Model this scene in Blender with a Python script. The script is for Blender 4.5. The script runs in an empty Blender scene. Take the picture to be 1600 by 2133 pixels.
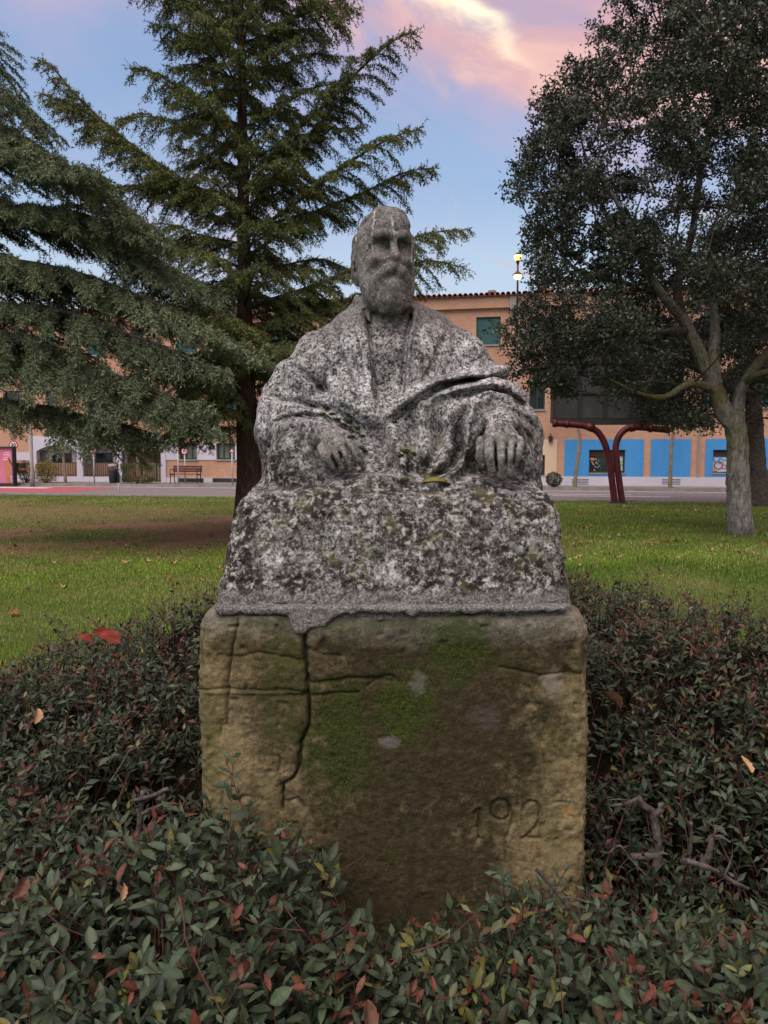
import bpy, bmesh, math, random
import numpy as np
from mathutils import Vector, Matrix

scene = bpy.context.scene
col = scene.collection
# ------------------------------------------------------------------ camera
CAM_Z = 1.55
PITCH = math.radians(4.4)
FPX = 1600.0                      # focal length in photo pixels (photo is 1600 x 2133)
cam_d = bpy.data.cameras.new('camera')
cam_d.sensor_fit = 'HORIZONTAL'
cam_d.sensor_width = 36.0
cam_d.lens = 36.0 * FPX / 1600.0
cam_d.clip_start = 0.05
cam_d.clip_end = 2000.0
cam = bpy.data.objects.new('camera', cam_d)
cam.location = (0, 0, CAM_Z)
cam.rotation_euler = (math.radians(90) - PITCH, 0, 0)
col.objects.link(cam)
scene.camera = cam
# ------------------------------------------------------------------ world
SUN_EL = math.radians(58)
SUN_AZ = math.radians(208)        # compass bearing the light comes from (0 = +Y, clockwise)
world = bpy.data.worlds.new('World')
scene.world = world
world.use_nodes = True
wn = world.node_tree.nodes
wl = world.node_tree.links
wn.clear()

def wnode(t, **kw):
    n = wn.new(t)
    for k, v in kw.items():
        setattr(n, k, v)
    return n

def wmath(op, a, b=None, c=None):
    n = wn.new('ShaderNodeMath'); n.operation = op
    for i, x in enumerate((a, b, c)):
        if x is None: continue
        if isinstance(x, (int, float)): n.inputs[i].default_value = x
        else: wl.new(x, n.inputs[i])
    return n.outputs[0]

def wramp(sock, stops, interp='EASE'):
    n = wn.new('ShaderNodeValToRGB')
    n.color_ramp.interpolation = interp
    e = n.color_ramp.elements
    while len(e) > 1: e.remove(e[-1])
    e[0].position = stops[0][0]; e[0].color = (*stops[0][1], 1)
    for p, c in stops[1:]:
        k = e.new(p); k.color = (*c, 1)
    wl.new(sock, n.inputs[0])
    return n.outputs[0]

def wmix(fac, a, b, blend='MIX'):
    n = wn.new('ShaderNodeMix'); n.data_type = 'RGBA'; n.blend_type = blend
    for i, x in ((0, fac), (6, a), (7, b)):
        if isinstance(x, (int, float)): n.inputs[i].default_value = x
        elif isinstance(x, tuple): n.inputs[i].default_value = (*x, 1)
        else: wl.new(x, n.inputs[i])
    return n.outputs[2]

out_w = wnode('ShaderNodeOutputWorld')
bg = wnode('ShaderNodeBackground')
bg.inputs['Strength'].default_value = 0.1
sky = wnode('ShaderNodeTexSky')
sky.sky_type = 'NISHITA'
sky.sun_disc = False
sky.sun_elevation = SUN_EL
sky.sun_rotation = SUN_AZ
sky.air_density = 1.3
sky.dust_density = 0.6
sky.ozone_density = 2.5
tc = wnode('ShaderNodeTexCoord')
sep = wnode('ShaderNodeSeparateXYZ')
wl.new(tc.outputs['Generated'], sep.inputs[0])
dx, dy, dz = sep.outputs
# the evening air: pale warm near the horizon, clear blue above, lavender higher up
grad = wramp(dz, [(0.0, (2.6, 2.5, 2.45)), (0.12, (2.55, 2.6, 2.7)), (0.22, (1.9, 2.3, 2.85)), (0.33, (1.25, 1.75, 2.6)),
                  (0.43, (1.05, 1.5, 2.4)), (0.55, (1.12, 1.38, 2.15)), (0.9, (1.05, 1.3, 2.0))])
skyc = wmix(0.86, sky.outputs[0], grad)
# cirrus: noise on the sky direction, drawn out along one slant
vr = wnode('ShaderNodeVectorRotate'); vr.rotation_type = 'Y_AXIS'; vr.inputs['Angle'].default_value = math.radians(-27)
wl.new(tc.outputs['Generated'], vr.inputs['Vector'])
def wnoise(scale, loc, detail, rough, dist):
    mp = wnode('ShaderNodeMapping'); mp.inputs['Scale'].default_value = scale; mp.inputs['Location'].default_value = loc
    wl.new(vr.outputs[0], mp.inputs[0])
    n = wnode('ShaderNodeTexNoise'); n.inputs['Scale'].default_value = 1.0; n.inputs['Detail'].default_value = detail
    n.inputs['Roughness'].default_value = rough; n.inputs['Distortion'].default_value = dist
    wl.new(mp.outputs[0], n.inputs['Vector']); return n.outputs[0]
nA = wnoise((2.6, 5.5, 7.5), (1.3, 0.4, 2.2), 8, 0.58, 0.7)
nB = wnoise((1.6, 3.0, 3.4), (0.2, 3.1, 0.7), 5, 0.55, 0.4)
nC = wnoise((5.0, 10.0, 12.0), (4.2, 0.1, 1.7), 7, 0.6, 0.9)
edge = wmath('ADD', dz, wmath('MULTIPLY', dx, 0.30))
bank = wmath('SUBTRACT', edge, 0.418)
bank = wmath('ADD', bank, wmath('MULTIPLY', wmath('SUBTRACT', nA, 0.47), 0.24))
bank = wmath('ADD', bank, wmath('MULTIPLY', wmath('SUBTRACT', nB, 0.5), 0.12))
bankr = wramp(bank, [(0.0, (0, 0, 0)), (0.075, (1, 1, 1))])
fade = wramp(dz, [(0.56, (1, 1, 1)), (0.85, (0.25, 0.25, 0.25))])          # thins out towards the zenith
bankr = wmath('MULTIPLY', bankr, fade)
cl_col = wramp(nA, [(0.36, (2.1, 1.6, 2.1)), (0.46, (2.9, 1.75, 1.85)), (0.56, (3.6, 2.2, 1.9)), (0.68, (4.3, 3.0, 2.15))])
haze_c = wmath('MULTIPLY', wramp(nB, [(0.40, (0, 0, 0)), (0.64, (0.85, 0.85, 0.85))]), wramp(dz, [(0.20, (0.25, 0.25, 0.25)), (0.42, (1, 1, 1))]))
skyc = wmix(haze_c, skyc, (2.45, 1.85, 2.5))
wisp = wramp(nC, [(0.585, (0, 0, 0)), (0.72, (0.6, 0.6, 0.6))])
skyc = wmix(wisp, skyc, (2.9, 2.05, 2.2))
skyc = wmix(wmath('MULTIPLY', bankr, 0.88), skyc, cl_col)
# the one streak that still catches the sun
sx_ = wmath('ADD', dz, wmath('MULTIPLY', dx, 0.50))
sx_ = wmath('ADD', sx_, wmath('MULTIPLY', wmath('SUBTRACT', nA, 0.5), 0.10))
wid = wmath('ADD', 0.007, wmath('MULTIPLY', wmath('MAXIMUM', wmath('SUBTRACT', 0.12, dx), 0.0), 0.15))
ss = wmath('DIVIDE', wmath('SUBTRACT', sx_, 0.516), wid)
strk = wmath('POWER', 2.718, wmath('MULTIPLY', wmath('MULTIPLY', ss, ss), -1.0))
strk = wmath('MULTIPLY', strk, wramp(wmath('ADD', dx, 0.5), [(0.47, (0, 0, 0)), (0.55, (1, 1, 1)), (0.59, (0.9, 0.9, 0.9)), (0.69, (0, 0, 0))]))
strk = wmath('MULTIPLY', strk, wramp(nC, [(0.30, (0.35, 0.35, 0.35)), (0.56, (1, 1, 1))]))
strk = wmath('MULTIPLY', strk, wramp(dy, [(0.0, (0, 0, 0)), (0.3, (1, 1, 1))]))
skyc = wmix(strk, skyc, (5.6, 4.7, 3.2))
wl.new(skyc, bg.inputs['Color'])
wl.new(bg.outputs[0], out_w.inputs[0])
# ------------------------------------------------------------------ sun (soft dusk light)
sun_d = bpy.data.lights.new('sun', 'SUN')
sun_d.energy = 1.5
sun_d.angle = math.radians(62)
sun_d.color = (1.0, 0.91, 0.80)
sun = bpy.data.objects.new('sun', sun_d)
_sd = Vector((math.sin(SUN_AZ) * math.cos(SUN_EL), math.cos(SUN_AZ) * math.cos(SUN_EL), math.sin(SUN_EL)))
sun.rotation_euler = _sd.to_track_quat('Z', 'Y').to_euler()
sun.location = (0, 0, 30)
col.objects.link(sun)
# ------------------------------------------------------------------ exposure
vs = scene.view_settings
vs.view_transform = 'Standard'
vs.look = 'None'
vs.exposure = 1.4
vs.gamma = 1.0
vs.use_curve_mapping = False
scene.cycles.max_bounces = 4
scene.cycles.diffuse_bounces = 2
scene.cycles.transparent_max_bounces = 4

# ================================================================== helpers
_cp, _sp = math.cos(PITCH), math.sin(PITCH)

def at(u, v, Y):
    """world point at distance Y in front of the camera that is seen at photo pixel u, v"""
    a = (u - 800.0) / FPX
    b = -(v - 1066.5) / FPX
    d = (a, _cp + b * _sp, -_sp + b * _cp)
    t = Y / d[1]
    return np.array((d[0] * t, Y, CAM_Z + d[2] * t))

def ground(u, v, z=0.0):
    a = (u - 800.0) / FPX
    b = -(v - 1066.5) / FPX
    d = (a, _cp + b * _sp, -_sp + b * _cp)
    t = (z - CAM_Z) / d[2]
    return np.array((d[0] * t, d[1] * t, z))

def tag(o, label=None, cat=None, group=None, kind=None):
    if label: o['label'] = label
    if cat: o['category'] = cat
    if group: o['group'] = group
    if kind: o['kind'] = kind
    return o

def link(o, parent=None):
    col.objects.link(o)
    if parent is not None: o.parent = parent
    return o

def empty(name, loc=(0, 0, 0), rz=0.0):
    o = bpy.data.objects.new(name, None)
    o.empty_display_size = 0.2
    o.location = loc
    o.rotation_euler = (0, 0, rz)
    return link(o)

def new_mesh(name, V, F, mats, smooth=True, fmat=None, colors=None):
    """V (n,3) array, F (m,3|4) array or list of polygons"""
    me = bpy.data.meshes.new(name)
    V = np.asarray(V, np.float32).reshape(-1, 3)
    if isinstance(F, np.ndarray):
        k = F.shape[1]
        me.vertices.add(len(V)); me.vertices.foreach_set('co', V.ravel())
        me.loops.add(F.size); me.loops.foreach_set('vertex_index', F.ravel().astype(np.int32))
        me.polygons.add(len(F)); me.polygons.foreach_set('loop_start', np.arange(0, F.size, k, dtype=np.int32))
        me.update(calc_edges=True)
    else:
        me.from_pydata(V.tolist(), [], F)
    if not isinstance(mats, (list, tuple)): mats = [mats]
    for m in mats: me.materials.append(m)
    if smooth: me.polygons.foreach_set('use_smooth', np.ones(len(me.polygons), bool))
    if fmat is not None: me.polygons.foreach_set('material_index', np.asarray(fmat, np.int32))
    if colors is not None:
        ca = me.color_attributes.new('tint', 'FLOAT_COLOR', 'POINT')
        c = np.ones((len(V), 4), np.float32); c[:, :3] = colors
        ca.data.foreach_set('color', c.ravel())
    me.update()
    return me

def mesh_obj(name, V, F, mats, parent=None, **kw):
    return link(bpy.data.objects.new(name, new_mesh(name, V, F, mats, **kw)), parent)

class MB:
    """collects boxes, tubes and prisms, then builds ONE mesh object"""
    def __init__(self): self.V = []; self.F = []
    def add(self, V, F):
        o = len(self.V)
        self.V += [tuple(float(c) for c in p) for p in V]
        self.F += [tuple(i + o for i in f) for f in F]
        return self
    def box(self, x0, x1, y0, y1, z0, z1):
        V = [(x, y, z) for z in (z0, z1) for y in (y0, y1) for x in (x0, x1)]
        return self.add(V, [(0, 2, 3, 1), (4, 5, 7, 6), (0, 1, 5, 4), (2, 6, 7, 3), (0, 4, 6, 2), (1, 3, 7, 5)])
    def tube(self, pts, radii, n=8, caps=True):
        pts = [np.asarray(p, float) for p in pts]
        m = len(pts)
        if isinstance(radii, (int, float)): radii = [radii] * m
        V = []; prev = None
        for i in range(m):
            t = pts[min(i + 1, m - 1)] - pts[max(i - 1, 0)]
            t = t / (np.linalg.norm(t) + 1e-9)
            if prev is None:
                a = np.array((0, 0, 1.0)) if abs(t[2]) < 0.9 else np.array((1.0, 0, 0))
                x = np.cross(a, t)
            else:
                x = prev - t * np.dot(prev, t)
            x /= np.linalg.norm(x) + 1e-9
            prev = x; y = np.cross(t, x)
            for k in range(n):
                an = 2 * math.pi * k / n
                V.append(pts[i] + radii[i] * (math.cos(an) * x + math.sin(an) * y))
        F = []
        for i in range(m - 1):
            for k in range(n):
                k2 = (k + 1) % n
                F.append((i * n + k, i * n + k2, (i + 1) * n + k2, (i + 1) * n + k))
        if caps:
            F.append(tuple(range(n - 1, -1, -1)))
            F.append(tuple((m - 1) * n + k for k in range(n)))
        return self.add(V, F)
    def prism(self, poly, y0, y1):
        """polygon in x,z extruded along y"""
        n = len(poly)
        V = [(x, y0, z) for x, z in poly] + [(x, y1, z) for x, z in poly]
        F = [tuple(range(n)), tuple(range(2 * n - 1, n - 1, -1))]
        F += [(i, i + n, (i + 1) % n + n, (i + 1) % n) for i in range(n)]
        return self.add(V, F)
    def lathe(self, prof, c=(0, 0, 0), n=16):
        """profile [(r, z)] about the vertical through c"""
        V = []; F = []
        for r, z in prof:
            for k in range(n):
                a = 2 * math.pi * k / n
                V.append((c[0] + r * math.cos(a), c[1] + r * math.sin(a), c[2] + z))
        for i in range(len(prof) - 1):
            for k in range(n):
                k2 = (k + 1) % n
                F.append((i * n + k, i * n + k2, (i + 1) * n + k2, (i + 1) * n + k))
        F.append(tuple(range(n - 1, -1, -1)))
        F.append(tuple((len(prof) - 1) * n + k for k in range(n)))
        return self.add(V, F)
    def build(self, name, mat, parent=None, smooth=False):
        me = bpy.data.meshes.new(name)
        me.from_pydata(self.V, [], self.F)
        me.materials.append(mat)
        if smooth: me.polygons.foreach_set('use_smooth', np.ones(len(me.polygons), bool))
        me.update()
        return link(bpy.data.objects.new(name, me), parent)

# ---- value noise for numpy points
class Noise:
    def __init__(self, seed):
        self.t = np.random.default_rng(seed).random((32, 32, 32)).astype(np.float32) * 2 - 1
    def __call__(self, P, s):
        q = np.asarray(P, np.float32) * s
        i = np.floor(q).astype(np.int64); f = q - i
        f = f * f * (3 - 2 * f)
        r = 0
        for a in (0, 1):
            wa = f[..., 0] if a else 1 - f[..., 0]
            for b in (0, 1):
                wb = f[..., 1] if b else 1 - f[..., 1]
                for c in (0, 1):
                    wc = f[..., 2] if c else 1 - f[..., 2]
                    r = r + wa * wb * wc * self.t[(i[..., 0] + a) & 31, (i[..., 1] + b) & 31, (i[..., 2] + c) & 31]
        return r
N1, N2, N3 = Noise(11), Noise(22), Noise(33)

# ---- material helper
class Mat:
    def __init__(self, name, rough=0.8, spec=0.3):
        self.m = bpy.data.materials.new(name); self.m.use_nodes = True
        self.nt = self.m.node_tree; self.n = self.nt.nodes; self.l = self.nt.links
        self.b = self.n['Principled BSDF']
        self.b.inputs['Roughness'].default_value = rough
        self.b.inputs['Specular IOR Level'].default_value = spec
        self._tc = None
    def put(self, sock, x):
        if isinstance(x, (int, float)): sock.default_value = x
        elif isinstance(x, tuple): sock.default_value = (*x, 1) if len(x) == 3 and sock.type == 'RGBA' else x
        else: self.l.new(x, sock)
    def pos(self):
        if not self._tc: self._tc = self.n.new('ShaderNodeNewGeometry')
        return self._tc.outputs['Position']
    def obj(self):
        n = self.n.new('ShaderNodeTexCoord'); return n.outputs['Object']
    def mapping(self, v, scale=(1, 1, 1), rot=(0, 0, 0), loc=(0, 0, 0)):
        n = self.n.new('ShaderNodeMapping'); self.l.new(v, n.inputs[0])
        n.inputs['Scale'].default_value = scale; n.inputs['Rotation'].default_value = rot; n.inputs['Location'].default_value = loc
        return n.outputs[0]
    def noise(self, scale, detail=4, rough=0.55, vec=None, dist=0.0):
        n = self.n.new('ShaderNodeTexNoise')
        n.inputs['Scale'].default_value = scale; n.inputs['Detail'].default_value = detail
        n.inputs['Roughness'].default_value = rough; n.inputs['Distortion'].default_value = dist
        self.l.new(vec if vec is not None else self.pos(), n.inputs['Vector'])
        return n.outputs[0]
    def voronoi(self, scale, feature='F1', vec=None, out='Distance', rnd=1.0):
        n = self.n.new('ShaderNodeTexVoronoi'); n.feature = feature
        n.inputs['Scale'].default_value = scale; n.inputs['Randomness'].default_value = rnd
        self.l.new(vec if vec is not None else self.pos(), n.inputs['Vector'])
        return n.outputs[out]
    def ramp(self, sock, stops, interp='LINEAR'):
        n = self.n.new('ShaderNodeValToRGB'); n.color_ramp.interpolation = interp
        e = n.color_ramp.elements
        while len(e) > 1: e.remove(e[-1])
        def c4(c): return (c, c, c, 1) if isinstance(c, (int, float)) else (*c, 1)
        e[0].position = stops[0][0]; e[0].color = c4(stops[0][1])
        for p, c in stops[1:]:
            k = e.new(p); k.color = c4(c)
        self.l.new(sock, n.inputs[0]); return n.outputs[0]
    def mix(self, fac, a, b, blend='MIX'):
        n = self.n.new('ShaderNodeMix'); n.data_type = 'RGBA'; n.blend_type = blend
        for i, x in ((0, fac), (6, a), (7, b)):
            if isinstance(x, (int, float)) and i: x = (x, x, x)
            self.put(n.inputs[i], x)
        return n.outputs[2]
    def math(self, op, a, b=None, clamp=False):
        n = self.n.new('ShaderNodeMath'); n.operation = op; n.use_clamp = clamp
        self.put(n.inputs[0], a)
        if b is not None: self.put(n.inputs[1], b)
        return n.outputs[0]
    def sep(self, v):
        n = self.n.new('ShaderNodeSeparateXYZ'); self.l.new(v, n.inputs[0]); return n.outputs
    def attr(self, name):
        n = self.n.new('ShaderNodeAttribute'); n.attribute_name = name; return n.outputs['Color']
    def color(self, x): self.put(self.b.inputs['Base Color'], x); return self
    def bump(self, h, strength=0.5, dist=0.01, prev=None):
        n = self.n.new('ShaderNodeBump'); n.inputs['Strength'].default_value = strength; n.inputs['Distance'].default_value = dist
        self.l.new(h, n.inputs['Height'])
        if prev is not None: self.l.new(prev, n.inputs['Normal'])
        self.l.new(n.outputs[0], self.b.inputs['Normal']); return n.outputs[0]

def simple(name, c, rough=0.7, var=0.12, scale=3.0, spec=0.3, metal=0.0):
    """painted or plain surface with a little uneven tone"""
    m = Mat(name, rough, spec)
    n = m.noise(scale, 5)
    dk = tuple(x * (1 - var) for x in c); lt = tuple(min(1, x * (1 + var)) for x in c)
    m.color(m.ramp(n, [(0.3, dk), (0.7, lt)]))
    m.b.inputs['Metallic'].default_value = metal
    return m.m
# ================================================================== the setting
TH = math.radians(-11)
SD = np.array((math.cos(TH), math.sin(TH)))       # along the street, to the right
SN = np.array((math.sin(TH), -math.cos(TH)))      # from the facade towards the camera
SO = np.array((0.0, 35.15))                       # street origin, on the facade line
def street(s, t, z=0.0):
    q = SO + s * SD + t * SN
    return (float(q[0]), float(q[1]), float(z))
def fac(u, v, t=0.0):
    """(s, z) on the vertical plane t metres in front of the facade, seen at photo pixel u, v"""
    a = (u - 800.0) / FPX; b = -(v - 1066.5) / FPX
    d = np.array((a, _cp + b * _sp, -_sp + b * _cp))
    k = (t + SO @ SN) / (d[:2] @ SN)
    p = d[:2] * k
    return float((p - SO) @ SD), float(CAM_Z + d[2] * k)

# ---- ground: lawn with worn, needle-brown earth under the cedars
CEDAR = (-2.72, 15.0)
def lawn_mask(P):
    """0 green .. 1 brown, for points (n,2)"""
    P = np.asarray(P, float)
    q = np.c_[P, np.zeros(len(P))]
    d = np.hypot((P[:, 0] - CEDAR[0] + 0.6) / 3.4, (P[:, 1] - 15.6) / 3.3)
    m = np.clip(1.25 - d + 0.7 * N1(q, 0.55) + 0.5 * N2(q, 1.7) + 0.45 * N3(q, 5.0), 0, 1)
    d2 = np.hypot((P[:, 0] + 11) / 8.0, (P[:, 1] - 20.0) / 5.5)
    m = np.maximum(m, np.clip(1.3 - d2 + 0.6 * N2(q, 0.5) + 0.5 * N1(q, 2.5), 0, 1) * 0.6)
    return m
def ground_mesh():
    xs = np.r_[-200, -120, -70, -40, np.arange(-22, 18.01, 0.22), 40, 70, 120, 200]
    ys = np.r_[-60, -30, -10, np.arange(-4, 36, 0.3), 45, 60, 100, 200, 400]
    X, Y = np.meshgrid(xs, ys, indexing='ij')
    P = np.c_[X.ravel(), Y.ravel()]
    n, m = X.shape
    near = np.exp(-((P[:, 1] - 10) / 9.0) ** 2)
    z = 0.03 * N1(np.c_[P, np.zeros(len(P))], 0.35) * near
    V = np.c_[P, z]
    i = np.arange(n - 1)[:, None] * m + np.arange(m - 1)[None, :]
    F = np.stack([i, i + m, i + m + 1, i + 1], -1).reshape(-1, 4)
    c = np.repeat(lawn_mask(P)[:, None], 3, 1)
    return V, F, c
def lawn_z(x, y):
    near = math.exp(-((y - 10) / 9.0) ** 2)
    return 0.03 * float(N1(np.array([[x, y, 0.0]]), 0.35)[0]) * near
m = Mat('lawn_soil', 0.95, 0.1)
br = m.attr('tint')
n1 = m.noise(2.2, 5, 0.6); n2 = m.noise(26, 5, 0.7); n3 = m.noise(0.7, 4, 0.6)
green = m.mix(m.ramp(n3, [(0.38, 0), (0.62, 1)]), m.ramp(n2, [(0.3, (0.030, 0.052, 0.010)), (0.7, (0.085, 0.125, 0.022))]), m.ramp(n2, [(0.3, (0.060, 0.066, 0.018)), (0.7, (0.145, 0.150, 0.045))]))
brown = m.ramp(n2, [(0.3, (0.105, 0.060, 0.036)), (0.55, (0.21, 0.125, 0.075)), (0.75, (0.30, 0.20, 0.125))])
m.color(m.mix(br, green, brown))
m.bump(n2, 0.6, 0.03)
MAT_LAWN = m.m
V, F, c = ground_mesh()
tag(mesh_obj('ground', V, F, MAT_LAWN, colors=c), 'lawn of the park, green and worn brown under the cedar', kind='structure')

# ---- pavement, kerb, road with markings
def slab(name, s0, s1, t0, t1, z0, z1, mat, seg=1):
    b = MB()
    for k in range(seg):
        a0, a1 = s0 + (s1 - s0) * k / seg, s0 + (s1 - s0) * (k + 1) / seg
        P = [street(a0, t0), street(a1, t0), street(a1, t1), street(a0, t1)]
        Vv = [(x, y, z0) for x, y, _ in P] + [(x, y, z1) for x, y, _ in P]
        b.add(Vv, [(3, 2, 1, 0), (4, 5, 6, 7), (0, 1, 5, 4), (1, 2, 6, 5), (2, 3, 7, 6), (3, 0, 4, 7)])
    return b.build(name, mat)
m = Mat('asphalt', 0.9, 0.2)
n = m.noise(40, 6, 0.7); n2 = m.noise(0.8, 4, 0.6)
m.color(m.mix(n2, m.ramp(n, [(0.3, (0.135, 0.115, 0.125)), (0.7, (0.195, 0.170, 0.180))]), m.ramp(n, [(0.3, (0.165, 0.140, 0.150)), (0.7, (0.225, 0.195, 0.205))])))
m.bump(n, 0.3, 0.01); MAT_ROAD = m.m
m = Mat('paving', 0.9, 0.2)
n = m.noise(3, 5, 0.65); w = m.noise(30, 4)
m.color(m.mix(0.3, m.ramp(n, [(0.3, (0.17, 0.145, 0.135)), (0.7, (0.27, 0.235, 0.22))]), m.ramp(w, [(0.3, (0.14, 0.12, 0.12)), (0.7, (0.30, 0.27, 0.26))])))
MAT_PAVE = m.m
MAT_KERB = simple('kerb_stone', (0.23, 0.21, 0.20), 0.9, 0.25, 4)
MAT_VERGE = simple('verge_soil', (0.085, 0.062, 0.045), 0.95, 0.45, 6)
MAT_WHITE_LINE = simple('road_paint_white', (0.62, 0.58, 0.60), 0.7, 0.15, 6)
MAT_RED_LANE = simple('road_paint_red', (0.36, 0.085, 0.105), 0.8, 0.2, 4)
tag(slab('road', -60, 60, 2.55, 9.0, -0.2, 0.02, MAT_ROAD), 'lilac grey asphalt street beyond the lawn', kind='structure')
tag(slab('pavement', -60, 60, 0.0, 1.55, -0.1, 0.14, MAT_PAVE, 1), 'pavement along the brick building', kind='structure')
tag(slab('planting_strip', -60, 60, 1.55, 2.38, -0.1, 0.12, MAT_VERGE), 'bare earth strip beside the pavement', kind='structure')
tag(slab('kerb', -60, 60, 2.38, 2.55, -0.1, 0.15, MAT_KERB), 'stone kerb at the far side of the road', kind='structure')
tag(slab('lawn_edging', -60, 60, 9.0, 9.14, -0.1, 0.05, MAT_KERB), 'low stone edging between the road and the lawn', kind='structure')
rm = slab('road_marking', -60, 60, 2.75, 2.88, 0.021, 0.025, MAT_WHITE_LINE); tag(rm, 'white line along the road edge', kind='structure')
s_l = fac(30, 1020, 5)[0]
tag(slab('cycle_crossing', -60, s_l + 4.2, 3.6, 7.6, 0.0205, 0.025, MAT_RED_LANE), 'red painted crossing on the road', kind='structure')
for t0, t1, ds in ((4.1, 4.75, 1.3), (5.6, 6.2, -0.6), (6.9, 7.3, -2.5)):
    tag(slab('crossing_stripe', -60, s_l + ds, t0, t1, 0.0255, 0.029, MAT_WHITE_LINE), 'white stripe on the red crossing', kind='structure')
for t0, s0 in ((5.2, 10.2), (6.3, 11.4)):
    tag(slab('road_marking', s0 - 4.0, s0, t0, t0 + 0.14, 0.021, 0.025, MAT_WHITE_LINE), 'short white dash on the road', kind='structure')

# ---- brick terrace
def brick_material(name, c1, c2, mortar, axis_rot=0.0):
    m = Mat(name, 0.88, 0.2)
    v = m.obj()
    v = m.mapping(v, (1, 1, 1), (math.radians(90), 0, 0))
    b = m.n.new('ShaderNodeTexBrick')
    m.l.new(v, b.inputs['Vector'])
    b.inputs['Scale'].default_value = 1.0
    b.inputs['Brick Width'].default_value = 0.25
    b.inputs['Row Height'].default_value = 0.07
    b.inputs['Mortar Size'].default_value = 0.008
    b.inputs['Color1'].default_value = (*c1, 1); b.inputs['Color2'].default_value = (*c2, 1); b.inputs['Mortar'].default_value = (*mortar, 1)
    n = m.noise(0.9, 4, 0.6)
    m.color(m.mix(1.0, b.outputs[0], m.ramp(n, [(0.3, (0.86, 0.84, 0.83)), (0.7, (1.06, 1.05, 1.04))]), 'MULTIPLY'))
    m.bump(b.outputs['Fac'], 0.25, 0.004)
    return m.m
MAT_BRICK = brick_material('pink_brick', (0.47, 0.265, 0.180), (0.41, 0.225, 0.150), (0.48, 0.34, 0.26))
MAT_BRICK_TAN = brick_material('tan_brick', (0.44, 0.28, 0.175), (0.37, 0.225, 0.14), (0.45, 0.34, 0.26))
MAT_RENDER = simple('lilac_white_render', (0.50, 0.48, 0.56), 0.85, 0.07, 1.2)
m = Mat('blue_paint', 0.6, 0.25)
_n = m.noise(1.0, 5, 0.6, vec=m.mapping(m.pos(), (2.5, 2.5, 0.5))); _n2 = m.noise(9, 4)
m.color(m.mix(0.35, m.ramp(_n, [(0.3, (0.045, 0.215, 0.50)), (0.7, (0.060, 0.275, 0.62))]), m.ramp(_n2, [(0.3, (0.05, 0.22, 0.50)), (0.7, (0.06, 0.28, 0.63))])))
MAT_BLUE = m.m
MAT_CREAM = simple('cream_render', (0.58, 0.45, 0.32), 0.85, 0.06, 1.0)
MAT_TEAL = simple('teal_shutter', (0.030, 0.095, 0.100), 0.6, 0.1, 2)
MAT_GREENFRAME = simple('dark_green_frame', (0.012, 0.055, 0.045), 0.45, 0.1, 2)
MAT_DARK = simple('dark_metal', (0.025, 0.026, 0.030), 0.5, 0.2, 4)
MAT_VENT = simple('slate_vent', (0.035, 0.042, 0.052), 0.6, 0.2, 4)
MAT_CONC = simple('grey_concrete', (0.27, 0.24, 0.235), 0.9, 0.15, 2)
MAT_TILE = simple('clay_tile', (0.30, 0.10, 0.065), 0.85, 0.3, 5)
MAT_TILE_SHADE = simple('clay_tile_shaded', (0.21, 0.085, 0.06), 0.85, 0.35, 7)  # darker copy of the clay tile, with its shaded side put into the colour
m = Mat('window_glass', 0.08, 0.5); m.color((0.018, 0.022, 0.024)); MAT_GLASS = m.m
m = Mat('curtained_glass', 0.2, 0.5); m.color(m.ramp(m.noise(1.2, 3), [(0.35, (0.05, 0.055, 0.05)), (0.65, (0.15, 0.15, 0.13))])); MAT_GLASS2 = m.m
MAT_WHITE = simple('white_paint', (0.72, 0.70, 0.70), 0.6, 0.06, 3)
MAT_RED = simple('sign_red', (0.50, 0.02, 0.03), 0.5, 0.08, 6)
MAT_BLACK = simple('black_print', (0.012, 0.012, 0.013), 0.5, 0.1, 6)

BLD = empty('brick_terrace', street(0, 0, 0), TH)
tag(BLD, 'long pink brick terrace with tiled eaves, blue ground floor panels and white arches', 'building')
S0, S1 = -27.0, 24.0
Z_EAVE = fac(960, 622)[1]
Z_BAND = fac(960, 645)[1]

def wall_cells(b, x0, x1, z0, z1, holes, y0, y1):
    xs = sorted({x0, x1, *[max(x0, min(x1, h)) for H_ in holes for h in H_[:2]]})
    zs = sorted({z0, z1, *[max(z0, min(z1, h)) for H_ in holes for h in H_[2:4]]})
    for i in range(len(xs) - 1):
        for j in range(len(zs) - 1):
            cx, cz = (xs[i] + xs[i + 1]) / 2, (zs[j] + zs[j + 1]) / 2
            if any(h[0] < cx < h[1] and h[2] < cz < h[3] for h in holes): continue
            b.box(xs[i], xs[i + 1], y0, y1, zs[j], zs[j + 1])
def rect(u0, v0, u1, v1, t=0.0):
    a, b_ = fac(u0, (v0 + v1) / 2, t)[0], fac(u1, (v0 + v1) / 2, t)[0]
    z0 = fac((u0 + u1) / 2, v1, t)[1]; z1 = fac((u0 + u1) / 2, v0, t)[1]
    return [a, b_, z0, z1]

win_ref = rect(992, 660, 1043, 718)
W_W, W_H = win_ref[1] - win_ref[0], win_ref[3] - win_ref[2]
Z2 = win_ref[2]; Z1f = Z2 - 2.85
holes = []
wins = []
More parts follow.
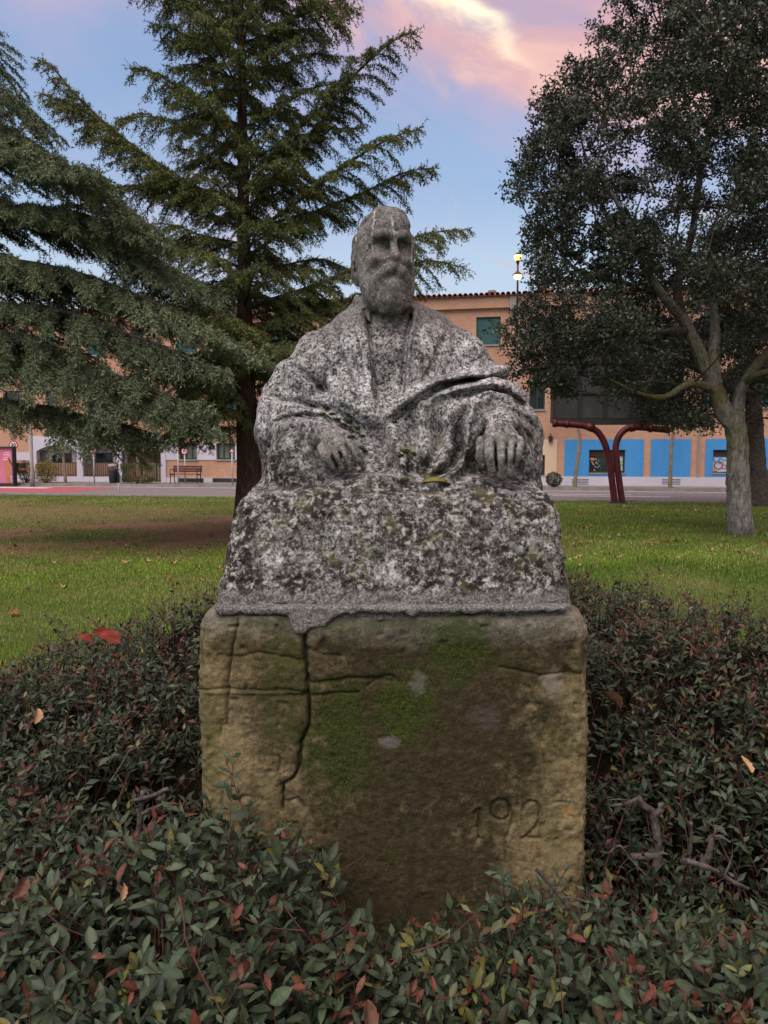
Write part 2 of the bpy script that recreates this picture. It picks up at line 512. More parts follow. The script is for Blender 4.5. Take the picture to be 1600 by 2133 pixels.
# upper floors: a rhythm of shuttered windows
k0 = win_ref[0]
upper = []
for k in range(-13, 9):
    x = k0 + k * 2.35 - (0.12 if k < 0 else 0)
    for fl, z in ((2, Z2), (1, Z1f)):
        upper.append((x, x + W_W * (1.0 if k % 2 == 0 else 0.62), z, z + W_H, fl, k))
arc = rect(63, 908, 346, 1003); arc[2] = 0.0
portal_top = arc[3]
for q in upper: holes.append(q[:4])
ground_w = []
def gw(u0, v0, u1, v1, kind):
    r = rect(u0, v0, u1, v1); ground_w.append((r, kind)); holes.append(r); return r
w_l1 = gw(373, 923, 411, 957, 'green'); w_l2 = gw(451, 923, 490, 957, 'green'); w_l3 = gw(530, 923, 568, 957, 'green')
w_s = gw(30, 964, 55, 986, 'small'); w_s2 = gw(-62, 945, -20, 980, 'green')
w_r1 = gw(1227, 937, 1302, 985, 'sticker'); w_r2 = gw(1485, 937, 1560, 985, 'ring')
w_c = gw(1085, 948, 1135, 990, 'dark')
holes.append(arc)
b = MB(); wall_cells(b, S0, S1, 0.0, Z_BAND, holes, 0.0, 0.30); b.build('wall', MAT_BRICK, BLD)
ic = MB(); ic.box(S0, arc[0] - 0.02, 0.32, 8.0, 0, Z_BAND); ic.box(arc[1] + 0.02, S1, 0.32, 8.0, 0, Z_BAND); ic.box(arc[0] - 0.02, arc[1] + 0.02, 0.32, 8.0, portal_top + 0.02, Z_BAND); ic.box(arc[0] - 0.02, arc[1] + 0.02, 1.2, 8.0, 0, portal_top + 0.02); ic.build('inner_core', MAT_DARK, BLD)
# eaves band, projecting
MB().box(S0, S1, -0.18, 0.4, Z_BAND, Z_EAVE).build('eaves_band', MAT_BRICK, BLD)
xg, _ = fac(1062, 640)
MB().box(xg, xg + 0.42, -0.24, -0.182, Z_BAND - 0.1, Z_EAVE).build('pilaster', MAT_CONC, BLD)
# roof and the row of tile ends
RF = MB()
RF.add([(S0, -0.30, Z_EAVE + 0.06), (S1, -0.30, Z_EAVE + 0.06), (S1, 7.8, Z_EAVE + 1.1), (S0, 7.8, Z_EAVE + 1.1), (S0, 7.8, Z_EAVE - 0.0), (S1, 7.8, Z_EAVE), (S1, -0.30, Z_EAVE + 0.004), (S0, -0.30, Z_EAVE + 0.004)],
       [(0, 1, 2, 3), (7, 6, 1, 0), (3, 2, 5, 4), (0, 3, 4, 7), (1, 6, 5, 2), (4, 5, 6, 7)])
roof = RF.build('roof', MAT_TILE_SHADE, BLD)
tb = MB()
for i in range(7):
    a0, a1 = math.pi * i / 7, math.pi * (i + 1) / 7
    for (r0, r1) in ((0.075, 0.095),):
        pts = [(-math.cos(a) * r, math.sin(a) * r * 0.9) for a in (a0, a1) for r in (r0, r1)]
        Vv = [(pts[q][0], y, pts[q][1] + (0.0 if y < 0 else 0.16)) for y in (-0.18, 1.2) for q in (0, 1, 3, 2)]
        tb.add(Vv, [(0, 1, 2, 3), (7, 6, 5, 4), (0, 4, 5, 1), (1, 5, 6, 2), (2, 6, 7, 3), (3, 7, 4, 0)])
tile = tb.build('roof_tile', MAT_TILE, roof)
tile.location = (S0 + 0.1, -0.27, Z_EAVE + 0.062)
nt = int((S1 - S0 - 0.2) / 0.23)
near_i = sorted(range(nt), key=lambda i: abs((S0 + 0.1 + i * 0.23) - 3.0))[:230]
for i in near_i:
    if i == 0: continue
    o = tile.copy(); link(o, roof); o.location = (S0 + 0.1 + i * 0.23, -0.27 + 0.01 * ((i * 7) % 3), Z_EAVE + 0.062)
for (u, v, w_) in ((1025, 601, 0.30), (1147, 602, 0.26)):
    s, z = fac(u, v, -0.6)
    c_ = MB(); c_.lathe([(w_ * 0.45, 0), (w_ * 0.45, 0.28), (w_ * 0.62, 0.28), (w_ * 0.62, 0.36), (0.02, 0.40)], (s, 0.6, Z_EAVE + 0.05), 12); c_.build('vent_pipe', MAT_CONC, roof)
s, z = fac(1130, 588, -0.6)
c_ = MB(); c_.box(s - 0.18, s + 0.22, 0.5, 0.95, Z_EAVE, z); c_.box(s - 0.23, s + 0.27, 0.45, 1.0, z, z + 0.07); c_.build('chimney', MAT_BRICK, roof)
s, z = fac(420, 640, -0.6)
c_ = MB(); c_.box(s - 0.3, s + 0.3, 1.5, 2.1, Z_EAVE, Z_EAVE + 1.2); c_.build('chimney', MAT_BRICK, roof)

def window(r, frame_mat, pane_mat, mull=1, y=0.12, fw=0.06, sill=True):
    x0, x1, z0, z1 = r
    b = MB()
    b.box(x0, x0 + fw, y, y + 0.07, z0, z1); b.box(x1 - fw, x1, y, y + 0.07, z0, z1)
    b.box(x0 + fw, x1 - fw, y, y + 0.07, z0, z0 + fw); b.box(x0 + fw, x1 - fw, y, y + 0.07, z1 - fw, z1)
    for i in range(mull):
        xm = x0 + (x1 - x0) * (i + 1) / (mull + 1)
        b.box(xm - fw / 2, xm + fw / 2, y + 0.002, y + 0.068, z0 + fw, z1 - fw)
    w = b.build('window', frame_mat, BLD)
    edges = [x0 + fw] + [x0 + (x1 - x0) * (i + 1) / (mull + 1) for i in range(mull)] + [x1 - fw]
    for i in range(mull + 1):
        MB().box(edges[i] + (fw / 2 if i else 0), edges[i + 1] - (fw / 2 if i < mull else 0), y + 0.04, y + 0.05, z0 + fw, z1 - fw).build('pane', pane_mat, w)
    if sill: MB().box(x0 - 0.05, x1 + 0.05, -0.06, y - 0.003, z0 - 0.06, z0 - 0.002).build('sill', MAT_CONC, w)
    return w
rngw = random.Random(5)
for (x0, x1, z0, z1, fl, k) in upper:
    if fl == 2 and (k % 2 == 0) or rngw.random() < 0.35:
        b = MB(); hgt = z1 - z0; n_s = 16
        for i in range(n_s):
            b.box(x0, x1, 0.10, 0.115, z0 + hgt * i / n_s, z0 + hgt * (i + 0.90) / n_s)
        b.box(x0, x1, 0.118, 0.14, z0, z1)
        sh = b.build('roller_shutter', MAT_TEAL, BLD)
        MB().box(x0 - 0.05, x1 + 0.05, -0.06, 0.095, z0 - 0.06, z0 - 0.002).build('sill', MAT_CONC, sh)
    else:
        window((x0, x1, z0, z1), MAT_GREENFRAME, MAT_GLASS, 1)
# ground floor: white arcade with three arches, set back wall behind
PO = MB()
arches = [(76, 160, 927), (172, 243, 925), (253, 335, 925)]
spans = []
for (u0, u1, vt) in arches:
    a, _ = fac(u0, 960, 0.06); c2, _ = fac(u1, 960, 0.06)
    spans.append((a, c2, fac((u0 + u1) / 2, vt, 0.06)[1], fac(u0, 940, 0.06)[1]))
ys0, ys1 = -0.06, 0.25
x = arc[0]
zl = fac(200, 993, 0.06)[1]
for i, (a, c2, zt, zs) in enumerate(spans):
    PO.box(x, a, ys0, ys1, 0.0, portal_top)
    nseg = 14
    for j in range(nseg):
        f0, f1 = j / nseg, (j + 1) / nseg
        h0 = zs + (zt - zs) * (1 - (2 * f0 - 1) ** 2); h1 = zs + (zt - zs) * (1 - (2 * f1 - 1) ** 2)
        xa, xb = a + (c2 - a) * f0, a + (c2 - a) * f1
        Vv = [(xa, ys0, h0), (xb, ys0, h1), (xb, ys0, portal_top), (xa, ys0, portal_top), (xa, ys1, h0), (xb, ys1, h1), (xb, ys1, portal_top), (xa, ys1, portal_top)]
        PO.add(Vv, [(0, 1, 2, 3), (7, 6, 5, 4), (0, 4, 5, 1), (2, 6, 7, 3)])
    if i < 2: PO.box(a, c2, ys0 + 0.004, ys1, 0.0, zl)
    x = c2
PO.box(x, arc[1], ys0, ys1, 0.0, portal_top)
portal = PO.build('arcade', MAT_RENDER, BLD)
yb = 0.62
LB = MB()
LB.box(arc[0], arc[1], yb, yb + 0.2, 0, 1.05); LB.build('recess_wall', MAT_BRICK_TAN, BLD)
RW = MB(); rwh = []
for (u0, v0, u1, v1) in ((108, 944, 150, 977), (198, 943, 235, 977)):
    rwh.append(rect(u0, v0, u1, v1, -yb))
wall_cells(RW, arc[0], spans[1][1] + 0.2, 1.05, portal_top - 0.5, rwh, yb, yb + 0.2); RW.build('recess_wall', simple('pale_recess_render', (0.62, 0.56, 0.56), 0.85, 0.07, 1.2), BLD)
MB().box(arc[0], arc[1], yb, yb + 0.2, portal_top - 0.5, portal_top).build('recess_wall', MAT_BRICK, BLD)
MB().box(spans[1][1] + 0.2, arc[1], yb, yb + 0.2, 1.05, portal_top - 0.5).build('recess_wall', simple('brown_door_wall', (0.16, 0.085, 0.06), 0.8, 0.2, 2), BLD)
MB().box(arc[0], arc[1], 0.30, yb, portal_top - 0.06, portal_top).build('recess_ceiling', MAT_RENDER, BLD)
MB().box(arc[0], arc[1], 0.25, yb, 0.0, 0.13).build('recess_floor', MAT_PAVE, BLD)
for r in rwh: window(r, MAT_GREENFRAME, MAT_GLASS, 1, y=yb + 0.06, sill=False)
# railings between the arches
for i, (a, c2, zt, zs) in enumerate(spans):
    zr0 = zl if i < 2 else 0.14
    zr1 = fac(200, 957, 0)[1] if i < 2 else fac(300, 947, 0)[1]
    b = MB(); nb = 16
    for j in range(nb + 1):
        xx = a + 0.04 + (c2 - a - 0.08) * j / nb
        b.box(xx - 0.011, xx + 0.011, 0.06, 0.082, zr0, zr1)
        b.lathe([(0.018, 0), (0.022, 0.03), (0.001, 0.09)], (xx, 0.071, zr1), 4)
    for zz in (zr0 + 0.08, zr1 - 0.16): b.box(a, c2, 0.052, 0.090, zz - 0.015, zz + 0.015)
    rl = b.build('railing', MAT_DARK, BLD); rl['kind'] = 'stuff'
    if i == 2:
        gx = [a + 0.05, a + (c2 - a) * 0.48, c2 - 0.3]
        for xx in gx: MB().box(xx - 0.03, xx + 0.03, 0.03, 0.10, 0.13, zr1 + 0.03).build('gate_post', MAT_GREENFRAME, BLD)
# bands, base and vents to the right and left of the arcade
holes_g = [r for r, _ in ground_w]
xl1 = fac(600, 940)[0]
zb0, zb1 = fac(400, 958)[1], fac(400, 923)[1]
def painted(x0, x1, z0, z1, mat, name, proud=0.03):
    b = MB(); wall_cells(b, x0, x1, z0, z1, holes_g, -proud, -0.001); return b.build(name, mat, BLD)
painted(arc[1], xl1, zb0, zb1, MAT_RENDER, 'white_band')
painted(arc[1], xl1, 0.0, fac(400, 995)[1], MAT_RENDER, 'plinth_course')
painted(S0, arc[0], fac(45, 959)[1], fac(45, 942)[1], MAT_RENDER, 'white_band')
painted(S0, arc[0], 0.0, fac(45, 987)[1], MAT_RENDER, 'plinth_course')
for (u0, u1, v0, v1) in ((370, 424, 996, 1004.5), (443, 493, 996, 1004.5), (512, 560, 997, 1005), (1190, 1227, 997, 1010), (1378, 1418, 997, 1010), (1560, 1600, 998, 1011)):
    r = rect(u0, v0, u1, v1, 0.03)
    b = MB(); b.box(r[0], r[1], -0.045, -0.031, r[2], r[3])
    for i in range(4):
        zz = r[2] + (r[3] - r[2]) * (i + 0.5) / 4
        b.box(r[0] + 0.02, r[1] - 0.02, -0.058, -0.0455, zz - 0.012, zz + 0.012)
    b.build('basement_vent', MAT_VENT, BLD)
# right hand ground floor: cream bay, brick piers, blue panels, pale base
zt_b = fac(1300, 915, 0.03)[1]; zb_b = fac(1300, 993, 0.03)[1]
xs_ = lambda u: fac(u, 950, 0.03)[0]
painted(xs_(1052), xs_(1160), zb_b, zt_b, MAT_CREAM, 'cream_panel')
for u0, u1 in ((1176, 1341), (1356, 1439), (1470, 1640), (1662, 1760)):
    painted(xs_(u0), xs_(u1), zb_b, zt_b, MAT_BLUE, 'blue_panel')
painted(xl1, S1, 0.0, zb_b, MAT_RENDER, 'plinth_course', 0.05)
painted(xl1, xs_(1052), zb_b, zt_b, MAT_CREAM, 'cream_panel')
xd = xs_(1455); MB().box(xd - 0.03, xd + 0.03, -0.07, -0.002, zb_b, Z_BAND).build('downpipe', MAT_CONC, BLD)
for r, kind in ground_w:
    if kind == 'green': window(r, MAT_GREENFRAME, MAT_GLASS2, 2, fw=0.07)
    elif kind == 'small':
        w = window(r, MAT_DARK, MAT_GLASS, 0)
        m = Mat('neon_red'); m.b.inputs['Emission Color'].default_value = (1, 0.12, 0.2, 1); m.b.inputs['Emission Strength'].default_value = 0.5; m.color((0.6, 0.05, 0.1))
        b = MB(); cx, cz = (r[0] + r[1]) / 2, (r[2] + r[3]) / 2
        for i in range(4):
            b.tube([(cx + 0.085 * i - 0.13 + 0.03 * math.cos(a), 0.11, cz - 0.06 + 0.035 * math.sin(a)) for a in np.linspace(0, 6.0, 9)], 0.008, 5)
        b.build('neon_sign', m.m, w)
    elif kind == 'dark': window(r, MAT_DARK, MAT_VENT, 0)
    elif kind == 'sticker':
        w = window(r, MAT_GREENFRAME, MAT_GLASS, 2, fw=0.06)
        x0, x1, z0, z1 = r
        MB().box(x0 + 0.06, x1 - 0.06, 0.10, 0.118, z1 - 0.26, z1 - 0.02).build('shutter_box', simple('brown_shutter_box', (0.040, 0.028, 0.028), 0.6), w)
        MO = simple('orange_sticker', (0.70, 0.20, 0.05), 0.6); MG = simple('pale_sticker', (0.30, 0.32, 0.32), 0.7); MGR = simple('green_sticker', (0.10, 0.42, 0.08), 0.7)
        b = MB(); b.prism([(x0 + 0.14 + 0.11 * math.cos(a), z1 - 0.40 + 0.06 * math.sin(a)) for a in np.linspace(0, 2 * math.pi, 11)[:-1]], 0.150, 0.158)
        b.prism([(x0 + 0.24, z1 - 0.40), (x0 + 0.33, z1 - 0.35), (x0 + 0.33, z1 - 0.45)], 0.150, 0.158); b.build('fish_sticker', MO, w)
        rs = random.Random(3); b = MB()
        for i in range(16):
            cx, cz = x0 + 0.12 + rs.random() * 0.42, z0 + 0.10 + rs.random() * 0.46; q = 0.018 + rs.random() * 0.022
            b.prism([(cx + q * math.cos(a) * (1 + 0.3 * math.cos(5 * a)), cz + q * math.sin(a) * (1 + 0.3 * math.cos(5 * a))) for a in np.linspace(0, 2 * math.pi, 11)[:-1]], 0.150, 0.156)
        b.build('flower_stickers', MG, w)
        MB().box(x1 - 0.40, x1 - 0.08, 0.150, 0.157, z0 + 0.09, z1 - 0.28).build('poster', simple('pale_blue_poster', (0.42, 0.50, 0.56), 0.7), w)
        b = MB(); b.tube([(x1 - 0.17 + 0.09 * math.cos(a), 0.146, z0 + 0.42 + 0.09 * math.sin(a)) for a in np.linspace(0, 2 * math.pi, 13)], 0.022, 5); b.build('ring_sticker', MGR, w)
    elif kind == 'ring':
        x0, x1, z0, z1 = r
        w = window(r, MAT_GREENFRAME, MAT_GLASS, 0, fw=0.04)
        MB().box(x0 + 0.04, x1 - 0.04, 0.10, 0.118, z1 - 0.27, z1 - 0.02).build('shutter_box', bpy.data.materials['brown_shutter_box'], w)
        MB().box(x0 + 0.045, x1 - 0.045, 0.146, 0.158, z0 + 0.045, z1 - 0.30).build('poster', bpy.data.materials['pale_blue_poster'], w)
        for (cu, cv, q, colr, nm) in ((1493, 955, 0.13, (0.10, 0.30, 0.62), 'blue'), (1501, 960, 0.10, (0.06, 0.28, 0.66), 'blue'), (1497, 969, 0.16, (0.36, 0.03, 0.14), 'magenta'), (1511, 963, 0.11, (0.10, 0.45, 0.08), 'green'), (1508, 972, 0.09, (0.45, 0.12, 0.24), 'pink'), (1491, 978, 0.06, (0.55, 0.32, 0.10), 'ochre'), (1530, 960, 0.14, (0.55, 0.32, 0.10), 'ochre'), (1545, 970, 0.12, (0.10, 0.30, 0.62), 'blue')):
            s, z = fac(cu, cv, -0.14)
            mt = bpy.data.materials.get('ring_' + nm) or simple('ring_' + nm, colr, 0.7)
            b = MB(); b.tube([(s + q * math.cos(a), 0.142, z + q * math.sin(a)) for a in np.linspace(0, 2 * math.pi, 17)], 0.025, 5); b.build('ring_sticker', mt, w)
# ================================================================== stone statue: implicit surface on a grid
class Field:
    def __init__(self, lo, hi, h):
        self.lo = np.array(lo, np.float32); self.h = h
        self.n = np.ceil((np.array(hi) - self.lo) / h).astype(int) + 1
        self.S = np.full(self.n, 0.3, np.float32)
        self.ax = [self.lo[i] + h * np.arange(self.n[i], dtype=np.float32) for i in range(3)]
    def win(self, lo, hi, m):
        sl = []
        for i in range(3):
            a = int(max(0, math.floor((lo[i] - m - self.lo[i]) / self.h)))
            b = int(min(self.n[i], math.ceil((hi[i] + m - self.lo[i]) / self.h) + 1))
            if b <= a: return None, None
            sl.append(slice(a, b))
        X = self.ax[0][sl[0]][:, None, None]; Y = self.ax[1][sl[1]][None, :, None]; Z = self.ax[2][sl[2]][None, None, :]
        return tuple(sl), (X, Y, Z)
    def put(self, sl, d, k, op='add'):
        s = self.S[sl]
        if op == 'add':
            h = np.clip(0.5 + 0.5 * (s - d) / k, 0, 1)
            self.S[sl] = s + (d - s) * h - k * h * (1 - h)
        else:
            d = -d
            h = np.clip(0.5 - 0.5 * (s - d) / k, 0, 1)
            self.S[sl] = s + (d - s) * h + k * h * (1 - h)
    def chain(self, pts, rad, k=0.01, op='add'):
        pts = [np.asarray(p, np.float32) for p in pts]
        if isinstance(rad, (int, float)): rad = [rad] * len(pts)
        A = np.array(pts); m = max(rad) + k + 0.03
        sl, g = self.win(A.min(0), A.max(0), m)
        if sl is None: return
        d = None
        for i in range(len(pts) - 1):
            a, b = pts[i], pts[i + 1]; ab = b - a; L = float(ab @ ab) + 1e-9
            t = ((g[0] - a[0]) * ab[0] + (g[1] - a[1]) * ab[1] + (g[2] - a[2]) * ab[2]) / L
            t = np.clip(t, 0, 1)
            e = np.sqrt((g[0] - a[0] - t * ab[0]) ** 2 + (g[1] - a[1] - t * ab[1]) ** 2 + (g[2] - a[2] - t * ab[2]) ** 2) - (rad[i] + (rad[i + 1] - rad[i]) * t)
            d = e if d is None else np.minimum(d, e)
        self.put(sl, d, k, op)
    def ell(self, c, r, k=0.02, op='add', rot=None):
        c = np.asarray(c, np.float32); r = np.asarray(r, np.float32)
        m = float(r.max()) if rot is not None else r
        sl, g = self.win(c - m, c + m, k + 0.03)
        if sl is None: return
        q = [g[i] - c[i] for i in range(3)]
        if rot is not None:
            R = np.array(rot, np.float32)              # columns = local axes
            q = [q[0] * R[0, i] + q[1] * R[1, i] + q[2] * R[2, i] for i in range(3)]
        k0 = np.sqrt(sum((q[i] / r[i]) ** 2 for i in range(3)))
        k1 = np.sqrt(sum((q[i] / r[i] ** 2) ** 2 for i in range(3))) + 1e-6
        self.put(sl, k0 * (k0 - 1) / k1, k, op)
    def planes(self, pl, k, ks=0.02, op='add', wob=0.0):
        """smooth intersection of half spaces (point, outward normal)"""
        sl = (slice(None),) * 3
        g = (self.ax[0][:, None, None], self.ax[1][None, :, None], self.ax[2][None, None, :])
        d = None
        for p, n in pl:
            n = np.asarray(n, np.float32); n = n / np.linalg.norm(n)
            e = (g[0] - p[0]) * n[0] + (g[1] - p[1]) * n[1] + (g[2] - p[2]) * n[2]
            if d is None: d = e + np.zeros(self.n, np.float32)
            else:
                h = np.clip(0.5 - 0.5 * (d - e) / k, 0, 1)
                d = d + (e - d) * h + k * h * (1 - h)
        self.put(sl, d, ks, op)
    def fold(self, px, w, h, w2=None, ymax=2.62):
        """ridge (h > 0) or groove (h < 0) that follows the surface along a line given in photo pixels"""
        q = [at(u, v, 1.0) for u, v in px]
        P = np.array([(a[0], a[2] - CAM_Z) for a in q], np.float32)
        w = w / FPX; w2 = (w2 / FPX) if w2 else w
        m = 2.2 * max(w, w2) * 2.5
        lo = (min(P[:, 0].min() * y for y in (2.0, ymax)) - m, 2.0, CAM_Z + min(P[:, 1].min() * y for y in (2.0, ymax)) - m)
        hi = (max(P[:, 0].max() * y for y in (2.0, ymax)) + m, ymax, CAM_Z + max(P[:, 1].max() * y for y in (2.0, ymax)) + m)
        sl, g = self.win(lo, hi, 0)
        if sl is None: return
        X = g[0] / g[1]; Z = (g[2] - CAM_Z) / g[1]
        best = None
        for i in range(len(P) - 1):
            a, b = P[i], P[i + 1]; e = b - a; L = math.hypot(e[0], e[1]) + 1e-9
            wx, wz = X - a[0], Z - a[1]
            t = np.clip((wx * e[0] + wz * e[1]) / L ** 2, 0, 1)
            d2 = (wx - t * e[0]) ** 2 + (wz - t * e[1]) ** 2
            sd = (e[0] * wz - e[1] * wx)
            T = (i + t) / (len(P) - 1)
            if best is None: best = [d2, sd, T]
            else:
                c = d2 < best[0]
                best = [np.where(c, d2, best[0]), np.where(c, sd, best[1]), np.where(c, T, best[2])]
        ww = np.where(best[1] > 0, w, w2)
        prof = np.exp(-best[0] / ww ** 2) * np.clip(np.minimum(best[2], 1 - best[2]) * 5 + 0.35, 0, 1)
        fade = np.clip((ymax - g[1]) / 0.05, 0, 1)
        self.S[sl] -= (h * prof * fade).astype(np.float32)
    def mesh(self):
        S = self.S; n = self.n
        neg = S < 0
        c = np.zeros(n - 1, np.uint8)
        for a in (0, 1):
            for b in (0, 1):
                for e in (0, 1):
                    c += neg[a:n[0] - 1 + a, b:n[1] - 1 + b, e:n[2] - 1 + e]
        act = (c > 0) & (c < 8)
        idx = np.full(n - 1, -1, np.int64)
        cells = np.argwhere(act)
        idx[act] = np.arange(len(cells))
        acc = np.zeros((len(cells), 3), np.float32); cnt = np.zeros(len(cells), np.float32)
        corners = [(a, b, e) for a in (0, 1) for b in (0, 1) for e in (0, 1)]
        vals = {q: S[cells[:, 0] + q[0], cells[:, 1] + q[1], cells[:, 2] + q[2]] for q in corners}
        for q in corners:
            for axn in range(3):
                if q[axn]: continue
                p = list(q); p[axn] = 1; p = tuple(p)
                v0, v1 = vals[q], vals[p]
                x = (v0 < 0) != (v1 < 0)
                t = np.where(x, v0 / (v0 - v1 + 1e-12), 0)
                pos = np.tile(np.array(q, np.float32), (len(cells), 1)); pos[:, axn] = t
                acc += pos * x[:, None]; cnt += x
        V = (cells + acc / cnt[:, None]) * self.h + self.lo
        Q = []
        for axn in range(3):
            s0 = [slice(0, None)] * 3; s1 = [slice(0, None)] * 3
            s0[axn] = slice(0, -1); s1[axn] = slice(1, None)
            a = neg[tuple(s0)]; b = neg[tuple(s1)]
            E = np.argwhere(a != b)
            o1, o2 = [i for i in range(3) if i != axn]
            E = E[(E[:, o1] > 0) & (E[:, o2] > 0) & (E[:, o1] < n[o1] - 1) & (E[:, o2] < n[o2] - 1)]
            sgn = a[tuple(E.T)]
            def cell(i, j):
                F = E.copy(); F[:, o1] -= i; F[:, o2] -= j
                return idx[tuple(F.T)]
            q = np.stack([cell(1, 1), cell(0, 1), cell(0, 0), cell(1, 0)], 1)
            flip = sgn if axn != 1 else ~sgn
            q[~flip] = q[~flip][:, ::-1]
            Q.append(q)
        Q = np.concatenate(Q)
        Q = Q[(Q >= 0).all(1)]
        return V, Q

def vnormals(V, Q):
    n = np.cross(V[Q[:, 2]] - V[Q[:, 0]], V[Q[:, 3 if Q.shape[1] == 4 else 1]] - V[Q[:, 1 if Q.shape[1] == 4 else 0]])
    N = np.zeros_like(V)
    for i in range(Q.shape[1]): np.add.at(N, Q[:, i], n)
    return N / (np.linalg.norm(N, axis=1, keepdims=True) + 1e-12)

GRID_H = 0.0048
fd = Field((-0.50, 2.0, 1.10), (0.58, 2.90, 2.36), GRID_H)
A = at
# --- torso and shoulders
fd.ell(A(818, 860, 2.60), (0.285, 0.185, 0.36), 0.03)
fd.chain([A(710, 765, 2.60), A(815, 735, 2.60), A(925, 765, 2.60)], [0.10, 0.125, 0.10], 0.05)
fd.chain([A(776, 672, 2.56), A(700, 724, 2.58), A(668, 742, 2.58)], [0.055, 0.065, 0.058], 0.05)
fd.chain([A(852, 672, 2.56), A(925, 730, 2.58), A(962, 752, 2.58)], [0.055, 0.065, 0.058], 0.05)
# chest front
fd.ell(A(812, 800, 2.52), (0.20, 0.125, 0.24), 0.05)
# --- upper arms under the cloak
fd.chain([A(660, 760, 2.57), A(628, 830, 2.53), A(606, 880, 2.47)], [0.076, 0.090, 0.098], 0.05)
fd.chain([A(972, 765, 2.57), A(1012, 830, 2.53), A(1050, 890, 2.47)], [0.076, 0.092, 0.10], 0.05)
fd.chain([A(690, 725, 2.55), A(655, 745, 2.53), A(625, 790, 2.51)], [0.05, 0.058, 0.06], 0.04)
# shoulder tips (squared cloth corners)
fd.chain([A(648, 712, 2.54), A(668, 737, 2.49)], [0.018, 0.03], 0.05)
fd.chain([A(968, 706, 2.54), A(986, 730, 2.51)], [0.022, 0.03], 0.05)
# --- forearms
fd.chain([A(598, 895, 2.42), A(628, 905, 2.30), A(655, 905, 2.24)], [0.082, 0.062, 0.045], 0.03)
fd.chain([A(1062, 895, 2.42), A(1055, 878, 2.33), A(1045, 880, 2.27)], [0.09, 0.07, 0.05], 0.03)
# --- cloak falling beside the knees
fd.chain([A(603, 945, 2.30), A(602, 985, 2.27), A(607, 1045, 2.28)], [0.062, 0.073, 0.085], 0.03)
fd.chain([A(592, 900, 2.50), A(612, 1000, 2.48), A(622, 1060, 2.50)], [0.085, 0.095, 0.12], 0.03)
fd.chain([A(1070, 915, 2.42), A(1070, 960, 2.40), A(1060, 1020, 2.36)], [0.085, 0.085, 0.085], 0.03)
fd.chain([A(1045, 930, 2.55), A(1040, 1020, 2.55)], [0.12, 0.14], 0.03)
fd.chain([A(1098, 905, 2.44), A(1098, 940, 2.42), A(1090, 985, 2.39)], [0.042, 0.05, 0.04], 0.02)
# --- lap drapery between the hands: cloth hung from the chest to the knees
fd.ell(A(830, 930, 2.52), (0.29, 0.21, 0.20), 0.05)
fd.ell(A(850, 975, 2.40), (0.25, 0.17, 0.10), 0.05)
fd.ell(A(880, 880, 2.46), (0.21, 0.13, 0.13), 0.05)
fd.ell(A(735, 890, 2.45), (0.15, 0.13, 0.12), 0.05)
fd.ell(A(745, 1015, 2.30), (0.20, 0.16, 0.05), 0.04)
fd.ell(A(960, 1020, 2.30), (0.20, 0.16, 0.05), 0.04)
fd.ell(A(985, 880, 2.38), (0.10, 0.10, 0.12), 0.04)
# --- block of the knees, draped, below
p = A
zb = 1.100
L0, L1 = p(438, 1282, 2.02), p(494, 1050, 2.14)
R0, R1 = p(1200, 1278, 2.02), p(1160, 1050, 2.14)
pl = [((0, 2.015, 1.12), (0, -1, 0.26)),
      (L0, (-(L1[2] - L0[2]), 0, (L1[0] - L0[0]))),
      (R0, ((R1[2] - R0[2]), 0, (R0[0] - R1[0]))),
      ((0, 2.12, p(800, 1026, 2.12)[2]), (0, -0.13, 1)),
      ((0, 2.86, 1.4), (0, 1, 0.1))]
fd.planes(pl, 0.065, 0.025)
fd.S = np.maximum(fd.S, (zb + 0.008 - fd.ax[2])[None, None, :]).astype(np.float32)
# --- coat: a layer over the chest, open in a V, with wide lapels
def poly_d(X, Z, P):
    """signed distance to a polygon in x,z (inside negative)"""
    P = np.asarray(P, np.float32); d = None; inside = None
    for i in range(len(P)):
        a, b = P[i], P[(i + 1) % len(P)]
        e = b - a
        wx, wz = X - a[0], Z - a[1]
        t = np.clip((wx * e[0] + wz * e[1]) / (e @ e), 0, 1)
        dd = (wx - t * e[0]) ** 2 + (wz - t * e[1]) ** 2
        d = dd if d is None else np.minimum(d, dd)
        c = ((a[1] > Z) != (b[1] > Z)) & (X < (b[0] - a[0]) * (Z - a[1]) / (b[1] - a[1] + 1e-9) + a[0])
        inside = c if inside is None else inside ^ c
    return np.where(inside, -1, 1) * np.sqrt(d)
g = (fd.ax[0][:, None, None], fd.ax[1][None, :, None], fd.ax[2][None, None, :])
P2 = lambda L: [A(u, v, 2.42)[[0, 2]] for u, v in L]
v2 = poly_d(g[0], g[2], P2([(752, 600), (765, 680), (774, 750), (779, 815), (800, 870), (822, 862), (838, 815), (842, 766), (848, 702), (866, 600)]))
l2 = poly_d(g[0], g[2], P2([(742, 612), (688, 668), (715, 760), (772, 880), (800, 890), (835, 850), (880, 790), (930, 690), (885, 628)]))
Zt = lambda v: A(800, v, 2.42)[2]
amount = np.clip((g[2] - Zt(890)) / (Zt(840) - Zt(890)), 0, 1) * np.clip((Zt(615) - g[2]) / 0.03, 0, 1)
amount = amount * np.clip((0.235 - np.abs(g[0] - 0.025)) / 0.08, 0, 1) * np.clip((2.62 - g[1]) / 0.06, 0, 1)
S0 = fd.S
for q, kk in ((np.maximum(S0 - 0.018 * amount, -v2), 0.006), (np.maximum(S0 - 0.032 * amount, np.maximum(-v2, l2)), 0.008)):
    h = np.clip(0.5 + 0.5 * (S0 - q) / kk, 0, 1)
    S0 = np.where(amount > 0, S0 + (q - S0) * h - kk * h * (1 - h), S0)
fd.S = S0.astype(np.float32)
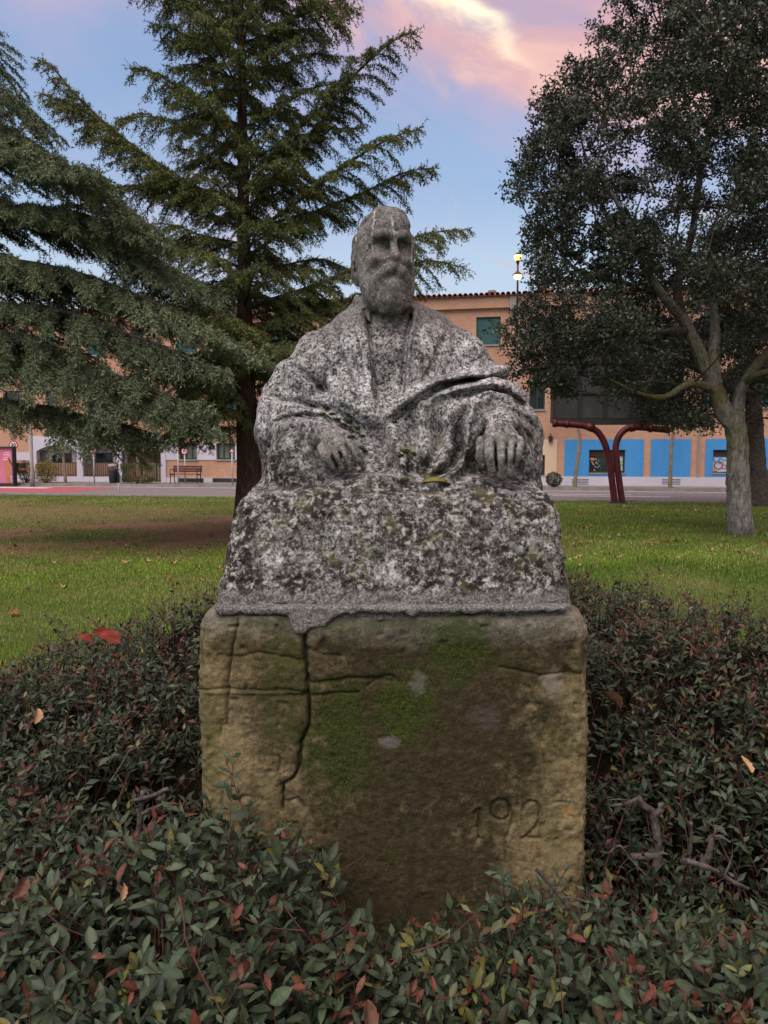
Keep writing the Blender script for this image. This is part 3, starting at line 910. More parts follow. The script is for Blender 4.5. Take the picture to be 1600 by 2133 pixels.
del v2, l2, S0, amount, q, h
# standing collar
fd.chain([A(742, 650, 2.58), A(748, 628, 2.54), A(757, 630, 2.49), A(764, 665, 2.44), A(770, 700, 2.41)], [0.018, 0.020, 0.018, 0.014, 0.010], 0.012)
fd.chain([A(872, 658, 2.58), A(869, 645, 2.53), A(862, 650, 2.47), A(851, 690, 2.42), A(846, 720, 2.41)], [0.018, 0.020, 0.017, 0.014, 0.010], 0.012)
fd.chain([A(742, 650, 2.60), A(800, 640, 2.66), A(872, 655, 2.60)], [0.03, 0.04, 0.03], 0.02)
fd.fold([(757, 640), (768, 690), (776, 750), (780, 815), (786, 850)], 5, -0.016)
fd.fold([(863, 640), (848, 700), (841, 766), (838, 820)], 6, -0.020)
fd.fold([(808, 655), (810, 700), (810, 760), (808, 830)], 27, -0.020)
fd.fold([(749, 640), (762, 690), (769, 750), (774, 812)], 5, 0.012)
fd.fold([(871, 640), (856, 700), (849, 766), (846, 812)], 5, 0.015)
fd.fold([(690, 668), (706, 720), (722, 765), (748, 815)], 5, -0.009)
fd.fold([(930, 690), (908, 740), (880, 788)], 5, -0.008)

# --- folds, viewer's left (groove and ridge lines follow the cloth)
fd.chain([A(612, 790, 2.52), A(582, 825, 2.49), A(572, 860, 2.46), A(572, 920, 2.44), A(586, 955, 2.42)], [0.052, 0.056, 0.056, 0.056, 0.05], 0.03)
fd.chain([A(594, 770, 2.50), A(618, 776, 2.44), A(650, 800, 2.40)], [0.026, 0.026, 0.018], 0.02)
fd.fold([(602, 758), (628, 774), (652, 796), (674, 814)], 8, -0.015, 5)
fd.fold([(662, 800), (672, 812), (690, 812)], 12, -0.020)
fd.fold([(575, 790), (610, 800), (640, 822), (668, 836)], 12, 0.012)
fd.fold([(690, 735), (672, 770), (690, 815)], 16, 0.012)
fd.fold([(712, 740), (700, 790), (700, 810)], 10, -0.008)
fd.fold([(690, 820), (722, 838), (755, 858), (785, 885)], 9, 0.014)
fd.fold([(700, 806), (740, 812), (770, 822)], 9, 0.010)
# sleeve edge (upper roll) and cuff roll
fd.chain([A(560, 840, 2.43), A(592, 849, 2.36), A(636, 858, 2.31), A(680, 868, 2.29), A(715, 884, 2.285), A(752, 907, 2.30)], [0.028, 0.022, 0.018, 0.016, 0.015, 0.010], 0.012)
fd.fold([(550, 824), (595, 836), (645, 846), (690, 856), (730, 876), (765, 905)], 8, -0.020, 5)
fd.chain([A(562, 960, 2.36), A(572, 915, 2.295), A(596, 892, 2.255), A(632, 880, 2.235), A(672, 882, 2.225), A(714, 898, 2.24), A(748, 927, 2.265), A(772, 948, 2.29)], [0.020, 0.018, 0.018, 0.016, 0.015, 0.013, 0.012, 0.008], 0.012)
fd.fold([(566, 885), (592, 873), (632, 866), (680, 872), (720, 889), (752, 915)], 7, -0.016)
fd.fold([(545, 870), (565, 905), (560, 945)], 9, -0.010)
# cloth mass under the left hand
fd.ell(A(606, 965, 2.235), (0.062, 0.05, 0.085), 0.02)
fd.chain([A(612, 917, 2.22), A(640, 930, 2.20), A(654, 960, 2.195), A(650, 1005, 2.20)], [0.014, 0.016, 0.016, 0.022], 0.025)
fd.ell(A(668, 955, 2.23), (0.05, 0.05, 0.06), 0.03)
fd.fold([(655, 925), (664, 955), (668, 985)], 6, -0.008)
fd.fold([(585, 925), (575, 970), (585, 1020)], 10, -0.008)
# --- folds, viewer's right
fd.chain([A(1000, 786, 2.41), A(1017, 784, 2.43), A(1040, 775, 2.47), A(1047, 779, 2.50)], [0.016, 0.020, 0.022, 0.022], 0.012)
fd.fold([(806, 868), (839, 838), (875, 814), (913, 793), (970, 781), (1017, 780), (1052, 770)], 9, 0.030, 6)
fd.fold([(812, 882), (845, 852), (882, 827), (915, 806), (960, 795), (1010, 794), (1050, 788)], 7, -0.016)
fd.chain([A(1010, 806, 2.37), A(1029, 803, 2.38), A(1060, 816, 2.42), A(1078, 834, 2.45)], [0.018, 0.022, 0.026, 0.03], 0.012)
fd.fold([(900, 830), (946, 812), (994, 801), (1029, 797), (1065, 808), (1098, 834)], 8, 0.026, 6)
fd.fold([(950, 828), (1000, 815), (1035, 814), (1070, 830), (1100, 856)], 6, -0.014)
fd.chain([A(985, 840, 2.29), A(1020, 830, 2.295), A(1055, 842, 2.325), A(1080, 868, 2.365), A(1098, 895, 2.40)], [0.016, 0.024, 0.026, 0.026, 0.022], 0.014)
fd.fold([(1060, 850), (1095, 872), (1122, 900)], 6, -0.012)
fd.fold([(1085, 900), (1108, 920), (1118, 960)], 8, -0.010)
# sleeve edge round the right hand
fd.chain([A(985, 925, 2.245), A(998, 895, 2.225), A(1018, 874, 2.21), A(1040, 866, 2.205), A(1064, 878, 2.215), A(1082, 904, 2.24), A(1095, 944, 2.27), A(1100, 985, 2.28)], [0.014, 0.016, 0.018, 0.018, 0.018, 0.018, 0.020, 0.024], 0.014)
# folds sweeping from the right forearm to the lap
fd.fold([(985, 845), (972, 890), (975, 930), (960, 970), (925, 1000)], 10, 0.026, 7)
fd.fold([(970, 850), (955, 895), (958, 935), (940, 970), (900, 995)], 9, -0.026)
fd.fold([(945, 840), (935, 885), (938, 930), (915, 975)], 13, 0.016)
fd.fold([(915, 830), (905, 880), (912, 930), (895, 975)], 10, -0.020)
fd.fold([(880, 825), (878, 870), (890, 920), (880, 965)], 13, 0.016)
fd.fold([(850, 850), (855, 900), (868, 950), (850, 985)], 10, -0.018)
fd.fold([(806, 872), (822, 920), (845, 965), (835, 995)], 14, 0.022)
fd.fold([(784, 880), (792, 930), (805, 975)], 11, -0.020)
fd.fold([(745, 945), (785, 962), (830, 978), (880, 985)], 8, -0.012)
fd.fold([(735, 985), (800, 992), (870, 1002), (940, 1000)], 8, 0.010)
fd.fold([(990, 1000), (960, 1015), (920, 1020)], 8, 0.010)
fd.fold([(660, 1008), (740, 1012), (820, 1018)], 6, -0.008)
for u0, u1, hh in ((600, 580, -0.006), (690, 680, -0.006), (790, 775, 0.006), (880, 890, -0.006), (1000, 1015, -0.006), (1090, 1110, -0.006)):
    fd.fold([(u0, 1028), ((u0 + u1) / 2, 1085), (u1, 1170)], 16, hh)

# --- viewer's left hand: closed fingers, index reaching out
fd.chain([A(648, 899, 2.215), A(672, 907, 2.185), A(692, 922, 2.17)], [0.036, 0.038, 0.032], 0.016)
fd.chain([A(672, 910, 2.175), A(702, 910, 2.175), A(718, 912, 2.178)], [0.022, 0.024, 0.020], 0.010)
for k1, k2, tip in (((670, 934), (679, 956), (693, 973)), ((686, 927), (698, 952), (712, 976)), ((703, 920), (717, 947), (732, 975))):
    fd.chain([A(*k1, 2.150), A(*k2, 2.135), A(*tip, 2.150)], [0.0142, 0.0126, 0.0108], 0.0018)
fd.chain([A(719, 908, 2.162), A(738, 934, 2.145), A(748, 956, 2.145), A(757, 973, 2.158)], [0.0150, 0.0130, 0.0120, 0.0095], 0.003)
for L in (((690, 945), (704, 975)), ((707, 940), (722, 972)), ((722, 932), (741, 970))):
    fd.fold(L, 2.8, -0.013)
# --- viewer's right hand: hanging over the knee
fd.chain([A(1042, 880, 2.20), A(1041, 900, 2.165), A(1044, 917, 2.152)], [0.036, 0.042, 0.036], 0.010)
fd.chain([A(1022, 908, 2.155), A(1045, 910, 2.142), A(1066, 910, 2.160)], [0.022, 0.022, 0.020], 0.010)
for a, b, c, r in (((1020, 914), (1020, 950), (1027, 986), 0.0165), ((1044, 917), (1045, 955), (1046, 992), 0.0172), ((1066, 914), (1064, 950), (1060, 986), 0.0160), ((1082, 918), (1080, 944), (1073, 968), 0.0140)):
    dy = 0.012 if a[0] > 1075 else 0.0
    fd.chain([A(*a, 2.135 + dy), A(*b, 2.108 + dy), A(*c, 2.125 + dy)], [r, r * 0.93, r * 0.78], 0.0022)
fd.chain([A(1004, 918, 2.17), A(1000, 946, 2.155), A(1006, 970, 2.155)], [0.015, 0.013, 0.010], 0.004)
for L in (((1032, 920), (1033, 955), (1037, 988)), ((1056, 920), (1055, 955), (1053, 988)), ((1074, 922), (1072, 950), (1067, 972))):
    fd.fold(L, 2.4, -0.009)

# --- head, turned a little to the viewer's right
HC = A(801, 541, 2.50)
yaw = math.radians(13)
roll = math.radians(1.5)
HR = np.array(Matrix.Rotation(yaw, 3, 'Z') @ Matrix.Rotation(roll, 3, 'Y'))
def H(x, y, z):                                # x to viewer's right, y away from viewer, z up
    return HC + HR @ np.array((x * 0.91, y, z))
def HF(x, y, z): return H(x, y, z - 0.026)
fd.chain([A(800, 640, 2.54), A(808, 700, 2.50), A(810, 740, 2.49)], [0.064, 0.072, 0.09], 0.025)          # neck
fd.ell(H(0, 0.02, 0.048), (0.084, 0.118, 0.112), 0.02, rot=HR)                   # cranium
fd.ell(H(0.0, -0.035, -0.03), (0.078, 0.082, 0.125), 0.03, rot=HR)               # face
for s in (-1, 1):
    fd.chain([H(s * 0.058, -0.03, -0.06), H(s * 0.045, -0.055, -0.13)], [0.033, 0.035], 0.03)   # jaw
fd.ell(H(0, -0.060, 0.088), (0.062, 0.042, 0.052), 0.035, rot=HR)                # forehead
# hair: sides and swept top
for s in (-1, 1):
    fd.ell(H(s * 0.075, 0.02, 0.022), (0.028, 0.075, 0.074), 0.02, rot=HR)
    fd.ell(H(s * 0.078, 0.045, -0.02), (0.024, 0.055, 0.06), 0.015, rot=HR)
    for j in range(4):
        z = 0.078 - j * 0.031
        fd.chain([H(s * 0.064, -0.050, z), H(s * 0.091, -0.012, z - 0.004), H(s * 0.098, 0.03, z - 0.018), H(s * 0.092, 0.07, z - 0.032)], [0.005, 0.009, 0.010, 0.010], 0.010)
    fd.chain([H(s * 0.038, -0.064, 0.126), H(s * 0.060, -0.02, 0.118), H(s * 0.074, 0.04, 0.100)], [0.008, 0.013, 0.012], 0.016)
    fd.chain([H(s * 0.058, -0.080, 0.100), H(s * 0.070, -0.062, 0.050), H(s * 0.074, -0.05, 0.01)], [0.005, 0.007, 0.007], 0.008)
fd.chain([H(-0.012, -0.062, 0.134), H(-0.030, 0.0, 0.145), H(-0.04, 0.06, 0.13)], [0.008, 0.014, 0.012], 0.014)
fd.chain([H(0.018, -0.060, 0.134), H(0.024, 0.0, 0.148), H(0.03, 0.06, 0.13)], [0.008, 0.012, 0.012], 0.014)
# eye sockets under a heavy straight brow
for s in (-1, 1):
    fd.ell(HF(s * 0.035, -0.130, 0.040), (0.031, 0.042, 0.026), 0.008, 'cut', rot=HR)
    fd.chain([HF(s * 0.008, -0.122, 0.068), HF(s * 0.034, -0.126, 0.073), HF(s * 0.060, -0.102, 0.068), HF(s * 0.069, -0.082, 0.048)], [0.012, 0.014, 0.012, 0.009], 0.006)
    fd.ell(HF(s * 0.035, -0.086, 0.040), (0.022, 0.016, 0.016), 0.005, rot=HR)
    fd.chain([HF(s * 0.016, -0.099, 0.026), HF(s * 0.036, -0.104, 0.022), HF(s * 0.056, -0.090, 0.027)], 0.005, 0.008)
    fd.ell(HF(s * 0.046, -0.088, -0.004), (0.027, 0.026, 0.024), 0.02, rot=HR)       # cheekbone
    fd.ell(HF(s * 0.056, -0.110, -0.040), (0.018, 0.02, 0.024), 0.02, 'cut', rot=HR)   # hollow cheek
    ex = 0.090
    fd.chain([HF(s * ex, 0.012, 0.036), HF(s * (ex + 0.010), 0.022, 0.030), HF(s * (ex + 0.012), 0.034, 0.005), HF(s * (ex + 0.005), 0.030, -0.022), HF(s * (ex - 0.004), 0.012, -0.037)], [0.008, 0.009, 0.009, 0.009, 0.010], 0.004)
    fd.ell(HF(s * (ex + 0.006), 0.016, 0.002), (0.008, 0.012, 0.02), 0.004, 'cut', rot=HR)
# nose: long, worn
fd.chain([HF(0, -0.114, 0.060), HF(0, -0.130, 0.030), HF(0.001, -0.147, 0.000)], [0.0115, 0.0125, 0.0155], 0.008)
for s in (-1, 1):
    fd.ell(HF(s * 0.0165, -0.127, -0.005), (0.012, 0.015, 0.012), 0.007, rot=HR)
# moustache
for s in (-1, 1):
    fd.chain([HF(s * 0.004, -0.134, -0.026), HF(s * 0.028, -0.130, -0.038), HF(s * 0.054, -0.108, -0.064), HF(s * 0.064, -0.090, -0.088)], [0.015, 0.018, 0.015, 0.010], 0.008)
# beard
fd.ell(H(0.0, -0.076, -0.112), (0.070, 0.056, 0.070), 0.02, rot=HR)
for s in (-1, 1):
    fd.chain([H(s * 0.066, -0.03, -0.04), H(s * 0.064, -0.055, -0.10), H(s * 0.036, -0.085, -0.150)], [0.020, 0.026, 0.022], 0.018)
    fd.chain([H(s * 0.026, -0.100, -0.14), H(s * 0.018, -0.096, -0.168)], [0.026, 0.020], 0.014)
fd.chain([H(0.0, -0.116, -0.095), H(0.0, -0.124, -0.110), H(0.0, -0.114, -0.145)], [0.016, 0.024, 0.026], 0.015)
fd.chain([HF(-0.028, -0.146, -0.060), HF(0.0, -0.156, -0.050), HF(0.028, -0.146, -0.060)], [0.005, 0.009, 0.005], 0.008, 'cut')
for L in (((800, 600), (796, 630), (806, 655)), ((845, 600), (848, 625), (838, 652)), ((784, 610), (780, 632), (792, 652)), ((823, 612), (821, 640), (822, 660))):
    fd.fold(L, 3, -0.004)
for L in (((742, 490), (752, 470), (768, 456)), ((738, 515), (750, 500), (764, 490)), ((770, 452), (790, 446), (800, 450)), ((850, 470), (858, 490), (862, 510))):
    fd.fold(L, 3, -0.004)
SV, SQ = fd.mesh()
del fd
nrm = vnormals(SV, SQ)
# weathering: coarse lumps, pits and flakes; rougher on the block than on the head
low = np.clip((1.47 - SV[:, 2]) / 0.06, 0, 1)
head = np.clip((SV[:, 2] - 1.98) / 0.05, 0, 1)
hands = np.zeros(len(SV))
for c in ((705, 935, 2.15), (1045, 940, 2.12)):
    hands = np.maximum(hands, np.clip(1.9 - np.linalg.norm(SV - A(*c), axis=1) / 0.05, 0, 1))
amp = (1 - 0.55 * head) * (1 - 0.85 * hands)
d = 0.004 * N1(SV, 18) * amp + 0.0032 * N2(SV, 45) * amp * (0.6 + 0.9 * low) + 0.0022 * N3(SV, 95) * (0.5 + 0.8 * low) * (1 - 0.5 * head) * (1 - 0.5 * hands)
pit = np.clip(N2(SV + 7.3, 70) - 0.42, 0, 1) * (0.3 + low)
d -= pit * 0.016 * amp
flake = np.clip(N1(SV + 3.1, 55) - 0.15, 0, 0.25)
d += flake * 0.007 * (0.35 + low * 0.7) * amp
SV = SV + nrm * d[:, None]

# pale mineral runs down the brow
_pu = 800 + FPX * SV[:, 0] / (SV[:, 1] * _cp - (SV[:, 2] - CAM_Z) * _sp)
_pv = 1066.5 - FPX * ((SV[:, 2] - CAM_Z) * _cp + SV[:, 1] * _sp) / (SV[:, 1] * _cp - (SV[:, 2] - CAM_Z) * _sp)
run = np.zeros(len(SV))
for L in (((780, 440), (778, 452), (780, 458), (777, 470), (775, 490), (773, 505), (776, 518)), ((816, 453), (818, 462), (818, 470), (820, 480), (820, 490)), ((741, 494), (742, 501)), ((858, 500), (859, 512), (857, 522), (858, 545))):
    for i in range(len(L) - 1):
        a, b = np.array(L[i], float), np.array(L[i + 1], float); e = b - a
        t = np.clip(((_pu - a[0]) * e[0] + (_pv - a[1]) * e[1]) / (e @ e), 0, 1)
        run = np.maximum(run, np.clip(1.3 - np.hypot(_pu - a[0] - t * e[0], _pv - a[1] - t * e[1]) / 1.8, 0, 1))
run *= (SV[:, 1] < 2.52)
def stone_material():
    m = Mat('weathered_limestone', 0.92, 0.15)
    P = m.pos(); x, y, z = m.sep(P)
    # fine grain of the bust: pale grey flakes and dark specks
    n1 = m.noise(62, 7, 0.74, dist=0.15)
    n2 = m.noise(150, 5, 0.72)
    n3 = m.noise(9, 4, 0.6)
    n4 = m.noise(44, 8, 0.74, dist=0.2)
    v1 = m.voronoi(95, 'DISTANCE_TO_EDGE', vec=m.mapping(P, (1, 1, 1), (0.3, 0.2, 0.1)))
    fine = m.mix(0.5, n1, n2)
    bust = m.ramp(fine, [(0.42, (0.026, 0.024, 0.025)), (0.465, (0.105, 0.101, 0.103)), (0.50, (0.27, 0.265, 0.270)), (0.54, (0.46, 0.455, 0.465)), (0.61, (0.68, 0.68, 0.695))])
    tone = m.ramp(m.noise(6, 5, 0.65), [(0.36, (0.48, 0.465, 0.46)), (0.50, (0.85, 0.845, 0.84)), (0.62, (1.08, 1.08, 1.09))])
    bust = m.mix(1.0, bust, tone, 'MULTIPLY')
    # the head and beard: darker, browner, closer grained
    headc = m.ramp(fine, [(0.38, (0.040, 0.037, 0.036)), (0.46, (0.105, 0.099, 0.096)), (0.54, (0.190, 0.180, 0.175)), (0.66, (0.36, 0.35, 0.345))])
    hz = m.ramp(m.math('ADD', z, m.math('MULTIPLY', n3, 0.12)), [(0.0, 0), (1.0, 1)])
    hm = m.math('MULTIPLY', m.math('SUBTRACT', m.math('ADD', z, m.math('MULTIPLY', n3, 0.16)), 1.985), 16.0, clamp=True)
    c = m.mix(hm, bust, headc)
    # black crust with pale lichen islands on the lower drapery and block
    isl = m.math('ADD', m.math('MULTIPLY', n4, 0.62), m.math('MULTIPLY', n1, 0.38))
    low = m.ramp(isl, [(0.40, (0.014, 0.012, 0.012)), (0.500, (0.032, 0.027, 0.026)), (0.520, (0.115, 0.106, 0.102)), (0.555, (0.27, 0.258, 0.248)), (0.63, (0.52, 0.505, 0.49))])
    lm = m.math('MULTIPLY', m.math('SUBTRACT', 1.735, m.math('ADD', z, m.math('MULTIPLY', m.noise(6, 3), 0.16))), 9.0, clamp=True)
    lm = m.math('MULTIPLY', lm, m.ramp(m.noise(11, 4, 0.6), [(0.36, 0.25), (0.55, 1.0)]))
    c = m.mix(lm, c, low)
    # round blue-grey lichen rosettes
    vr = m.voronoi(17, 'F1')
    ros = m.math('MULTIPLY', m.ramp(m.math('ADD', vr, m.math('MULTIPLY', n1, 0.22)), [(0.30, 1), (0.36, 0)]), m.ramp(m.noise(5, 2), [(0.52, 0), (0.60, 1)]))
    ros = m.math('MULTIPLY', ros, m.math('MULTIPLY', m.math('SUBTRACT', 1.90, z), 8.0, clamp=True))
    c = m.mix(m.math('MULTIPLY', ros, 0.30), c, m.ramp(n2, [(0.35, (0.30, 0.31, 0.32)), (0.6, (0.62, 0.63, 0.64))]))
    # green algae film, thin
    alg = m.math('MULTIPLY', m.ramp(m.noise(13, 4, 0.6, dist=0.4), [(0.56, 0), (0.68, 0.5)]), m.math('MULTIPLY', m.math('SUBTRACT', 1.80, z), 5.0, clamp=True))
    c = m.mix(alg, c, (0.13, 0.125, 0.045))
    # mortar-grey band at the very foot of the block
    foot = m.math('MULTIPLY', m.math('SUBTRACT', m.math('ADD', 1.172, m.math('MULTIPLY', n3, 0.03)), z), 60.0, clamp=True)
    c = m.mix(m.math('MULTIPLY', foot, 0.85), c, m.ramp(n2, [(0.36, (0.04, 0.035, 0.036)), (0.5, (0.13, 0.12, 0.122)), (0.62, (0.27, 0.26, 0.26))]))
    sc_ = m.n.new('ShaderNodeSeparateColor'); m.l.new(m.attr('tint'), sc_.inputs[0])
    c = m.mix(m.math('MULTIPLY', sc_.outputs[0], m.ramp(n1, [(0.42, 0.0), (0.54, 1.0)])), c, (0.60, 0.60, 0.61))
    skin = m.ramp(fine, [(0.40, (0.075, 0.068, 0.064)), (0.50, (0.20, 0.188, 0.180)), (0.62, (0.38, 0.37, 0.36))])     # hands: smoother stone, fewer crusts
    c = m.mix(m.math('MULTIPLY', sc_.outputs[1], 0.9), c, skin)
    m.color(c)
    b1 = m.bump(m.mix(0.4, fine, n4), 1.0, 0.008)
    m.bump(m.math('MINIMUM', v1, 0.12), 0.45, 0.01, b1)
    return m.m
MAT_STONE = stone_material()
statue = empty('stone_statue', (0.02, 2.45, 1.12))
so = mesh_obj('carved_figure', SV - np.array((0.02, 2.45, 1.12)), SQ, MAT_STONE, statue, colors=np.c_[run, np.clip(hands, 0, 1), np.zeros(len(run))])
tag(statue, 'weathered grey stone seated statue of a bearded person in a draped cloak on the plinth', 'statue')
# ================================================================== sandstone plinth
PX0, PX1 = float(at(411, 1500, 2.0)[0]), float(at(1228, 1500, 2.0)[0])
PY0, PY1 = 2.0, 2.93
PZ1 = float(at(800, 1283, 2.0)[2]) + 0.004
def px_line(L): return np.array([at(u, v, 2.0)[[0, 2]] for u, v in L], np.float32)
def line_dist(X, Z, P):
    d = None
    for i in range(len(P) - 1):
        a, b = P[i], P[i + 1]; e = b - a; L = float(e @ e) + 1e-12
        t = np.clip(((X - a[0]) * e[0] + (Z - a[1]) * e[1]) / L, 0, 1)
        dd = (X - a[0] - t * e[0]) ** 2 + (Z - a[1] - t * e[1]) ** 2
        d = dd if d is None else np.minimum(d, dd)
    return np.sqrt(d)
c5 = lambda L: px_line([(400 + x / 1.905, 1240 + y / 1.905) for x, y in L])
arcp = lambda cx, cy, rx, ry, a0, a1, n=14: [(cx + rx * math.cos(math.radians(a0 + (a1 - a0) * i / n)), cy - ry * math.sin(math.radians(a0 + (a1 - a0) * i / n))) for i in range(n + 1)]
CRACKS = [  # line, half width, depth
    (c5([(443, 120), (448, 200), (455, 300), (461, 400), (465, 525), (445, 560), (432, 590), (428, 680), (398, 735), (362, 755), (357, 800), (357, 860)]), 0.0034, 0.030),
    (c5([(183, 85), (172, 150), (158, 210), (147, 300), (140, 400), (135, 515)]), 0.0022, 0.016),
    (c5([(115, 500), (113, 570)]), 0.0022, 0.008),
    (c5([(345, 640), (350, 740), (357, 800)]), 0.0016, 0.006),
    (c5([(20, 382), (120, 372), (250, 378), (380, 374), (455, 392)]), 0.0026, 0.007),
    (c5([(390, 395), (470, 402), (560, 392), (665, 388)]), 0.0030, 0.009),
    (c5([(100, 240), (190, 246), (260, 228), (340, 240), (450, 262)]), 0.0034, 0.006),
    (c5([(465, 215), (520, 238), (590, 240)]), 0.0038, 0.007),
    (c5([(470, 350), (560, 340), (640, 328), (740, 332), (800, 345)]), 0.0045, 0.008),
    (c5([(700, 355), (740, 330), (790, 322), (820, 345)]), 0.0034, 0.007),
    (c5([(1225, 285), (1300, 300), (1380, 318), (1470, 308), (1560, 318)]), 0.0032, 0.007),
    (c5([(1400, 500), (1402, 560)]), 0.0018, 0.006),
    (c5([(1398, 640), (1405, 690), (1400, 760)]), 0.0024, 0.007),
    (c5([(960, 520), (975, 600), (965, 660)]), 0.0014, 0.003),
    (c5([(360, 830), (420, 810), (445, 850)]), 0.004, 0.008),
]
LETTERS = [
    (c5([(1122, 866), (1140, 850), (1141, 905), (1140, 968)]), 0.0036, 0.014), (c5([(1130, 968), (1150, 968)]), 0.003, 0.008),
    (c5(arcp(1224, 852, 38, 40, 20, 380, 22)), 0.0032, 0.011),
    (c5([(1262, 842), (1270, 870), (1268, 905), (1256, 940), (1243, 965), (1246, 1040)]), 0.0030, 0.009),
    (c5([(1313, 858), (1318, 834), (1342, 819), (1368, 824), (1384, 852), (1380, 890), (1360, 925), (1330, 955), (1312, 968)]), 0.0032, 0.011),
    (c5([(1310, 966), (1345, 964), (1378, 965)]), 0.0034, 0.012),
    (c5([(1442, 828), (1470, 823), (1500, 828)]), 0.0040, 0.006),
    (c5([(1494, 838), (1486, 868), (1512, 884), (1524, 905), (1508, 932), (1480, 928)]), 0.0045, 0.004),
    (c5([(120, 792), (122, 850), (121, 900)]), 0.0045, 0.006),
    (c5(arcp(215, 822, 24, 22, 0, 360, 14)), 0.0045, 0.004),
    (c5(arcp(222, 875, 28, 28, 0, 360, 14)), 0.0045, 0.004),
    (c5([(420, 820), (442, 838), (455, 880), (452, 925)]), 0.0045, 0.005),
]
def plinth_shape(P, front):
    """P (n,3) on a plain box -> weathered block"""
    lo = np.array((PX0, PY0, -0.10)); hi = np.array((PX1, PY1, PZ1))
    r = 0.040 + 0.018 * N1(P * np.array((1, 1, 1)) + 5, 9)
    q = np.clip(P, lo + r[:, None], hi - r[:, None])
    d = P - q; L = np.linalg.norm(d, axis=1, keepdims=True) + 1e-9
    nrm = d / L
    V = q + nrm * r[:, None]
    X, Z = P[:, 0], P[:, 2]
    edge = np.exp(-np.minimum(np.abs(X - PX0), np.abs(X - PX1)) / 0.07) + np.exp(-np.abs(Z - PZ1) / 0.05) * 0.7
    s = np.array((1.0, 1.0, 1.0))
    strata = N2(P * np.array((2.2, 2.2, 22)), 1.0)
    h = 0.0032 * N1(P, 7) + 0.0014 * N2(P, 30) + 0.0012 * N3(P, 85) + 0.0010 * N1(P, 190)
    left = np.clip((-0.05 - X) / 0.25, 0, 1); right = np.clip((X - 0.36) / 0.12, 0, 1)
    upper = np.clip((Z - 0.93) / 0.08, 0, 1)
    band = np.maximum(np.maximum(left * 0.6, right), upper * 0.8)
    h += 0.0030 * strata * band + 0.0055 * N3(P, 13) * np.clip(edge, 0, 1) + 0.0024 * N1(P * np.array((1, 1, 1.8)), 34) * np.clip(edge, 0, 1) + 0.002 * N2(P, 80) * np.clip(edge, 0, 1)
    pit = np.clip(N3(P + 2.2, 48) - 0.5, 0, 1)
    h -= 0.022 * pit * (0.3 + band)
    if front:
        w = 0.0022 * N1(P, 70); w2 = 0.0018 * N2(P, 70)
        Xw, Zw = X + w, Z + w2
        for P2_, hw, dp in CRACKS:
            dd = line_dist(Xw, Zw, P2_)
            h -= dp * np.exp(-(dd / hw) ** 2)
            h -= 0.25 * dp * np.exp(-(dd / (hw * 4)) ** 2)
        for P2_, hw, dp in LETTERS:
            dd = line_dist(X + 0.3 * w, Z + 0.3 * w2, P2_)
            h -= dp * np.exp(-(dd / hw) ** 2)
        # ledges: stone broken away below the fissures
        led = np.clip((at(800, 1446, 2.0)[2] - Z) / 0.004, 0, 1) * np.clip((at(760, 1440, 2.0)[0] - X) / 0.05, 0, 1) * np.clip((X - at(415, 1440, 2)[0]) / 0.03, 0, 1)
        h -= 0.004 * led
        h -= 0.010 * np.exp(-(((X - at(486, 1459, 2)[0]) / 0.013) ** 2 + ((Z - at(486, 1459, 2)[2]) / 0.006) ** 2) ** 2)
        h -= 0.012 * np.exp(-(((X - at(505, 1351, 2)[0]) / 0.008) ** 2 + ((Z - at(505, 1351, 2)[2]) / 0.007) ** 2))
    return V + nrm * h[:, None]
def plinth_mesh():
    xs = np.linspace(PX0, PX1, 316)
    ys = np.linspace(PY0, PY1, 44)
    zs = np.r_[np.linspace(-0.10, 0.34, 16)[:-1], np.linspace(0.34, PZ1, 242)]
    Vs, Fs = [], []; o = 0
    def face(A_, B_, mk, flip, front=False):
        nonlocal o
        a, b = np.meshgrid(A_, B_, indexing='ij')
        P = mk(a.ravel(), b.ravel())
        V = plinth_shape(P, front)
        n, m = a.shape
        i = np.arange(n - 1)[:, None] * m + np.arange(m - 1)[None, :] + o
        F = np.stack([i, i + m, i + m + 1, i + 1], -1).reshape(-1, 4)
        if flip: F = F[:, ::-1]
        Vs.append(V); Fs.append(F); o += len(V)
    full = lambda v, n: np.full(n, v)
    face(xs, zs, lambda a, b: np.c_[a, full(PY0, len(a)), b], False, True)
    xc = xs[::6] if xs[::6][-1] == xs[-1] else np.r_[xs[::6], xs[-1]]
    zc_ = zs[::6] if zs[::6][-1] == zs[-1] else np.r_[zs[::6], zs[-1]]
    face(xc, zc_, lambda a, b: np.c_[a, full(PY1, len(a)), b], True)
    face(ys, zs, lambda a, b: np.c_[full(PX0, len(a)), a, b], True, True)
    face(ys, zs, lambda a, b: np.c_[full(PX1, len(a)), a, b], False, True)
    face(xs, ys, lambda a, b: np.c_[a, b, full(PZ1, len(a))], False, True)
    return np.concatenate(Vs), np.concatenate(Fs)
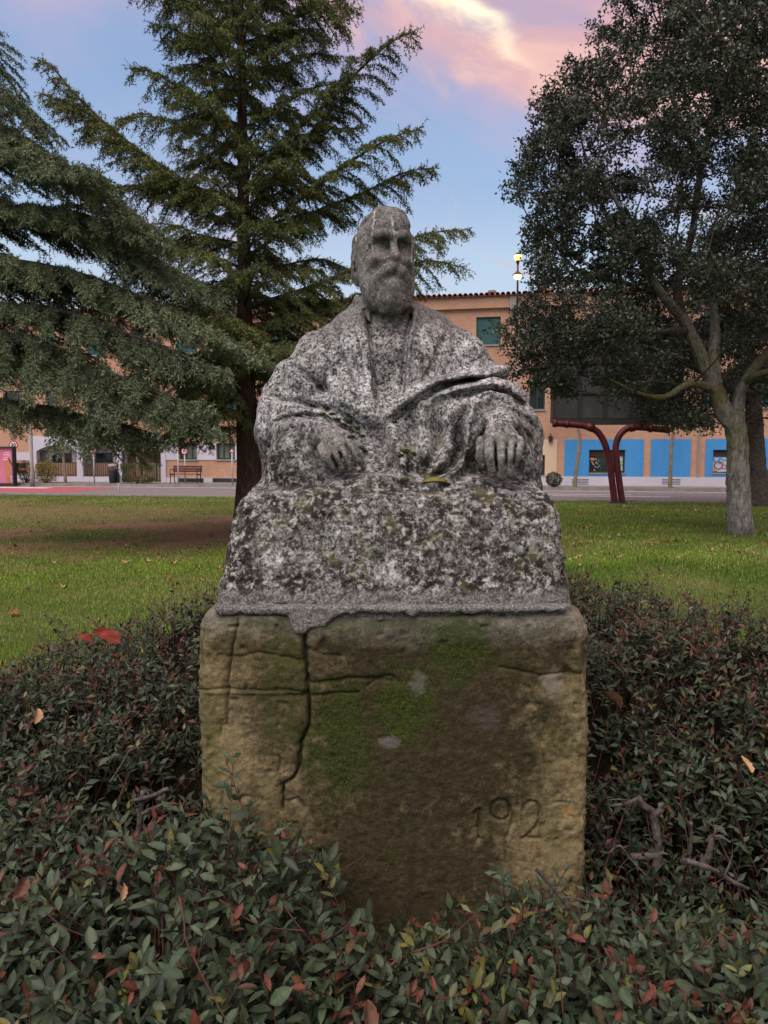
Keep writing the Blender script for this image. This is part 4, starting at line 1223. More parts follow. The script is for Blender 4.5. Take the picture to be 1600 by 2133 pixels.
def sandstone_material():
    m = Mat('mossy_sandstone', 0.93, 0.15)
    P = m.pos(); x, y, z = m.sep(P)
    n1 = m.noise(5, 5, 0.6); n2 = m.noise(34, 6, 0.7); n3 = m.noise(230, 3, 0.7); n4 = m.noise(12, 5, 0.6, dist=0.5)
    streak = m.noise(1.0, 5, 0.6, vec=m.mapping(P, (16, 16, 2.2)))
    def blob(u, v, ru, rv, k=1.0, nz=0.5, soft=0.35):
        c = at(u, v, 2.0)
        a = m.math('DIVIDE', m.math('SUBTRACT', x, float(c[0])), ru / 800.0)
        b = m.math('DIVIDE', m.math('SUBTRACT', z, float(c[2])), rv / 800.0)
        d = m.math('ADD', m.math('MULTIPLY', a, a), m.math('MULTIPLY', b, b))
        if nz > 0:
            d = m.math('ADD', d, m.math('MULTIPLY', m.math('SUBTRACT', n4, 0.5), 5.0 * nz))
            d = m.math('ADD', d, m.math('MULTIPLY', m.math('SUBTRACT', n2, 0.5), 4.0 * nz))
        d = m.math('MULTIPLY', d, 0.4)
        return m.math('MULTIPLY', m.ramp(d, [(0.40 - 0.4 * soft, 1), (0.40 + 0.4 * soft, 0)]), k)
    fine = m.mix(0.5, n2, n3)
    tan = m.ramp(fine, [(0.33, (0.095, 0.070, 0.036)), (0.5, (0.225, 0.175, 0.100)), (0.68, (0.36, 0.295, 0.185))])
    c = m.mix(m.ramp(n1, [(0.35, 0), (0.65, 0.7)]), tan, m.ramp(fine, [(0.33, (0.060, 0.050, 0.020)), (0.68, (0.225, 0.185, 0.080))]))
    # brown-black film over the middle of the face
    dark = m.ramp(fine, [(0.33, (0.012, 0.0095, 0.0055)), (0.5, (0.031, 0.025, 0.0125)), (0.7, (0.072, 0.058, 0.031))])
    f = m.math('MAXIMUM', blob(880, 1510, 300, 320, 0.95, 0.35, 0.5), blob(930, 1365, 330, 120, 0.92, 0.35, 0.5))
    f = m.math('MAXIMUM', f, blob(820, 1800, 250, 220, 0.92, 0.35, 0.5))
    f = m.math('MAXIMUM', f, blob(640, 1440, 160, 190, 0.75, 0.45, 0.55))
    f = m.math('MAXIMUM', f, blob(1080, 1480, 60, 130, 0.7, 0.6, 0.6))
    f = m.math('MAXIMUM', f, blob(500, 1370, 80, 60, 0.6, 0.7, 0.6))
    f = m.math('MAXIMUM', f, m.math('MULTIPLY', m.ramp(streak, [(0.50, 0), (0.64, 1)]), 0.55))
    c = m.mix(f, c, dark)
    # grey crust near the top edge and worn corners
    g_ = m.math('MULTIPLY', m.math('SUBTRACT', m.math('ADD', z, m.math('MULTIPLY', n4, 0.09)), PZ1 - 0.045), 14.0, clamp=True)
    c = m.mix(m.math('MULTIPLY', g_, 0.75), c, m.ramp(fine, [(0.35, (0.060, 0.056, 0.046)), (0.5, (0.135, 0.128, 0.108)), (0.68, (0.26, 0.25, 0.22))]))
    # moss
    mg = m.math('MAXIMUM', blob(845, 1465, 60, 90, 0.95, 0.9, 0.7), blob(950, 1345, 85, 70, 0.8, 0.9, 0.7))
    mg = m.math('MAXIMUM', mg, blob(705, 1540, 70, 130, 0.75, 1.0, 0.7))
    mg = m.math('MAXIMUM', mg, blob(590, 1440, 40, 140, 0.5, 1.0, 0.7))
    mg = m.math('MAXIMUM', mg, blob(428, 1560, 26, 220, 0.5, 0.8, 0.7))
    mg = m.math('MAXIMUM', mg, blob(700, 1298, 240, 16, 0.5, 0.7, 0.7))
    mg = m.math('MAXIMUM', mg, m.math('MULTIPLY', m.ramp(m.noise(8, 5, 0.65), [(0.54, 0), (0.66, 1)]), 0.3))
    mg = m.math('MULTIPLY', mg, m.ramp(n3, [(0.36, 0.35), (0.58, 1)]))
    c = m.mix(mg, c, m.ramp(n3, [(0.35, (0.010, 0.015, 0.003)), (0.52, (0.030, 0.048, 0.006)), (0.68, (0.070, 0.105, 0.013))]))
    # pale scars and purple-grey lichens
    for u, v, ru, rv, k, colr in ((866, 1425, 22, 22, 0.5, (0.15, 0.14, 0.12)), (812, 1548, 20, 12, 0.55, (0.17, 0.15, 0.15)), (1155, 1425, 24, 26, 0.5, (0.25, 0.22, 0.19)), (1012, 1495, 30, 26, 0.6, (0.080, 0.058, 0.060))):
        c = m.mix(blob(u, v, ru, rv, k, 1.5, 0.6), c, colr)
    c = m.mix(m.math('MULTIPLY', blob(1185, 1690, 12, 8, 1.0, 0.7), 0.6), c, (0.30, 0.15, 0.045))
    m.color(c)
    b1 = m.bump(fine, 0.75, 0.005)
    m.bump(n4, 0.12, 0.01, b1)
    return m.m
MAT_SAND = sandstone_material()
V, F = plinth_mesh()
pl_o = mesh_obj('stone_plinth', V - np.array((0.02, 2.45, 0.0)), F, MAT_SAND)
pl_o.location = (0.02, 2.45, 0)
tag(pl_o, 'cracked mossy sandstone block plinth with a worn carved date, standing in the hedge', 'plinth')

# ---- cement squeezed out between statue and plinth, with one long drip
f2 = Field((PX0 + 0.02, 1.955, 1.04), (PX1 - 0.02, 2.07, 1.17), 0.0036)
rr = random.Random(8)
low_edge = [(446 + i * 12.4, 1281 + rr.uniform(-1.5, 2.5) + (3.5 * math.sin(i * 0.9)) * 0.5) for i in range(12)]
low_edge = [(u, v) for u, v in low_edge if u < 592]
drip = [(596, 1283), (602, 1297), (607, 1313), (616, 1322), (628, 1326), (638, 1320), (648, 1311), (662, 1307), (676, 1308), (686, 1299), (694, 1290), (708, 1284)]
rest = [(722 + i * 13, 1280 + rr.uniform(-1.5, 2.5)) for i in range(36)]
rest = [(u, v + (5 if 840 < u < 875 else 0) - (u - 800) * 0.010) for u, v in rest if u < 1186]
top_edge = [(1188, 1262), (446, 1264)]
poly = [at(u, v, 1.99)[[0, 2]] for u, v in low_edge + drip + rest + top_edge]
g2 = (f2.ax[0][:, None, None], f2.ax[1][None, :, None], f2.ax[2][None, None, :])
d2 = poly_d(g2[0], g2[2], poly) + 0 * g2[1]
dyy = np.abs(g2[1] - 2.018) - 0.024 + 0 * d2
hh = np.clip(0.5 - 0.5 * (d2 - dyy) / 0.012, 0, 1)
f2.S = (d2 + (dyy - d2) * hh + 0.012 * hh * (1 - hh)).astype(np.float32)
MV, MQ = f2.mesh(); del f2, g2, d2, dyy, hh
MN = vnormals(MV, MQ)
MV = MV + MN * (0.0022 * N1(MV, 55) + 0.0016 * N2(MV, 130) + 0.001 * N3(MV, 220))[:, None]
m = Mat('grey_cement', 0.95, 0.12)
n2 = m.noise(190, 4, 0.7); n1 = m.noise(22, 5, 0.6)
m.color(m.mix(m.ramp(n1, [(0.35, 0), (0.65, 0.8)]), m.ramp(n2, [(0.36, (0.036, 0.032, 0.033)), (0.5, (0.115, 0.106, 0.108)), (0.64, (0.27, 0.255, 0.255))]), m.ramp(n2, [(0.36, (0.06, 0.056, 0.054)), (0.64, (0.36, 0.34, 0.33))])))
m.bump(n2, 0.9, 0.005)
mesh_obj('cement_bed', MV - np.array((0.02, 2.45, 1.12)), MQ, m.m, statue)

# ---- moss cushions in the folds
proj_u = 800 + FPX * SV[:, 0] / (SV[:, 1] * _cp - (SV[:, 2] - CAM_Z) * _sp)
proj_v = 1066.5 - FPX * ((SV[:, 2] - CAM_Z) * _cp + SV[:, 1] * _sp) / (SV[:, 1] * _cp - (SV[:, 2] - CAM_Z) * _sp)
def on_statue(u, v, rad=5):
    k = np.where((np.abs(proj_u - u) < rad) & (np.abs(proj_v - v) < rad))[0]
    return SV[k[np.argmin(SV[k, 1])]], None
m = Mat('cushion_moss', 0.95, 0.1)
n1 = m.noise(320, 4, 0.7)
m.color(m.ramp(n1, [(0.35, (0.016, 0.024, 0.004)), (0.5, (0.045, 0.062, 0.010)), (0.68, (0.10, 0.12, 0.028))])); m.bump(n1, 1.0, 0.008)
MAT_MOSS = m.m
bm = bmesh.new(); bmesh.ops.create_icosphere(bm, subdivisions=3, radius=1.0)
mv = np.array([v.co[:] for v in bm.verts]); mf = np.array([[v.index for v in f.verts] for f in bm.faces]); bm.free()
for i, (u, v, r) in enumerate(((678, 852, 7), (690, 858, 5), (668, 864, 5), (724, 872, 9), (742, 887, 7), (735, 905, 6), (846, 936, 8), (862, 941, 6), (838, 944, 5), (826, 876, 5), (845, 1000, 6), (700, 872, 5), (760, 905, 5))):
    c, _ = on_statue(u, v)
    rm_ = r * 2.3 / FPX * 1.15
    q = mv * (1 + 0.35 * N1(mv + i * 3, 1.8)[:, None] + 0.16 * N2(mv + i, 7)[:, None]) * np.array((1.15, 0.9, 0.5)) * rm_
    mesh_obj('moss_cushion', q + c - np.array((0.02, 2.45, 1.12)), mf, MAT_MOSS, statue)
# ================================================================== trees
def resample(pts, step, rad=None):
    """smooth curve (Catmull-Rom) through pts, sampled about every step metres"""
    P = np.array(pts, float); n = len(P)
    E = np.vstack([2 * P[0] - P[1], P, 2 * P[-1] - P[-2]])
    out, ro = [], []
    for i in range(n - 1):
        p0, p1, p2, p3 = E[i], E[i + 1], E[i + 2], E[i + 3]
        k = max(1, int(np.linalg.norm(p2 - p1) / step))
        for j in range(k):
            t = j / k
            out.append(0.5 * ((2 * p1) + (-p0 + p2) * t + (2 * p0 - 5 * p1 + 4 * p2 - p3) * t * t + (-p0 + 3 * p1 - 3 * p2 + p3) * t ** 3))
            if rad is not None: ro.append(rad[i] + (rad[i + 1] - rad[i]) * t)
    out.append(P[-1])
    if rad is not None: ro.append(rad[-1])
    return np.array(out), (np.array(ro) if rad is not None else None)
def bark_tube(pts, rad, n=28, step=0.05, rough=0.06, freq=(14, 14, 5)):
    C, R = resample(pts, step, rad)
    m_ = len(C)
    T = np.gradient(C, axis=0); T /= np.linalg.norm(T, axis=1, keepdims=True) + 1e-9
    X = np.zeros_like(C); prev = np.cross(T[0], (0, 1, 0.01)); prev /= np.linalg.norm(prev)
    for i in range(m_):
        prev = prev - T[i] * (prev @ T[i]); prev /= np.linalg.norm(prev) + 1e-9; X[i] = prev
    Y_ = np.cross(T, X)
    a = np.linspace(0, 2 * np.pi, n, endpoint=False)
    D = X[:, None] * np.cos(a)[None, :, None] + Y_[:, None] * np.sin(a)[None, :, None]
    V = C[:, None] + D * R[:, None, None]
    f = np.array(freq)
    disp = N1(V * f, 1.0) * 0.6 + N2(V * f, 2.3) * 0.4 + 0.35 * N3(V, 2.0)
    V = V + D * (disp * rough)[..., None] * np.clip(R / R.max(), 0.25, 1)[:, None, None] * R.max()
    i = np.arange(m_ - 1)[:, None] * n; j = np.arange(n)[None, :]; j2 = (j + 1) % n
    F = np.stack([i + j, i + j2, i + n + j2, i + n + j], -1).reshape(-1, 4)
    return V.reshape(-1, 3), F
def thin_tubes(A_, B_, ra, rb, n=3):
    """many straight n-sided twigs at once"""
    A_ = np.asarray(A_, float); B_ = np.asarray(B_, float); ra = np.asarray(ra, float); rb = np.asarray(rb, float)
    T = B_ - A_; T /= np.linalg.norm(T, axis=1, keepdims=True) + 1e-9
    up = np.where(np.abs(T[:, 2:3]) < 0.9, np.array([[0, 0, 1.0]]), np.array([[1.0, 0, 0]]))
    X = np.cross(T, up); X /= np.linalg.norm(X, axis=1, keepdims=True) + 1e-9
    Y_ = np.cross(T, X)
    a = np.arange(n) * 2 * np.pi / n
    D = X[:, None] * np.cos(a)[None, :, None] + Y_[:, None] * np.sin(a)[None, :, None]
    V = np.concatenate([A_[:, None] + D * ra[:, None, None], B_[:, None] + D * rb[:, None, None]], 1)
    k = len(A_); o = (np.arange(k) * 2 * n)[:, None]
    F = np.stack([np.stack([o[:, 0] + j, o[:, 0] + (j + 1) % n, o[:, 0] + n + (j + 1) % n, o[:, 0] + n + j], -1) for j in range(n)], 1).reshape(-1, 4)
    return V.reshape(-1, 3), F
class Acc:
    def __init__(self): self.V = []; self.F = []; self.C = []; self.n = 0
    def add(self, V, F, C=None):
        self.V.append(V); self.F.append(F + self.n); self.n += len(V)
        if C is not None: self.C.append(C)
    def get(self): return np.concatenate(self.V), np.concatenate(self.F), (np.concatenate(self.C) if self.C else None)
def leaf_mat(name, rough=0.55, spec=0.35, trans=0.12):
    m = Mat(name, rough, spec)
    c = m.attr('tint'); n = m.noise(60, 3)
    m.color(m.mix(1.0, c, m.ramp(n, [(0.3, (0.8, 0.8, 0.8)), (0.7, (1.2, 1.2, 1.2))]), 'MULTIPLY'))
    t = m.n.new('ShaderNodeBsdfTranslucent'); m.l.new(c, t.inputs['Color'])
    mx = m.n.new('ShaderNodeMixShader'); mx.inputs[0].default_value = trans
    m.l.new(m.b.outputs[0], mx.inputs[1]); m.l.new(t.outputs[0], mx.inputs[2])
    m.l.new(mx.outputs[0], m.n['Material Output'].inputs['Surface'])
    return m.m
MAT_NEEDLE = leaf_mat('cedar_needles', 0.6, 0.25, 0.10)
MAT_LEAF = leaf_mat('broad_leaves', 0.42, 0.4, 0.12)
m = Mat('cedar_bark', 0.95, 0.1)
P = m.pos()
n1 = m.noise(1.0, 6, 0.65, vec=m.mapping(P, (22, 22, 5)), dist=0.4); n2 = m.noise(60, 4)
m.color(m.mix(0.25, m.ramp(n1, [(0.32, (0.016, 0.010, 0.009)), (0.5, (0.060, 0.035, 0.029)), (0.68, (0.125, 0.080, 0.068))]), m.ramp(n2, [(0.3, (0.03, 0.02, 0.017)), (0.7, (0.14, 0.09, 0.08))])))
m.bump(n1, 0.8, 0.03); MAT_CEDAR_BARK = m.m
def oak_bark(name, mossy):
    m = Mat(name, 0.95, 0.1)
    P = m.pos(); x, y, z = m.sep(P)
    n1 = m.noise(1.0, 6, 0.65, vec=m.mapping(P, (17, 17, 7)), dist=0.7); n2 = m.noise(45, 4, 0.6); n3 = m.noise(2.4, 4, 0.6)
    c = m.mix(0.3, m.ramp(n1, [(0.33, (0.022, 0.019, 0.018)), (0.46, (0.125, 0.113, 0.105)), (0.66, (0.30, 0.28, 0.265))]), m.ramp(n2, [(0.3, (0.05, 0.045, 0.042)), (0.7, (0.30, 0.28, 0.265))]))
    if mossy:
        mz = m.math('MULTIPLY', m.math('SUBTRACT', z, 1.15), 0.75, clamp=True)
        mz = m.math('MULTIPLY', mz, m.ramp(n3, [(0.36, 0), (0.52, 1)]))
        mz = m.math('MULTIPLY', mz, m.math('MULTIPLY', m.math('SUBTRACT', 4.3, z), 0.6, clamp=True))
        c = m.mix(m.math('MULTIPLY', mz, 0.8), c, m.ramp(n2, [(0.3, (0.045, 0.042, 0.008)), (0.6, (0.130, 0.115, 0.022))]))
    m.color(c); m.bump(n1, 0.9, 0.03)
    return m.m
MAT_OAK_BARK = oak_bark('grey_mossy_bark', True)
MAT_DARK_BARK = simple('dark_bark', (0.060, 0.048, 0.042), 0.95, 0.5, 14)

# ---- cedars
def cedar(limbs, trunk_pts, trunk_rad, name, label, tint_a, tint_b, seed, sec_gap=0.105, droop=1.0):
    rng = np.random.default_rng(seed)
    base = np.array(trunk_pts[0]); root = empty(name, base)
    V, F = bark_tube(trunk_pts, trunk_rad, 30, 0.06, 0.10, (14, 14, 3))
    mesh_obj('trunk', V - base, F, MAT_CEDAR_BARK, root)
    wood = Acc(); SA, SB = [], []          # wood segments
    tw_p, tw_d, tw_l, tw_c = [], [], [], []
    for li, (pts, dens) in enumerate(limbs):
        C, _ = resample(pts, 0.05)
        L = len(C) * 0.05
        r0 = 0.010 + 0.008 * L
        R = np.linspace(r0, 0.006, len(C))
        V, F = bark_tube(pts, np.linspace(r0, 0.006, len(pts)), 7, 0.14, 0.05)
        wood.add(V, F)
        T = np.gradient(C, axis=0); T /= np.linalg.norm(T, axis=1, keepdims=True)
        shade = rng.uniform(0, 1)
        s = 0.10 * L; side = 1
        while s < L:
            i = min(int(s / 0.05), len(C) - 1); f = s / L
            t = T[i]; h = np.cross(t, (0, 0, 1)); h /= np.linalg.norm(h) + 1e-9
            side = -side
            # fan outline: widest at 55 % of the limb
            sl = (0.30 + 0.95 * math.sin(math.pi * min(1, f * 0.86 + 0.10)) ** 1.0) * min(1.0, 0.24 + L * 0.17) * rng.uniform(0.55, 1.15)
            sl *= (1 - 0.72 * max(0, f - 0.72) / 0.28)
            d = t * rng.uniform(0.45, 0.85) + h * side * rng.uniform(0.55, 1.0) + np.array((0, 0, rng.uniform(-0.10, 0.22)))
            d /= np.linalg.norm(d)
            k = max(3, int(sl / 0.045))
            q = np.linspace(0, 1, k + 1)[:, None]
            curve = C[i] + d * sl * q + np.array((0, 0, -1.0)) * (0.42 * droop * sl * q ** 2.0)
            SA.append(curve[[0, k // 2]]); SB.append(curve[[k // 2, k]])
            for j in range(1, k + 1):
                dd = curve[j] - curve[j - 1]; dd /= np.linalg.norm(dd)
                hh = np.cross(dd, (0, 0, 1)); hh /= np.linalg.norm(hh) + 1e-9
                for sd in ((-1, 1) if rng.random() < dens else (rng.choice((-1, 1)),)):
                    e = dd * rng.uniform(0.4, 0.9) + hh * sd * rng.uniform(0.35, 0.8) + np.array((0, 0, -rng.uniform(0.15, 0.95) * droop))
                    tw_p.append(curve[j]); tw_d.append(e / np.linalg.norm(e)); tw_l.append(rng.uniform(0.10, 0.27) * (0.75 + 0.25 * f))
                    tw_c.append(0.55 * shade + 0.45 * rng.random())
            tw_p.append(curve[-1]); tw_d.append(dd); tw_l.append(rng.uniform(0.10, 0.2)); tw_c.append(rng.random())
            s += sec_gap * rng.uniform(0.7, 1.4)
        # short sprays all along the upper side
        for i in range(int(0.12 * len(C)), len(C), 1):
            if rng.random() < 0.75:
                e = T[i] * rng.uniform(0.3, 1.0) + rng.normal(0, 0.55, 3) + np.array((0, 0, 0.35)); tw_p.append(C[i]); tw_d.append(e / np.linalg.norm(e)); tw_l.append(rng.uniform(0.08, 0.18)); tw_c.append(0.4 * shade + 0.6 * rng.random())
        # leader at the tip
        for j in range(7):
            i = len(C) - 1 - j
            e = T[i] + rng.normal(0, 0.35, 3); tw_p.append(C[i]); tw_d.append(e / np.linalg.norm(e)); tw_l.append(rng.uniform(0.1, 0.22)); tw_c.append(rng.random())
    SA = np.concatenate(SA); SB = np.concatenate(SB)
    V, F = thin_tubes(SA, SB, np.full(len(SA), 0.008), np.full(len(SA), 0.005))
    wood.add(V, F)
    P = np.array(tw_p); D = np.array(tw_d); Ln = np.array(tw_l); Cc = np.array(tw_c)
    zc__ = P[:, 1] * _cp - (P[:, 2] - CAM_Z) * _sp
    pu = 800 + FPX * P[:, 0] / zc__; pv = 1066.5 - FPX * ((P[:, 2] - CAM_Z) * _cp + P[:, 1] * _sp) / zc__
    inv = (pu > -170) & (pv > -110)
    P, D, Ln, Cc = P[inv], D[inv], Ln[inv], Cc[inv]
    V, F, _ = wood.get()
    br_ = mesh_obj('branches', V - base, F, MAT_DARK_BARK, root)
    # needle tufts
    nt = 5
    f = (np.arange(nt) + 0.5) / nt
    B = P[:, None] + D[:, None] * (Ln[:, None] * f[None])[..., None] + rng.normal(0, 0.004, (len(P), nt, 3))
    B = B.reshape(-1, 3); DD = np.repeat(D, nt, 0); CC = np.repeat(Cc, nt)
    kk = 3
    B = np.repeat(B, kk, 0); DD = np.repeat(DD, kk, 0); CC = np.repeat(CC, kk)
    n = len(B)
    e = DD * rng.uniform(0.15, 0.9, (n, 1)) + rng.normal(0, 0.62, (n, 3))
    e /= np.linalg.norm(e, axis=1, keepdims=True)
    w = np.cross(e, rng.normal(0, 1, (n, 3))); w /= np.linalg.norm(w, axis=1, keepdims=True) + 1e-9
    ln = rng.uniform(0.040, 0.075, (n, 1)); wd = rng.uniform(0.006, 0.0115, (n, 1))
    V = np.stack([B - w * wd, B + w * wd, B + e * ln], 1).reshape(-1, 3)
    F = np.arange(3 * n).reshape(-1, 3)
    col_ = np.array(tint_a)[None] * (1 - CC[:, None]) + np.array(tint_b)[None] * CC[:, None]
    col_ = col_ * rng.uniform(0.75, 1.25, (n, 1))
    cr = mesh_obj('crown', V - base, F, MAT_NEEDLE, root, smooth=False, colors=np.repeat(col_, 3, 0))
    tag(root, label, 'tree')
    return root, n
def pxl(L, y0, y1):
    n = len(L)
    return [at(u, v, y0 + (y1 - y0) * (i / (n - 1)) ** 1.0) for i, (u, v) in enumerate(L)]
rng = np.random.default_rng(3)
TX, TY = CEDAR
tr_pts = [np.array((TX + 0.02, TY, -0.05)), at(519, 1000, TY), at(513, 850, TY), at(509, 600, TY), at(507, 400, TY), at(504, 200, TY), at(500, 0, TY), at(498, -250, TY), at(498, -480, TY)]
tr_rad = [0.31, 0.245, 0.20, 0.135, 0.11, 0.085, 0.065, 0.04, 0.012]
limbs = [
    (pxl([(506, 420), (420, 395), (320, 335), (225, 262), (150, 190), (110, 140), (84, 126)], TY, TY - 0.8), 0.9),
    (pxl([(508, 440), (400, 400), (290, 320), (180, 235), (90, 195)], TY, TY + 0.3), 0.7),
    (pxl([(504, 275), (440, 235), (370, 180), (310, 148), (274, 142)], TY, TY - 0.6), 0.9),
    (pxl([(503, 190), (440, 120), (380, 70), (322, 52)], TY, TY - 0.4), 0.9),
    (pxl([(502, 100), (450, 40), (390, 0), (345, -15)], TY, TY - 0.6), 0.9),
    (pxl([(508, 400), (600, 290), (690, 205), (770, 125), (820, 85), (866, 64)], TY, TY - 0.9), 0.9),
    (pxl([(503, 130), (580, 60), (660, 20), (738, 18)], TY, TY - 0.4), 0.9),
    (pxl([(502, 60), (570, -10), (640, -20), (715, 45)], TY, TY - 0.9), 0.8),
    (pxl([(508, 500), (620, 420), (740, 330), (820, 285), (874, 268)], TY, TY - 0.4), 0.9),
    (pxl([(509, 540), (640, 450), (760, 400), (840, 360), (902, 350)], TY, TY + 0.5), 0.9),
    (pxl([(510, 640), (640, 600), (780, 540), (880, 490), (970, 478)], TY, TY + 0.2), 0.9),
    (pxl([(510, 680), (640, 660), (790, 600), (880, 545), (962, 556)], TY, TY - 0.4), 0.8),
    (pxl([(508, 460), (600, 330), (680, 240), (715, 150)], TY, TY + 0.9), 0.8),
    (pxl([(512, 790), (440, 830), (400, 880), (380, 910)], TY, TY - 1.6), 0.9),
    (pxl([(512, 790), (580, 750), (640, 740), (700, 700)], TY, TY + 0.5), 0.6),
]
for k in range(84):
    zt = 1.9 + 8.6 * (k + rng.random()) / 84
    az = k * 2.39996 + rng.uniform(-0.3, 0.3)
    f = (zt - 1.9) / 8.6
    L = (3.7 - 1.5 * f) * rng.uniform(0.55, 1.0)
    rise = 0.10 + 0.52 * f + rng.uniform(-0.08, 0.1)
    c, s = math.cos(az), math.sin(az)
    if s < -0.2: L *= 0.8                       # shorter towards the viewer
    p0 = np.array((TX + 0.02, TY, zt))
    P = [p0, p0 + np.array((c * L * 0.35, s * L * 0.35, L * 0.35 * rise * 1.1)), p0 + np.array((c * L * 0.7, s * L * 0.7, L * 0.7 * rise)), p0 + np.array((c * L, s * L, L * (rise * 0.92 - 0.10)))]
    limbs.append((P, 0.75))
cedar_root, n1_ = cedar(limbs, tr_pts, tr_rad, 'cedar_tree', 'tall cedar with a bare reddish trunk, rising directly behind the statue', (0.028, 0.042, 0.014), (0.165, 0.185, 0.060), 5, 0.112, 1.2)
# left cedar, trunk outside the frame
LX, LY = -8.2, 12.6
lim2 = []
base_l = [
    [(-240, 90), (-90, 140), (10, 190), (72, 268)], [(-240, 60), (-100, 60), (-20, 100), (45, 215)], [(-240, 200), (-60, 230), (60, 300), (130, 340)],
    [(-240, 240), (40, 300), (210, 395), (350, 500)], [(-240, 330), (60, 330), (150, 350), (205, 362)],
    [(-240, 420), (90, 450), (300, 545), (470, 640)], [(-240, 520), (100, 560), (330, 640), (556, 752)],
    [(-240, 640), (90, 650), (290, 720), (470, 800)], [(-240, 760), (80, 760), (270, 820), (440, 880)],
    [(-240, 840), (30, 840), (190, 870), (330, 905)], [(-240, 600), (60, 590), (200, 600), (380, 660)],
    [(-240, 480), (50, 440), (180, 450), (320, 500)], [(-240, 700), (40, 700), (160, 760), (300, 800)],
]
for q in base_l:
    for j in range(3 if q[0][1] >= 420 else 2):
        dy = rng.uniform(-2.2, 2.2); du = rng.uniform(-60, 15) if j else 0; dv = rng.uniform(-28, 32) if j else 0
        lim2.append(([at(u + du * (i / 3), v + dv * (i / 3), LY + dy * (i / 3)) for i, (u, v) in enumerate(q)], 0.8))
lt = [np.array((LX, LY, -0.05)), np.array((LX, LY, 3)), np.array((LX, LY, 7)), np.array((LX, LY, 10.5))]
cedar2, n2_ = cedar(lim2, lt, [0.36, 0.27, 0.16, 0.03], 'cedar_tree', 'broad cedar whose sweeping blue green boughs reach in from the left', (0.034, 0.056, 0.030), (0.205, 0.245, 0.135), 9, 0.135, 0.85)
cedar_root['group'] = cedar2['group'] = 'cedars on the lawn'

# ---- holm oak
def leaf_quads(B, rng, ln, wd, tint_lo, tint_hi, cc, up=0.35):
    n = len(B)
    e = rng.normal(0, 1, (n, 3)); e[:, 2] += up; e /= np.linalg.norm(e, axis=1, keepdims=True)
    w = np.cross(e, rng.normal(0, 1, (n, 3))); w /= np.linalg.norm(w, axis=1, keepdims=True) + 1e-9
    l = rng.uniform(*ln, (n, 1)); wv = rng.uniform(*wd, (n, 1))
    V = np.stack([B, B + e * l * 0.45 + w * wv, B + e * l, B + e * l * 0.45 - w * wv], 1).reshape(-1, 3)
    F = np.arange(4 * n).reshape(-1, 4)
    c = np.array(tint_lo)[None] * (1 - cc[:, None]) + np.array(tint_hi)[None] * cc[:, None]
    c = c * rng.uniform(0.75, 1.25, (n, 1))
    return V, F, np.repeat(c, 4, 0)
def inpoly(u, v, P):
    c = False
    for i in range(len(P)):
        a, b = P[i], P[(i + 1) % len(P)]
        if (a[1] > v) != (b[1] > v) and u < (b[0] - a[0]) * (v - a[1]) / (b[1] - a[1]) + a[0]: c = not c
    return c
def polyd(u, v, P):
    q = np.array((u, v)); d = 1e9
    for i in range(len(P)):
        a, b = np.array(P[i], float), np.array(P[(i + 1) % len(P)], float); e = b - a
        t = np.clip(((q - a) @ e) / (e @ e), 0, 1); d = min(d, np.linalg.norm(q - a - t * e))
    return d
def seg_d(u, v, L):
    q = np.array((u, v), float); d = 1e9
    for i in range(len(L) - 1):
        a, b = np.array(L[i], float), np.array(L[i + 1], float); e = b - a
        t = np.clip(((q - a) @ e) / (e @ e), 0, 1); d = min(d, np.linalg.norm(q - a - t * e))
    return d
